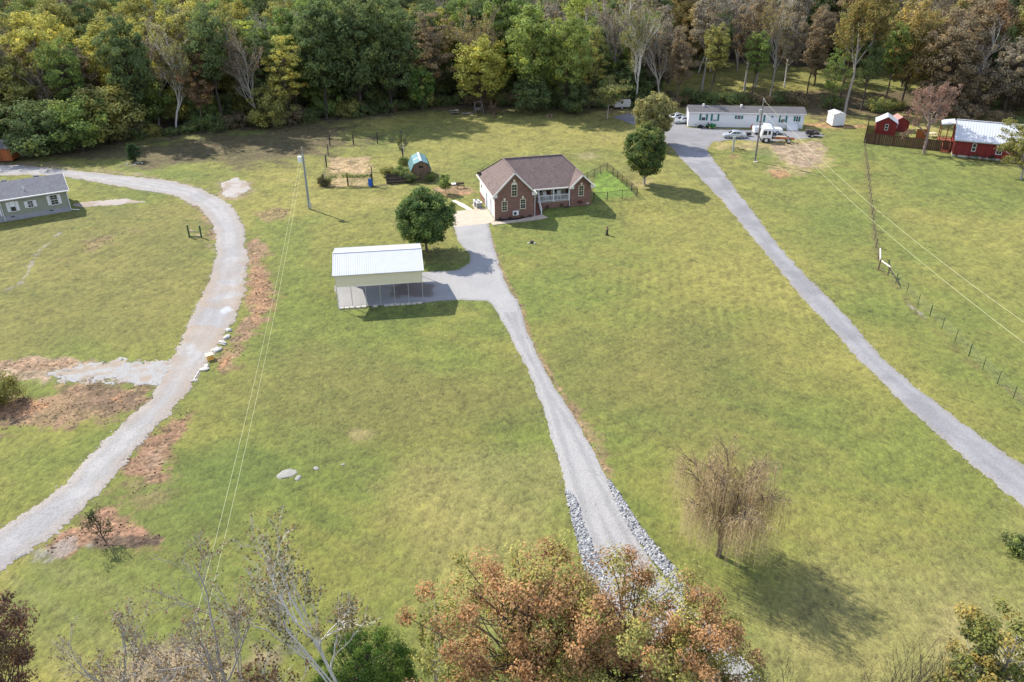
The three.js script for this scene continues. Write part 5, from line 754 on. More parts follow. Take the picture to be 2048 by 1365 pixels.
postFence('field_fence', 'wire fence with thin green posts along the right field', [spot(1776, 551), spot(1792, 567), spot(1860, 632), spot(1938, 712), spot(2060, 830), spot(2150, 920)], { h: 1.25, gap: 2.6, postM: M.greenPost, r: 0.035, rail: false, wires: 5, wireM: M.fenceWire, wr: 0.0055 });
postFence('overgrown_fence', 'thin wire fence overgrown with vines running up to the brown board fence', [spot(1729, 292), spot(1736, 350), spot(1744, 430), spot(1752, 495), spot(1757, 520)], { h: 1.15, gap: 3.2, postM: M.oldWood, r: 0.05, rail: false, wires: 4, wireM: M.darkMetal, wr: 0.008 });
{
  const g = thing('corner_brace', 'white barked log rails bracing the corner of the field fence', 'fence brace', onGround(1757, 540)); const o0 = g.position, L = (px, py, y) => { const [x, z] = spot(px, py); return V(x - o0.x, T(x, z) + y - o0.y, z - o0.z); };
  part(g, 'post', mb().tube(L(1757, 540, -0.1), L(1757, 540, 1.35), 0.09).geo(), M.oldWood); part(g, 'post', mb().tube(L(1776, 551, -0.1), L(1776, 551, 1.4), 0.09).geo(), M.oldWood); part(g, 'rail', mb().tube(L(1756, 538, 1.2), L(1777, 553, 1.2), 0.08, 0.07).geo(), M.trim); part(g, 'rail', mb().tube(L(1757, 536, 1.2), L(1757, 515, 1.2), 0.08, 0.07).geo(), M.trim); part(g, 'strut', mb().tube(L(1776, 551, 1.0), L(1798, 573, 0.2), 0.06).geo(), M.darkWood); part(g, 'post', mb().tube(L(1757, 515, -0.1), L(1757, 515, 1.35), 0.08).geo(), M.oldWood);
}
// ---------------------------------------------------------------- power poles and their wires
function pole(label, base, h, M1, lean = 0) {
  const o = thing('utility_pole', label, 'utility pole', base); part(o, 'pole', mb().tube(V(0, -0.3, 0), V(0.0 + lean, h, 0), 0.17, 0.11, 12, true).geo(0.7), M1); return o;
}
const catenary = (A, B, sag, r, n = 28) => { const b = mb(), f = (t) => A.clone().lerp(B, t).add(V(0, -sag * 4 * t * (1 - t), 0)); for (let i = 0; i < n; i++) b.tube(f(i / n), f((i + 1) / n), r, r, 5, false); return b.geo(); };
{
  const b = onGround(618.5, 418), P = pole('grey utility pole with transformer left of the kitchen garden', b, 8.0, M.poleGrey);
  part(P, 'transformer', mb().tube(V(-0.42, 6.85, 0.15), V(-0.42, 7.65, 0.15), 0.27, 0.27, 14).geo(0.6), M.white); part(P, 'bushing', mb().tube(V(-0.42, 7.65, 0.15), V(-0.42, 7.95, 0.15), 0.06, 0.04).geo(), M.white); part(P, 'pole_top', mb().tube(V(0, 8.0, 0), V(0, 9.0, 0), 0.05, 0.04).geo(), M.galv); part(P, 'arrester', mb().tube(V(0.12, 7.0, 0.1), V(0.2, 7.6, 0.1), 0.06, 0.06).geo(), M.galv); part(P, 'meter_box', mb().cb(0.22, 0.25, 0.12, 0.3, 0.75, 0.2).geo(), M.galv); part(P, 'conduit', mb().tube(V(0.17, 1.0, 0.09), V(0.15, 7.2, 0.09), 0.035).geo(), M.galv);
  const Aw = [[-0.5, 6.9, 0.3], [-0.2, 6.75, 0.3]];
  Aw.forEach(([dx, y, dz], i) => { const A = V(b[0] + dx, b[1] + y, b[2] + dz), e = spot(i ? 447 : 430, 1075, 6.6), E = V(e[0], 6.6, e[1]), B = E.clone().add(E.clone().sub(A).multiplyScalar(0.2)).setY(7.4); const w = shade(new THREE.Mesh(catenary(A, B, 1.6, 0.0095), M.wire)); w.name = numbered('power_line'); tag(w, i ? 'pale power line from the grey pole, right of the pair over the left lawn' : 'pale power line from the grey pole, left of the pair over the left lawn', 'wire'); scene.add(w); });
}
{
  const b = onGround(1510, 323), P = pole('weathered brown utility pole standing before the white cab-over truck', b, 10.3, M.poleWood, -0.02);
  part(P, 'transformer', mb().tube(V(-0.3, 7.9, 0.1), V(-0.3, 8.75, 0.1), 0.26, 0.26, 14).geo(0.6), M.galv); part(P, 'pole_top', mb().tube(V(0, 10.3, 0), V(0, 10.5, 0), 0.12, 0.1).geo(), M.galv); part(P, 'insulator', mb().tube(V(0.15, 10.0, 0), V(0.3, 10.1, 0), 0.06).geo(), M.white); part(P, 'stone_base', mb().cb(0.05, -0.05, 0.35, 0.6, 0.18, 0.4).geo(), M.concWhite);
  [[10.1, 2048, 690, 5.5, 1.4], [8.4, 2048, 655, 5.5, 1.2]].forEach(([y, px, py, h, sag], i) => { const A = V(b[0] + 0.2, b[1] + y, b[2] + 0.1), e = spot(px, i ? 692 : 657, h), E = V(e[0], h, e[1]), B = E.clone().add(E.clone().sub(A).multiplyScalar(0.3)).setY(h + 1.5); const w = shade(new THREE.Mesh(catenary(A, B, sag + 1.0, 0.012), M.wire)); w.name = numbered('power_line'); tag(w, i ? 'pale power line from below the transformer of the brown pole over the right field' : 'pale power line from the top of the brown pole over the right field', 'wire'); scene.add(w); });
}
{
  const o = thing('swing_frame', 'dark green two-post H frame standing on the lawn inside the left road bend', 'wooden frame', onGround(391, 475)); for (const x of [-0.85, 0.8]) part(o, 'post', mb().cb(x, -0.1, x * 0.1, 0.16, 1.75, 0.16).geo(), M.greenPost); part(o, 'crossbar', mb().beam(V(-0.85, 0.72, -0.09), V(0.8, 0.8, 0.08), 0.09).geo(), M.greenPost); part(o, 'lower_bar', mb().beam(V(-0.85, 0.12, -0.09), V(0.8, 0.14, 0.08), 0.1).geo(), M.greenPost);
}
// ---------------------------------------------------------------- stones
function stoneGeo(seed, n = 1) { const r = rng(seed), g = new THREE.IcosahedronGeometry(1, n), P = g.attributes.position, o = r() * 50; for (let i = 0; i < P.count; i++) { const x = P.getX(i), y = P.getY(i), z = P.getZ(i), k = 0.62 + 0.75 * fbm(x * 1.3 + o + z * 0.7, y * 1.3 + z * 0.9 + o, 2); P.setXYZ(i, x * k * 1.15, y * k * 0.7, z * k); } const b = mb(); b.add(g); return b.geo(); }
const stones = Array.from({ length: 10 }, (_, i) => stoneGeo(100 + i, i < 4 ? 2 : 1)), smallStones = Array.from({ length: 8 }, (_, i) => stoneGeo(300 + i, 0));
const rockPale = std(V3(0.50, 0.485, 0.44), 0.9, { map: wMap }), rockGrey = std(V3(0.33, 0.32, 0.29), 0.95, { map: wMap2 });
[[457, 662, 0.42, 0.9], [453, 676, 0.5, 0.7], [445, 688, 0.52, 0.8], [435, 701, 0.62, 0.6], [413, 733, 0.4, 0.8], [408, 740, 0.55, 0.45], [391, 762, 0.22, 0.6]].forEach(([px, py, s, q], i) => { const p = onGround(px, py), m = shade(new THREE.Mesh(stones[i], rockPale)); m.name = numbered('boulder'); m.position.set(p[0], p[1] + s * 0.1, p[2]); m.rotation.y = i * 1.3; m.scale.set(s * 0.82, s * q * 0.85, s * 0.6); tag(m, ['topmost pale boulder of the row beside the left gravel road', 'pale boulder second from the top of the roadside row', 'pale boulder third from the top of the roadside row', 'largest pale boulder of the roadside row, above the yellow crate', 'pale boulder just below the yellow crate by the left road', 'flat pale boulder at the lower end of the roadside row', 'small lone pale stone at the lowest end of the white edging'][i], 'boulder'); scene.add(m); });
[[570, 950, 0.7, 0.2, 'large flat grey rock outcrop in the lower left lawn'], [595, 958, 0.3, 0.5, 'small grey rock touching the flat outcrop in the lawn'], [632, 938, 0.26, 0.4, 'small grey rock right of the flat outcrop in the lawn'], [686, 930, 0.16, 0.35, 'smallest grey rock, furthest right of the outcrop in the lawn']].forEach(([px, py, s, q, lab], i) => { const p = onGround(px, py), m = shade(new THREE.Mesh(stones[i + 3], rockGrey)); m.name = numbered('rock'); m.position.set(p[0], p[1] + 0.01, p[2]); m.rotation.y = i + 0.6; m.scale.set(s, s * q, s * 0.75); tag(m, lab, 'rock'); scene.add(m); });
{
  const c = thing('yellow_crate', 'tilted yellow crate between the pale boulders by the left road', 'crate', onGround(421, 719), 0.5); part(c, 'side', mb().cb(0, 0, 0, 0.62, 0.5, 0.6).geo(), M.yellow); part(c, 'lid', mb().cb(0, 0.505, 0, 0.7, 0.06, 0.66).geo(), M.tan); c.rotation.z = 0.12;
  const p = thing('white_pipe', 'thin white pipe lying along the road edge below the pale boulders', 'pipe', onGround(393, 752)); const A = spot(398, 744), B = spot(386, 764), o = p.position; part(p, 'pipe_length', mb().tube(V(A[0] - o.x, 0.08, A[1] - o.z), V(B[0] - o.x, 0.08, B[1] - o.z), 0.035).geo(), M.trim); part(p, 'pipe_end', mb().tube(V(B[0] - o.x, 0.08, B[1] - o.z), V(B[0] - o.x - 0.25, 0.1, B[1] - o.z + 0.1), 0.045).geo(), M.trim);
}
{ // riprap along the foot of the driveway: two edges of broken stone
  const sides = [[S([[1131, 980], [1150, 1000], [1165, 1050], [1185, 1100], [1200, 1125], [1222, 1200], [1175, 1190], [1172, 1140], [1150, 1060]]), 'left'], [S([[1216, 962], [1234, 985], [1262, 1030], [1290, 1070], [1330, 1120], [1400, 1190], [1372, 1200], [1310, 1125], [1262, 1060], [1236, 1012]]), 'right']];
  const mats = [V3(0.38, 0.385, 0.395), V3(0.29, 0.295, 0.305), V3(0.47, 0.47, 0.465)].map((c) => std(c, 0.95, { map: wMap }));
  for (const [pts, side] of sides) {
    const sh = shape(pts), r = rng(side === 'left' ? 51 : 52), o = thing('riprap_edging', `band of broken grey riprap stones along the ${side} edge of the lower driveway`, 'riprap', [pts[0][0], 0, pts[0][1]]), put = []; let tries = 0;
    while (put.length < 2200 && tries++ < 60000) { const x = lerp(sh.b[0], sh.b[1], r()), z = lerp(sh.b[2], sh.b[3], r()); if (sh.d(x, z) > 0.1 * r() + 0.02) continue; put.push([x, z, 0.04 + 0.085 * Math.pow(r(), 2.2)]); }
    put.sort((a, b) => b[2] - a[2]);
    put.slice(0, 260).forEach(([x, z, s], i) => { const m = part(o, 'stone', smallStones[i % 8], mats[i % 3]); m.position.set(x - pts[0][0], T(x, z) + 0.06 + r() * 0.05, z - pts[0][1]); m.rotation.set(r() * 3, r() * 6, r() * 3); m.scale.set(s * 1.2, s, s); });
    const im = new THREE.InstancedMesh(smallStones[3], mats[1], put.length - 260); im.name = 'small_stones'; im.userData.kind = 'stuff'; im.castShadow = im.receiveShadow = true; const mm = new THREE.Matrix4(), c = new THREE.Color();
    put.slice(260).forEach(([x, z, s], i) => { mm.compose(V(x - pts[0][0], T(x, z) + 0.04 + r() * 0.04, z - pts[0][1]), new THREE.Quaternion().setFromEuler(new THREE.Euler(r() * 3, r() * 6, r() * 3)), V(s * 1.2, s, s)); im.setMatrixAt(i, mm); const g = 0.8 + 0.7 * r(); im.setColorAt(i, c.setRGB(g, g, g)); }); o.add(im);
  }
}
// ---------------------------------------------------------------- small yard things
{
  const b = thing('blue_barrel', 'blue plastic barrel at the gate of the kitchen garden', 'barrel', onGround(741, 372)); part(b, 'drum', mb().tube(V(0, 0, 0), V(0, 1.0, 0), 0.34, 0.34, 16).geo(0.6), M.blue); part(b, 'lid', mb().tube(V(0, 1.0, 0), V(0, 1.08, 0), 0.36, 0.36, 16).geo(0.6), M.blue);
  const t = thing('garden_trellis', 'dark garden post with arched hooks above the blue barrel', 'trellis', onGround(745.5, 371)); part(t, 'post', mb().tube(V(0, -0.1, 0), V(0, 2.9, 0), 0.06).geo(), M.darkWood); for (const s of [-1, 1]) part(t, 'hook', mb().beam(V(0, 2.85, 0), V(s * 0.35, 3.25, 0), 0.04).beam(V(s * 0.35, 3.25, 0), V(s * 0.6, 2.7, 0), 0.04).geo(), M.darkMetal); part(t, 'crossbar', mb().beam(V(-1.0, 2.1, 0), V(1.1, 2.0, 0), 0.06).geo(), M.darkWood);
  const v = thing('garden_bench', 'small brown bench on the bare soil left of the brick house', 'bench', onGround(921, 377), HROT); part(v, 'seat', mb().cb(0, 0.4, 0, 1.3, 0.06, 0.42).geo(), M.oldWood); part(v, 'backrest', mb().box(-0.65, 0.65, 0.55, 0.9, -0.25, -0.2).geo(), M.oldWood); for (const x of [-0.55, 0.55]) part(v, 'leg', mb().cb(x, 0, 0, 0.08, 0.4, 0.4).geo(), M.oldWood);
  const w = thing('white_board', 'white board lying flat on the bare soil beside the small bench', 'board', onGround(910, 369.5), 0.2); part(w, 'panel', mb().cb(0, 0.1, 0, 1.1, 0.1, 0.7).geo(), M.white); part(w, 'support', mb().cb(0, -0.02, 0, 0.9, 0.12, 0.1).geo(), M.darkWood);
  const h = thing('bird_bath', 'brown stone bird bath standing on the front lawn', 'bird bath', onGround(1214, 470)); part(h, 'pedestal', mb().tube(V(0, -0.05, 0), V(0, 0.2, 0), 0.28, 0.2, 10).tube(V(0, 0.2, 0), V(0, 0.75, 0), 0.15, 0.12, 10).geo(), M.darkWood); part(h, 'bowl', mb().tube(V(0, 0.75, 0), V(0, 0.9, 0), 0.15, 0.26, 12).geo(), M.oldWood); part(h, 'figure', mb().tube(V(0, 0.9, 0), V(0, 1.25, 0), 0.12, 0.04, 8).geo(), M.oldWood);
  const q = thing('stump', 'dark low stump with pale stones on the lawn left of the bird bath', 'stump', onGround(1064, 486)); part(q, 'wood', mb().tube(V(0, -0.05, 0), V(0, 0.3, 0), 0.3, 0.22, 9).geo(), M.darkWood); for (const [x, z] of [[-0.4, 0.1], [0.3, 0.25]]) { const m = part(q, 'stone', smallStones[1], rockPale); m.position.set(x, 0.05, z); m.scale.setScalar(0.16); }
  const y = thing('stump', 'brown cut stump at the far lawn edge under the bright yellow-green trees', 'stump', onGround(1098, 236)); part(y, 'wood', mb().tube(V(-0.3, -0.05, 0), V(-0.3, 0.6, 0), 0.45, 0.35, 9).tube(V(0.5, -0.05, 0), V(0.5, 0.8, 0), 0.3, 0.25, 9).geo(), M.oldWood);
  const f = thing('picnic_table', 'grey weathered picnic table at the far lawn edge', 'table', onGround(908, 228), 0.3); part(f, 'tabletop', mb().cb(0, 0.7, 0, 1.9, 0.07, 0.8).geo(), M.poleWood); for (const s of [-1, 1]) { part(f, 'bench', mb().cb(0, 0.42, s * 0.75, 1.9, 0.06, 0.28).geo(), M.poleWood); part(f, 'leg', mb().beam(V(s * 0.75, 0.7, 0), V(s * 0.75, 0, 0.8), 0.09).beam(V(s * 0.75, 0.7, 0), V(s * 0.75, 0, -0.8), 0.09).geo(), M.poleWood); }
  const g = thing('garden_swing', 'wooden swing frame at the far lawn edge beside the bushes', 'swing', onGround(957, 226), 0.4); for (const s of [-1, 1]) part(g, 'post', mb().beam(V(s * 0.9, 0, 0.6), V(s * 0.8, 2.3, 0), 0.1).beam(V(s * 0.9, 0, -0.6), V(s * 0.8, 2.3, 0), 0.1).geo(), M.poleWood); part(g, 'beam', mb().beam(V(-0.95, 2.3, 0), V(0.95, 2.3, 0), 0.12).geo(), M.poleWood); part(g, 'seat', mb().cb(0, 0.55, 0, 1.2, 0.06, 0.45).box(-0.6, 0.6, 0.65, 1.05, -0.26, -0.22).geo(), M.poleWood); part(g, 'chain', mb().beam(V(-0.6, 0.6, 0), V(-0.65, 2.3, 0), 0.03).beam(V(0.6, 0.6, 0), V(0.65, 2.3, 0), 0.03).geo(), M.darkMetal);
  const l = thing('log', 'fallen grey log lying at the far lawn edge beside the picnic table', 'log', onGround(935, 229), 0.1); part(l, 'trunk', mb().tube(V(-1.2, 0.18, 0), V(1.2, 0.16, 0), 0.2, 0.15, 9).geo(), M.poleWood); part(l, 'branch_stub', mb().tube(V(0.3, 0.2, 0), V(0.6, 0.5, 0.2), 0.07, 0.05, 6).geo(), M.poleWood);
}
// ---------------------------------------------------------------- trees that stand alone
const C = { dark: [0.115, 0.155, 0.06], green: [0.155, 0.215, 0.06], olive: [0.255, 0.255, 0.08], yellow: [0.36, 0.345, 0.09], lime: [0.29, 0.34, 0.08], brown: [0.21, 0.165, 0.105], rust: [0.25, 0.165, 0.09], gold: [0.29, 0.235, 0.09], grey: [0.24, 0.21, 0.16], orange: [0.26, 0.115, 0.035], pink: [0.30, 0.17, 0.13] };
plant('round_tree', 'dense dark green round tree between the carport and the brick house', 'tree', leafy({ seed: 11, h: 8.0, r: 3.9, base: 1.5, clumps: 330, leaves: 21000, size: 0.30, col: [0.092, 0.15, 0.044], col2: [0.19, 0.26, 0.07], k2: 0.34, shell: 0.45, lump: 0.26, cr: 0.18, trunkR: 0.19, top: 0.86 }), bark.brown, leafMat, onGround(852, 505), 0.4);
plant('pear_tree', 'egg shaped green tree beside the fenced yard, nearer of two by the right road', 'tree', leafy({ seed: 12, h: 9.4, r: 3.35, base: 1.6, clumps: 300, leaves: 18000, size: 0.32, col: [0.10, 0.148, 0.042], col2: [0.22, 0.25, 0.065], k2: 0.3, shell: 0.45, lump: 0.25, cr: 0.19, trunkR: 0.2, top: 0.8 }), bark.grey, leafMat, onGround(1287, 373), 1.1);
plant('pear_tree', 'yellowish olive tree at the gravel yard corner behind the egg shaped green tree', 'tree', leafy({ seed: 13, h: 9.2, r: 3.7, base: 1.3, clumps: 230, leaves: 15000, size: 0.34, col: [0.36, 0.335, 0.125], col2: [0.20, 0.20, 0.08], k2: 0.3, shell: 0.45, lump: 0.26, cr: 0.2, trunkR: 0.2 }), bark.grey, leafMat, onGround(1306, 290), 2.2);
plant('sapling', 'young green sapling on the bare soil left of the brick house', 'tree', leafy({ seed: 14, h: 3.1, r: 0.95, base: 0.8, clumps: 40, leaves: 1300, size: 0.24, col: C.green, col2: C.lime, k2: 0.3, trunkR: 0.045, cr: 0.4 }), bark.brown, leafMat, onGround(891, 388));
plant('young_tree', 'fresh light green young tree at the edge of the dark middle woods', 'tree', leafy({ seed: 15, h: 9.5, r: 2.6, base: 1.6, clumps: 90, leaves: 4200, size: 0.42, col: [0.15, 0.25, 0.06], col2: C.lime, k2: 0.3, trunkR: 0.11 }), bark.brown, leafMat, onGround(845, 222));
plant('young_tree', 'small dark young tree alone on the shaded lawn at upper left', 'tree', leafy({ seed: 16, h: 3.0, r: 1.1, base: 0.3, clumps: 40, leaves: 1500, size: 0.28, col: [0.045, 0.085, 0.028], trunkR: 0.05, cr: 0.4 }), bark.dark, leafMat, onGround(268, 322));
plant('bush', 'bushy yellow green shrub at the left edge above the dug red soil', 'bush', leafy({ seed: 17, h: 2.9, r: 1.9, base: 0.1, clumps: 70, leaves: 5200, size: 0.16, col: [0.24, 0.22, 0.055], col2: C.olive, k2: 0.3, trunkR: 0.06, cr: 0.36 }), bark.dark, leafMat, onGround(6, 806));
plant('bush', 'green bush cut by the right picture edge below the right road', 'bush', leafy({ seed: 18, h: 0.9, r: 1.0, base: 0.02, clumps: 40, leaves: 2600, size: 0.13, col: [0.09, 0.12, 0.04], col2: C.lime, trunkR: 0.04, cr: 0.4 }), bark.dark, leafMat, onGround(2044, 1104));
plant('bare_bush', 'rosy bare vase shaped shrub at the far lawn edge', 'bush', branchy({ seed: 19, h: 4.2, trunkR: 0.06, spread: 0.5, levels: 3, forkAt: 0.02, kids: [14, 4, 3], leafN: 3, leafSize: 0.2, leafLevel: 2, col: [0.14, 0.10, 0.055] }), bark.rosy, leafMat, onGround(988, 236));
plant('shrub_tree', 'loose flat topped tree with thin foliage beside the woodland track', 'tree', leafy({ seed: 20, h: 8.4, r: 4.2, base: 3.2, clumps: 60, leaves: 3000, size: 0.4, col: C.olive, col2: C.green, squash: 0.4, trunkR: 0.12, lump: 0.5 }), bark.grey, leafMat, onGround(1216, 238));
plant('garden_tree', 'slim half bare pale tree on the garden fence beside the small barn', 'tree', branchy({ seed: 21, h: 4.6, trunkR: 0.06, spread: 0.45, levels: 3, forkAt: 0.25, kids: [8, 4, 3], leafN: 7, leafSize: 0.22, leafLevel: 1, col: [0.17, 0.18, 0.06], col2: C.green }), bark.pale, leafMat, onGround(807, 318));
plant('rosy_tree', 'pinkish nearly bare tree standing before the brown board fence', 'tree', branchy({ seed: 22, h: 13.4, trunkR: 0.26, spread: 0.62, levels: 5, forkAt: 0.36, kids: [9, 5, 4, 4, 2], leafN: 2.6, leafSize: 0.2, leafLevel: 3, col: [0.38, 0.24, 0.18], col2: [0.30, 0.19, 0.13], leafSpread: 0.3, up: 0.15 }), std(V3(0.26, 0.19, 0.16), 1), leafMat, onGround(1849, 306.5), 0.6);
plant('right_edge_tree', 'yellow green feathery tree at the right picture edge before the red house', 'tree', leafy({ seed: 23, h: 10.2, r: 4.4, base: 2.2, clumps: 130, leaves: 6800, size: 0.32, col: [0.25, 0.235, 0.07], col2: C.olive, k2: 0.35, trunkR: 0.17, lump: 0.5, cr: 0.19, squash: 0.5 }), bark.grey, leafMat, onGround(2042, 360), 0.4);
plant('young_tree', 'scraggly dark sapling beside the dug red hole at lower left', 'tree', branchy({ seed: 24, h: 3.4, trunkR: 0.045, spread: 0.6, levels: 3, forkAt: 0.12, kids: [9, 4, 3], leafN: 5, leafSize: 0.11, leafLevel: 2, col: [0.05, 0.08, 0.03] }), bark.dark, leafMat, onGround(212, 1084));
{ // willow: limbs arch over and let thin tan withes hang
  const R = rng(31), w = new Wood(), s = new Wood(), l = new Leaves(), tips = [];
  w.limb([V(0, -0.3, 0), V(0.05, 0.8, 0.03), V(-0.03, 1.7, 0), V(-0.08, 2.5, -0.05)], 0.2, 0.13, 10);
  const fork = [V(0.05, 1.5, 0.03), V(-0.03, 1.9, 0), V(-0.08, 2.4, -0.05)];
  for (let k = 0; k < 17; k++) {
    const inner = k < 5, t = k * 2.399 + R() * 0.3, out = inner ? 1.0 + R() * 1.0 : 2.0 + R() * 1.05, top = inner ? 6.6 + R() * 1.1 : 4.9 + R() * 1.9, b = fork[k % 3].clone(), Q = [b], n = 8;
    for (let i = 1; i <= n; i++) { const f = i / n; Q.push(V(b.x + Math.cos(t) * out * f + (R() - 0.5) * 0.2, lerp(b.y, top, Math.sin(f * 1.45)), b.z + Math.sin(t) * out * f + (R() - 0.5) * 0.2)); }
    w.limb(Q, 0.07, 0.02, 5);
    for (let i = 3; i <= n; i++) for (let m = 0; m < 4; m++) { const a = Q[i], h = R() * 6.283, d = V(Math.cos(h) * 0.8 + a.x * 0.22, 0.25 + R() * 0.55, Math.sin(h) * 0.8 + a.z * 0.22), e = a.clone().add(d); w.limb(bent(a, e, R, 0.12, 3), 0.02, 0.009, 3); tips.push([a, e]); }
  }
  for (const [a, e] of tips) for (let k = 0; k < 8; k++) {
    const q = a.clone().lerp(e, 0.3 + 0.7 * R()), t = R() * 6.283, o = 0.15 + R() * 0.35, L = Math.min(q.y - 1.4 - R() * 1.6, 0.5 + 2.9 * R()), Q = [q.clone()], ox = q.x * 0.06, oz = q.z * 0.06; for (let i = 1; i <= 5; i++) { const g = i / 5; Q.push(q.clone().add(V((Math.cos(t) * o + ox) * Math.sqrt(g), -L * Math.pow(g, 1.3) + 0.2 * Math.sin(g * 3.1), (Math.sin(t) * o + oz) * Math.sqrt(g)))); }
    s.limb(Q, 0.0075, 0.005, 3); for (let i = 1; i <= 5; i++) if (R() < 0.5) { const p = Q[i]; l.leaf(p.x + (R() - 0.5) * 0.1, p.y + R() * 0.3, p.z + (R() - 0.5) * 0.1, 0.13, randDir(R), R() < 0.3 ? [0.42, 0.37, 0.15] : [0.5, 0.37, 0.2], R, 0.3); }
  }
  const o = thing('weeping_willow', 'tan almost leafless weeping willow on the lower right lawn', 'tree', onGround(1436, 1112), 0.3); o.scale.set(1.1, 1, 1.1); part(o, 'trunk', w.geo(), bark.brown); part(o, 'withes', s.geo(), std(V3(0.50, 0.385, 0.22), 1)); part(o, 'crown', l.geo(), leafMat);
}
// ---------------------------------------------------------------- trees close below the camera, cut by the lower picture edge
const lowAt = (px, py, z) => { let lo = 0, hi = 30; const s = Math.sin(PITCH), c = Math.cos(PITCH); for (let i = 0; i < 40; i++) { const m = (lo + hi) / 2, y = m - CAM_H, u = y * c - z * s, f = -y * s - z * c; (682.5 - FOCAL * u / f) > py ? lo = m : hi = m; } const f = -(lo - CAM_H) * s - z * c; return { x: (px - 1024) / FOCAL * f, h: lo, z }; };
{
  const put = (name, label, px, top, z, make, barkM, turn = 0, cat = 'tree') => { const a = lowAt(px, top, z); return plant(name, label, cat, make(a.h), barkM, leafMat, [a.x, T(a.x, z), z], turn); };
  const redSet = { col: [0.43, 0.255, 0.12], col2: [0.37, 0.35, 0.105], k2: 0.42, lump: 0.42, squash: 0.8 };
  put('autumn_tree', 'russet autumn tree at bottom centre, left one over the driveway foot', 1060, 1135, -25.5, (h) => leafy({ seed: 41, h, r: 4.5, base: h * 0.3, clumps: 230, leaves: 38000, size: 0.15, ...redSet, cr: 0.165, trunkR: 0.2, shell: 0.6 }), bark.brown, 0.3);
  put('autumn_tree', 'russet and green autumn tree at bottom centre covering the driveway foot', 1262, 1150, -25, (h) => leafy({ seed: 42, h, r: 3.8, base: h * 0.35, clumps: 190, leaves: 31000, size: 0.15, ...redSet, k2: 0.5, cr: 0.18, trunkR: 0.17, shell: 0.6 }), bark.brown, 1.3);
  put('autumn_tree', 'thinner russet autumn tree right of the driveway foot with bare twigs', 1415, 1185, -24.6, (h) => leafy({ seed: 43, h, r: 2.5, base: h * 0.35, clumps: 100, leaves: 14000, size: 0.135, ...redSet, cr: 0.24, trunkR: 0.12 }), bark.brown, 2.1);
  put('small_tree', 'thin yellow green sapling left of the russet trees at the bottom edge', 882, 1208, -26.5, (h) => branchy({ seed: 44, h, trunkR: 0.06, spread: 0.4, levels: 3, forkAt: 0.35, kids: [9, 4, 3], leafN: 9, leafSize: 0.16, leafLevel: 2, col: [0.24, 0.24, 0.05], col2: [0.16, 0.19, 0.05] }), bark.grey);
  put('small_tree', 'bright yellow leaved sapling at the bottom edge beside the dark green cedar', 848, 1320, -25, (h) => branchy({ seed: 45, h, trunkR: 0.06, spread: 0.5, levels: 3, forkAt: 0.3, kids: [9, 4, 3], leafN: 9, leafSize: 0.15, leafLevel: 2, col: [0.27, 0.24, 0.04], col2: [0.19, 0.19, 0.05] }), bark.grey);
  put('cedar_tree', 'rounded bright green cedar at the bottom edge', 722, 1282, -27.4, (h) => leafy({ seed: 46, h, r: 2.55, base: 0.4, clumps: 330, leaves: 30000, size: 0.16, col: [0.060, 0.125, 0.020], col2: [0.12, 0.19, 0.03], k2: 0.35, cr: 0.15, lump: 0.3, trunkR: 0.12, narrow: 0.25, shell: 0.4 }), bark.brown, 0, 'cedar');
  const pale = { trunkR: 0.115, spread: 0.40, levels: 5, kids: [7, 4, 4, 4, 3], up: 0.5, minR: 0.010 };
  put('white_barked_tree', 'tall pale barked tree with sparse brown leaves left of the cedar', 640, 1045, -25.6, (h) => branchy({ seed: 47, h: h * 0.95, ...pale, forkAt: 0.42, leafN: 1.1, leafSize: 0.16, leafLevel: 4, leafSpread: 0.35, col: [0.29, 0.22, 0.095], col2: [0.16, 0.165, 0.07], k2: 0.45 }), bark.pale, 0.5);
  put('bare_tree', 'grey bare branched tree with few brown leaves, right of the two at lower left', 388, 1085, -25.2, (h) => branchy({ seed: 48, h: h * 0.9, ...pale, spread: 0.5, forkAt: 0.3, leafN: 0.12, leafSize: 0.13, leafLevel: 4, leafSpread: 0.4, col: [0.25, 0.175, 0.09] }), bark.grey, 1.7);
  put('bare_tree', 'grey bare branched tree with few brown leaves, left of the two at lower left', 205, 1150, -25.4, (h) => branchy({ seed: 49, h: h * 0.9, ...pale, spread: 0.55, forkAt: 0.3, leafN: 0.12, leafSize: 0.13, leafLevel: 4, leafSpread: 0.4, col: [0.24, 0.17, 0.09] }), bark.grey, 0.2);
  put('bare_tree', 'slender pale leaning trunk with bare twigs beside the white barked tree', 545, 1235, -25, (h) => branchy({ seed: 50, h: h * 0.9, ...pale, trunkR: 0.1, levels: 4, forkAt: 0.4, leafN: 2, leafSize: 0.15, leafLevel: 3, col: [0.18, 0.11, 0.05] }), bark.pale, 2.6);
  put('maroon_tree', 'dark maroon leaved tree in the lower left corner', -75, 1200, -25.5, (h) => leafy({ seed: 51, h, r: 2.3, base: h * 0.35, clumps: 100, leaves: 9000, size: 0.17, col: [0.19, 0.115, 0.075], col2: [0.26, 0.18, 0.085], k2: 0.3, cr: 0.22, trunkR: 0.14 }), bark.dark, 0, 'tree');
  put('brown_bush', 'low brown leaved thicket under the bare trees at the bottom left edge', 330, 1345, -26.4, (h) => leafy({ seed: 52, h, r: 2.6, base: 0.2, clumps: 80, leaves: 5200, size: 0.16, col: [0.235, 0.17, 0.095], col2: [0.18, 0.155, 0.085], lump: 0.6, cr: 0.2, trunkR: 0.06 }), bark.grey, 0, 'bush');
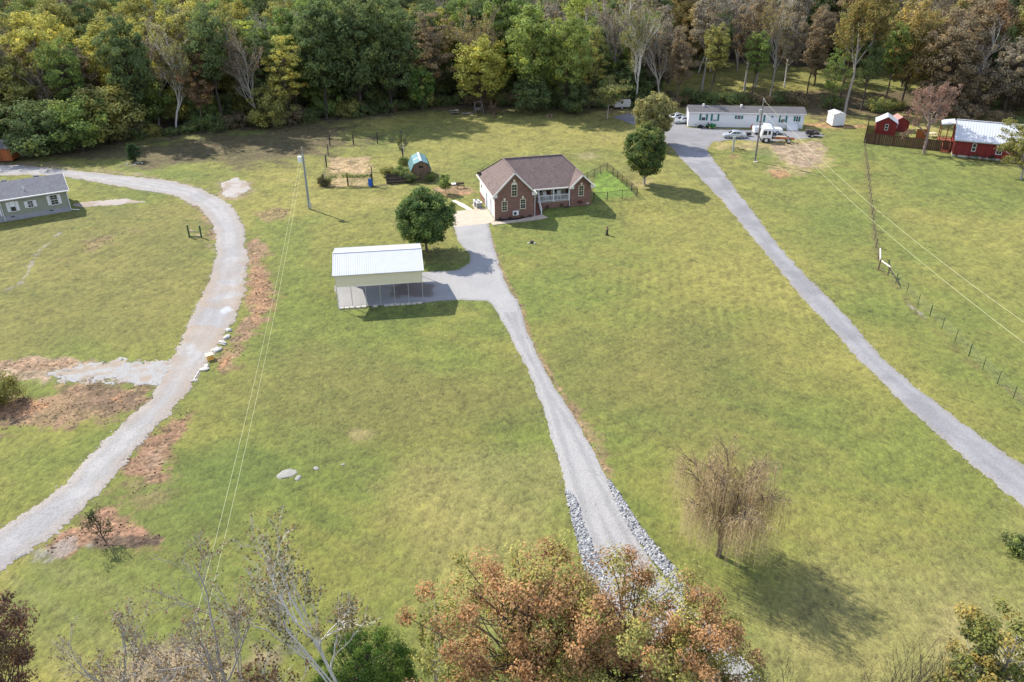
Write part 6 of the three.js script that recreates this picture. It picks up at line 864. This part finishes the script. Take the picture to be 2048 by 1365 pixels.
  put('brown_bush', 'brown leaved thicket at the bottom edge between bare tree and cedar', 480, 1350, -26, (h) => leafy({ seed: 53, h, r: 1.7, base: 0.2, clumps: 50, leaves: 3600, size: 0.16, col: [0.235, 0.17, 0.095], col2: [0.18, 0.155, 0.085], lump: 0.6, cr: 0.22, trunkR: 0.06 }), bark.grey, 0, 'bush');
  put('green_tree', 'yellow green leaved tree cut by the lower right corner', 2052, 1222, -24.6, (h) => leafy({ seed: 54, h, r: 2.5, base: h * 0.3, clumps: 110, leaves: 10500, size: 0.18, col: [0.20, 0.215, 0.055], col2: [0.32, 0.26, 0.075], k2: 0.4, cr: 0.2, trunkR: 0.14 }), bark.grey);
  put('small_tree', 'olive leaved small tree just left of the lower right corner tree', 1975, 1262, -25, (h) => leafy({ seed: 55, h, r: 1.15, base: h * 0.4, clumps: 36, leaves: 3000, size: 0.16, col: [0.15, 0.16, 0.055], col2: [0.25, 0.19, 0.075], k2: 0.4, cr: 0.3, trunkR: 0.07 }), bark.grey);
  for (const [i, px, top] of [[0, 1795, 1285], [1, 1865, 1300], [2, 1620, 1320], [3, 1700, 1335], [4, 1530, 1235], [5, 1930, 1248]]) put('bare_sapling', ['thin bare sapling left of the olive tree, tallest of the bottom right row', 'thin bare sapling directly left of the olive leaved small tree', 'thin bare sapling poking up right of the russet trees', 'thin bare sapling midway along the bottom right edge', 'thin bare sapling touching the right side of the russet trees', 'thin bare sapling rising through the olive leaved small tree'][i], px, top, -25, (h) => branchy({ seed: 60 + i, h, trunkR: 0.045, spread: 0.42, levels: 3, forkAt: 0.35, kids: [9, 5, 3], leafN: 0.4, leafSize: 0.1, leafLevel: 3, up: 0.6, col: [0.2, 0.14, 0.06] }), bark.dark, i, 'sapling');
  for (const [i, px, top] of [[0, 1330, 1300], [1, 1440, 1290]]) put('bare_bush', ['grey leafless brush in front of the russet trees, left tuft', 'grey leafless brush in front of the russet trees, right tuft'][i], px, top, -23.6, (h) => branchy({ seed: 70 + i, h, trunkR: 0.06, spread: 0.4, levels: 4, forkAt: 0.25, kids: [14, 5, 4, 2], leafN: 0.5, leafSize: 0.12, leafLevel: 3, up: 0.6, col: [0.2, 0.14, 0.06] }), bark.grey, i, 'bush');
}
// ---------------------------------------------------------------- garden bushes
{
  const G = { seed: 80, h: 1.9, r: 1.35, base: 0.05, clumps: 36, leaves: 1900, size: 0.22, col: C.green, col2: C.olive, k2: 0.3, trunkR: 0.05, cr: 0.42, lump: 0.5 };
  for (const [i, px, py, s, lab] of [[0, 800, 357, 1.0, 'green climber bush behind the dark compost bin, nearer the barn'], [1, 779, 352, 0.9, 'yellowish bush at the left end of the compost bin'], [2, 820, 365, 0.8, 'dark bush against the left corner of the small barn'], [3, 862, 361, 0.75, 'green bush at the right corner of the small barn'], [4, 647, 371, 0.75, 'brown green vine mound on the left corner post of the garden'], [5, 806, 330, 0.7, 'pale green bush under the slim half bare garden tree']]) plant('garden_bush', lab, 'bush', leafy({ ...G, seed: 80 + i, col: i === 1 ? C.olive : i === 4 ? [0.085, 0.075, 0.04] : i === 2 ? C.dark : C.green }), bark.dark, leafMat, onGround(px, py), i, s);
  const vine = new Leaves(), R = rng(90); const A = spot(650, 373), B = spot(745, 371.5); for (let k = 0; k < 900; k++) { const t = Math.pow(R(), 0.8); const x = lerp(A[0], B[0], t), z = lerp(A[1], B[1], t); const q = fbm(t * 9, 3, 2); if (q < 0.42) continue; vine.leaf(x + (R() - 0.5) * 0.4, 1.55 + (R() - 0.5) * 0.5 - (R() < 0.2 ? R() : 0), z + (R() - 0.5) * 0.4, 0.2, randDir(R), R() < 0.5 ? C.green : C.lime, R); }
  const o = thing('garden_vine', 'green vine trailing along the front wire of the kitchen garden', 'vine', [0, 0, 0]); part(o, 'leaves', vine.geo(), leafMat); for (const t of [0.2, 0.55, 0.9]) { const st = new Wood(); st.limb(bent(V(lerp(A[0], B[0], t), 0, lerp(A[1], B[1], t)), V(lerp(A[0], B[0], t) + 0.4, 1.6, lerp(A[1], B[1], t)), R, 0.1), 0.02, 0.012, 4); part(o, 'stem', st.geo(), bark.dark); }
}
{ // low plants in the beds at the house
  const R = rng(95); for (const [i, u, v, c, lab] of [[0, 1.0, -0.05, [0.03, 0.06, 0.02], 'dark low plant in the mulch bed at the left end of the garage front'], [1, 2.4, -0.02, [0.05, 0.07, 0.03], 'dark low plant in the mulch bed left of the wall heat pump'], [2, 4.1, 0, [0.03, 0.06, 0.02], 'dark low plant in the mulch bed right of the wall heat pump'], [3, 5.3, 0, [0.06, 0.05, 0.03], 'brownish low plant in the mulch bed at the right end of the garage front'], [4, 8.3, 1.8, [0.03, 0.06, 0.02], 'dark low plant below the porch rail, nearer the steps'], [5, 10.4, 1.85, [0.04, 0.06, 0.025], 'dark low plant below the porch rail, nearer the right gable']]) { const [x, z] = hw(u, v); rounded('bed_plant', lab, [x, T(x, z) + 0.05, z], 0.24, c); }
  const p = onGround(268, 328), o = thing('stone_pile', 'scatter of small white stones below the small dark young tree at upper left', 'stones', p); for (let k = 0; k < 9; k++) { const m = part(o, 'stone', smallStones[k % 8], rockPale); m.position.set((R() - 0.5) * 2.4, 0.05, (R() - 0.5) * 1.8); m.scale.setScalar(0.09 + R() * 0.1); }
}
// ---------------------------------------------------------------- clods on the dug soil and loose stone along the gravel edges
{
  const R = rng(606), m = new THREE.Matrix4(), col = new THREE.Color(), Q = () => new THREE.Quaternion().setFromEuler(new THREE.Euler(R() * 3, R() * 6, R() * 3));
  const spread = (name, label, list, colorOf) => {
    const im = new THREE.InstancedMesh(smallStones[5], std(V3(1, 1, 1), 1), list.length); list.forEach(([x, z, s], i) => { m.compose(V(x, T(x, z) + s * 0.15, z), Q(), V(s * 1.3, s * 0.8, s)); im.setMatrixAt(i, m); const c = colorOf(x, z), j = 0.7 + 0.6 * R(); im.setColorAt(i, col.setRGB(c[0] * j, c[1] * j, c[2] * j)); });
    im.name = name; im.userData.kind = 'stuff'; im.userData.label = label; im.castShadow = im.receiveShadow = true; scene.add(im);
  };
  const soil = [], loose = [], soils = patches.filter((p) => ['soil', 'red', 'clay', 'dark'].some((k) => GR[k] === p.c) && p.s.b[0] < -2 && p.s.b[2] > -112);
  for (const p of soils) { const [a, b, c, d] = p.s.b, n = Math.min(1500, (b - a) * (d - c) * 14); for (let k = 0; k < n; k++) { const x = lerp(a, b, R()), z = lerp(c, d, R()); if (p.s.d(x, z) < 0.3 * R() && fbm(x * 0.9, z * 0.9, 2) > 0.42) soil.push([x, z, 0.02 + 0.075 * Math.pow(R(), 4)]); } }
  spread('soil_clods', 'clods of dug reddish soil beside the left gravel road', soil, (x, z) => (R() < 0.15 ? GR.dark : GR.soil));
  for (const [s, n] of [[leftDrive, 5200], [leftSpur, 900], [mainDrive, 2600], [rightDrive, 2200], [leftApron, 300]]) { const [a, b, c, d] = s.b; let k = 0, g = 0; while (k < n && g++ < 200000) { const x = lerp(a, b, R()), z = lerp(c, d, R()), q = s.d(x, z); if (z < -160 || q < -0.7 || q > 0.9 * R() * R()) continue; loose.push([x, z, 0.025 + 0.045 * R() * R()]); k++; } }
  spread('loose_stones', 'loose gravel stones along the road edges', loose, () => [0.33, 0.32, 0.31]);
}
// ---------------------------------------------------------------- the woods
{
  const N = { col: [1, 1, 1], col2: [1.35, 1.25, 1.05], k2: 0.22, sides: 5 };
  const oak = [201, 202, 203].map((s, i) => leafy({ seed: s, h: 20, r: 5.6 - i * 0.4, base: 3.5 + i, clumps: 190, leaves: 11000, size: 0.46, cr: 0.2, lump: 0.42, shell: 0.5, ...N }));
  const tall = [211, 212].map((s, i) => leafy({ seed: s, h: 22, r: 4.2, base: 7 + i * 2, clumps: 120, leaves: 7000, size: 0.44, cr: 0.24, lump: 0.5, shell: 0.6, ...N }));
  const airy = [221, 222].map((s, i) => leafy({ seed: s, h: 19, r: 4.8, base: 5, clumps: 90, leaves: 4200, size: 0.42, cr: 0.22, lump: 0.6, shell: 0.6, squash: 0.5, ...N }));
  const low = [231, 232].map((s) => leafy({ seed: s, h: 8, r: 3.6, base: 0.4, clumps: 80, leaves: 5200, size: 0.36, cr: 0.28, lump: 0.45, ...N }));
  const bare = [241, 242, 243].map((s, i) => branchy({ seed: s, h: 21, trunkR: 0.24, spread: 0.48, levels: 4, forkAt: 0.35, kids: [9, 5, 5, 4], leafN: i ? 2.2 : 0.7, leafSize: 0.34, leafLevel: 3, leafSpread: 0.6, col: [1, 1, 1], col2: [0.6, 0.5, 0.4], up: 0.4 }));
  const shrub = [251, 252].map((s) => leafy({ seed: s, h: 2.6, r: 2.2, base: 0.05, clumps: 40, leaves: 1700, size: 0.28, cr: 0.36, lump: 0.5, trunkR: 0.05, ...N }));
  const KIND = { oak, tall, airy, low, bare, shrub }, protos = new Map(), R = rng(404);
  const B = { dark: bark.dark, brown: bark.brown, grey: bark.grey, pale: bark.pale };
  const colName = { dark: 'dark green', green: 'green', olive: 'olive', yellow: 'yellow', lime: 'bright yellow green', brown: 'brown', rust: 'rust coloured', gold: 'golden', grey: 'grey brown' };
  function tree(kind, col, x, z, h, { label, group, barkName = 'brown', turn, wide = 1, name, v } = {}) {
    const set = KIND[kind]; v ??= Math.floor(R() * set.length); const key = kind + v + col + barkName, H = { oak: 20, tall: 22, airy: 19, low: 8, bare: 21, shrub: 2.6 }[kind], s = h / H, pos = [x, T(x, z) - 0.1, z]; turn ??= R() * 6.28;
    if (!protos.has(key)) { const c = C[col] ?? col, o = plant(name ?? (kind === 'shrub' ? 'woodland_shrub' : kind === 'bare' ? 'bare_woodland_tree' : 'woodland_tree'), label, kind === 'shrub' ? 'shrub' : 'tree', set[v], B[barkName], leafTint(...c), pos, turn, [s * wide, s, s * wide], group); protos.set(key, o); return o; }
    const o = copyOf(protos.get(key), pos, turn, label, [s * wide, s, s * wide]); delete o.userData.group; if (group) o.userData.group = group; return o;
  }
  const P = (px, py) => spot(px, py);
  // trees at the edge that the picture lets one single out
  const front = [
    ['oak', 'olive', 28, 285, 17, 'broad olive green tree directly behind the orange shed', 1.15], ['low', 'green', 168, 302, 9.5, 'rounded green bushy tree overhanging the shaded lawn at left', 1.2], ['low', 'dark', 90, 312, 9.5, 'dark green bushy tree right of the orange shed', 1.3], ['low', 'olive', 225, 285, 10.5, 'bushy olive tree at the lawn edge, left of the leaning dark trees', 1.2],
    ['oak', 'yellow', 118, 262, 22, 'tall yellow olive tree high above the left woods', 1.05], ['oak', 'brown', 185, 268, 16, 'brown leaved tree in the left woods before the yellow olive crown', 1], ['oak', 'dark', 285, 272, 21.5, 'tall dark green leaning tree in the left woods', 0.85], ['bare', 'olive', 352, 262, 19, 'pale trunked nearly bare tree between two dark green trees', 0.9],
    ['airy', 'rust', 408, 262, 15, 'rust brown tree in the left woods between the dark green trees', 0.95], ['tall', 'dark', 448, 258, 22.5, 'tall dark green tree right of the rust brown tree', 1.0], ['bare', 'brown', 522, 252, 19, 'grey brown bare tree in the left woods beside the yellow tree', 1], ['airy', 'yellow', 578, 248, 17.5, 'golden yellow leaved thin tree left of the dark middle woods', 1], ['low', 'olive', 545, 256, 8, 'olive bush at the lawn edge under the golden yellow tree', 1.1],
    ['oak', 'dark', 655, 240, 23, 'dark green tall tree, left one of the dark middle woods', 0.95], ['oak', 'dark', 722, 232, 25, 'dark green tallest tree in the dark middle woods', 0.95], ['oak', 'dark', 785, 226, 23.5, 'dark green tall tree, right one of the dark middle woods', 0.9], ['airy', 'brown', 866, 212, 20, 'brown leaved thin tree just right of the dark middle woods', 1], ['bare', 'gold', 918, 208, 21, 'grey and gold half bare tree left of the bright lime tree', 1],
    ['oak', [0.36, 0.36, 0.085], 962, 222, 15.5, 'bright lime yellow tree bulging out of the woods edge', 1.3], ['oak', [0.235, 0.29, 0.08], 1062, 224, 21.5, 'large lit green tree right of the lime yellow tree', 1.0], ['oak', [0.26, 0.31, 0.085], 1130, 222, 19.5, 'large yellow green tree, right one of the lit pair', 0.95], ['oak', 'green', 1010, 200, 24, 'mid green tree rising behind the lime yellow tree', 1.0],
    ['low', 'dark', 1065, 226, 7.5, 'dark bushy understory tree under the large lit green tree', 1.2], ['low', 'dark', 1148, 226, 6.5, 'dark bushy understory tree under the yellow green tree', 1.2], ['airy', 'olive', 1175, 214, 17, 'thin olive tree right of the yellow green pair', 1],
    ['bare', 'grey', 1234, 208, 21, 'grey bare tree above the white camper trailer', 0.9], ['bare', 'olive', 1272, 214, 23, 'pale trunked leaning tree right of the white camper trailer', 0.8], ['bare', 'brown', 1320, 215, 20, 'tall brownish bare tree left behind the white mobile home', 0.9], ['tall', 'brown', 1352, 222, 17, 'brown leaved tree with bare stem at the left end of the mobile home', 0.9],
    ['tall', 'olive', 1420, 206, 16, 'olive tree with bare stem behind the mobile home roof, left one', 0.9], ['tall', 'green', 1502, 206, 14.5, 'leafy green tree right behind the middle of the mobile home', 1.0], ['bare', 'gold', 1540, 200, 23, 'tall straight half bare tree with long stem behind the mobile home', 0.7], ['tall', 'brown', 1612, 202, 15, 'brownish thin tree behind the right end of the mobile home', 0.9], ['airy', 'green', 1660, 222, 13, 'green understory tree behind the white storage shed', 0.8],
    ['tall', 'dark', 1722, 222, 18, 'dark tree right behind the forked white limbed tree', 0.85], ['tall', 'green', 1768, 216, 17, 'green tree with dark stem left behind the red shed', 0.9], ['oak', 'gold', 1802, 212, 22, 'golden olive tree rising behind the red sheds', 0.9], ['airy', 'olive', 1842, 214, 17, 'olive thin tree behind the pinkish bare tree', 1], ['oak', 'brown', 1898, 210, 22.5, 'brown leaved tree behind the red house, left one', 0.95], ['oak', 'rust', 1945, 206, 21, 'rusty brown tree behind the red house, middle one', 0.9], ['oak', 'dark', 1985, 218, 17, 'dark green tree behind the red house roof', 0.9], ['oak', 'lime', 2062, 235, 18, 'bright yellow green tree at the right picture edge behind the red house', 0.9], ['oak', 'olive', 2030, 208, 22, 'olive tree high in the upper right corner', 0.95],
  ];
  for (const [k, c, px, py, h, label, wide] of front) { const [x, z] = P(px, py); tree(k, c, x, z, h, { label, wide, barkName: k === 'bare' ? (label.includes('pale') ? 'pale' : 'grey') : c === 'dark' ? 'dark' : 'brown' }); }
  plant('sycamore_tree', 'tall forked tree with white upper limbs and golden olive crown behind the storage shed', 'tree', branchy({ seed: 260, h: 27, trunkR: 0.3, spread: 0.56, levels: 5, forkAt: 0.5, kids: [6, 5, 5, 4, 3], leafN: 7, leafSize: 0.4, leafLevel: 4, leafSpread: 0.8, col: [0.30, 0.225, 0.07], col2: C.olive, up: 0.35 }), std(V3(0.30, 0.27, 0.23), 1), leafMat, onGround(1690, 228), 0.9, [0.95, 0.95, 0.95]);
  // the mass of the woods behind: nearest as single trees, the rest as one far mass
  const EDGE = [[-240, -120], [-130, -128], [-89, -141], [-70, -149], [-51, -158], [-30, -169], [-13, -177], [10, -176], [30, -176], [45, -176], [60, -176], [78, -172], [100, -158], [150, -146], [260, -130]];
  const edgeZ = (x) => { for (let i = 0; i < EDGE.length - 1; i++) if (x <= EDGE[i + 1][0]) { const [a, b] = EDGE[i], [c, d] = EDGE[i + 1]; return lerp(b, d, clamp((x - a) / (c - a))); } return -130; };
  const meadow = (x, z) => x > 36 && x < 112 && z < -176 && z > -208 - 6 * Math.sin(x * 0.1);
  const spots = []; let guard = 0; const cell = new Map(), ck = (x, z) => Math.floor(x / 5) + ',' + Math.floor(z / 5);
  for (const [, , px, py] of front) { const [x, z] = P(px, py); cell.set(ck(x, z), [[x, z]]); }
  const free = (x, z, d) => { const a = Math.floor(x / 5), b = Math.floor(z / 5); for (let i = -1; i <= 1; i++) for (let j = -1; j <= 1; j++) for (const q of cell.get((a + i) + ',' + (b + j)) ?? []) if (Math.hypot(q[0] - x, q[1] - z) < d) return false; return true; };
  while (spots.length < 1500 && guard++ < 60000) {
    const x = (R() - 0.5) * 420, e = edgeZ(x), z = e - 3 - Math.pow(R(), 0.9) * 190; if (Math.abs(x) > -z * 0.74 + 18) continue; if (meadow(x, z) && R() < 0.82) continue; if (!free(x, z, z < -240 ? 4.8 : 3.8)) continue;
    const k = ck(x, z); if (!cell.has(k)) cell.set(k, []); cell.get(k).push([x, z]); spots.push([x, z, e - z]);
  }
  spots.sort((a, b) => a[2] - b[2] || a[0] - b[0]);
  const region = (x, z) => { const s = x / -z; return s < -0.32 ? 'left' : s < -0.08 ? 'middle' : s < 0.17 ? 'centre' : s < 0.36 ? 'homes' : 'right'; };
  const where = { left: 'in the left woods', middle: 'in the dark middle woods', centre: 'in the woods behind the brick house', homes: 'in the woods behind the mobile home', right: 'in the woods behind the red house' };
  const mixOf = { left: ['yellow', 'olive', 'olive', 'yellow', 'dark', 'lime', 'green', 'brown', 'yellow'], middle: ['dark', 'dark', 'green', 'olive', 'dark', 'olive', 'yellow'], centre: ['green', 'dark', 'olive', 'lime', 'brown', 'grey', 'dark'], homes: ['brown', 'grey', 'grey', 'olive', 'gold', 'dark', 'grey'], right: ['brown', 'rust', 'dark', 'dark', 'olive', 'gold', 'grey', 'dark'] };
  const bareP = { left: 0.1, middle: 0.1, centre: 0.2, homes: 0.5, right: 0.25 }; const far = [];
  spots.forEach(([x, z, d], i) => {
    const g = region(x, z), list = mixOf[g], col = list[Math.floor(R() * list.length)], isBare = R() < bareP[g], q = R(), kind = isBare ? 'bare' : q < 0.55 ? 'oak' : q < 0.8 ? 'tall' : 'airy', h = 14.5 + R() * 7.5, inM = meadow(x, z);
    if (i < 225) { const c = isBare ? (R() < 0.5 ? 'grey' : 'brown') : col, nm = isBare ? 'half bare grey brown' : colName[c]; tree(inM ? 'tall' : kind, c, x, z, h, { label: `${nm} tree ${kind === 'tall' ? 'with a high crown ' : kind === 'airy' ? 'of thin foliage ' : ''}standing ${where[g]}`, group: `${nm} ${{ oak: 'full crowned', tall: 'high crowned', airy: 'thin', bare: 'bare' }[kind]} trees ${where[g]}`, barkName: isBare ? (R() < 0.4 ? 'pale' : 'grey') : 'brown' }); }
    else far.push([x, z, h, col, isBare]);
  });
  // far mass
  const mats = { oak: [oak[0], 20], oak2: [oak[1], 20], tall: [tall[0], 22], bare: [bare[1], 21] }, lists = { oak: [], oak2: [], tall: [], bare: [] };
  for (const f of far) lists[f[4] ? 'bare' : R() < 0.4 ? 'oak' : R() < 0.6 ? 'oak2' : 'tall'].push(f);
  const mass = new THREE.Group(); mass.name = 'distant_woods'; mass.userData.kind = 'stuff'; scene.add(mass);
  for (const k of Object.keys(lists)) {
    const [t, H] = mats[k], L = lists[k]; if (!L.length) continue;
    const crowns = new THREE.InstancedMesh(t.leaves, leafMat, L.length), stems = new THREE.InstancedMesh(t.wood, k === 'bare' ? bark.grey : bark.brown, L.length); crowns.name = 'crowns'; stems.name = 'stems';
    const m = new THREE.Matrix4(), c = new THREE.Color(); L.forEach(([x, z, h, col], i) => { const s = h / H, a = C[col], j = 0.85 + 0.3 * R(); m.compose(V(x, T(x, z) - 0.1, z), new THREE.Quaternion().setFromAxisAngle(V(0, 1, 0), R() * 6.28), V(s * (0.95 + R() * 0.25), s, s * (0.95 + R() * 0.25))); crowns.setMatrixAt(i, m); stems.setMatrixAt(i, m); crowns.setColorAt(i, c.setRGB(a[0] * j, a[1] * j, a[2] * j)); });
    for (const q of [crowns, stems]) { q.castShadow = q.receiveShadow = true; q.userData.kind = 'stuff'; mass.add(q); }
  }
  // bushy understory a little way into the woods
  for (let i = 0; i < 70; i++) {
    const x = -128 + i * 3.4 + (R() - 0.5) * 3, z = edgeZ(x) - 2 - R() * 12, g = region(x, z); if (meadow(x, z - 4) || (x > 34 && x < 66)) continue;
    const c = { left: ['olive', 'green', 'dark', 'yellow'], middle: ['dark', 'green', 'dark'], centre: ['dark', 'green', 'olive'], homes: ['olive', 'brown', 'dark'], right: ['olive', 'dark', 'brown'] }[g][Math.floor(R() * 3)];
    tree('low', c, x, z, 5.5 + R() * 4.5, { label: `${colName[c]} bushy understory tree ${where[g]}`, group: `${colName[c]} understory trees ${where[g]}` });
  }
  // brush along the woods edge
  for (let i = 0; i < 120; i++) {
    const x = -130 + i * 2.15 + (R() - 0.5) * 2, z = edgeZ(x) + 1.5 - R() * 4, g = region(x, z); if (x > 36 && x < 64 && z > -174) continue; if (x > 64 && R() < 0.6) continue;
    const dark = R() < 0.6, c = dark ? 'dark' : R() < 0.5 ? 'olive' : 'brown', nm = { dark: 'dark green', olive: 'olive', brown: 'brown' }[c]; tree('shrub', c, x, z - 0.5, 1.6 + R() * 1.8, { label: `${nm} brush ${where[g].replace('in the', 'at the foot of the')}`, group: `${nm} brush ${where[g]}`, barkName: 'dark' });
  }
}
renderer.render(scene, camera);
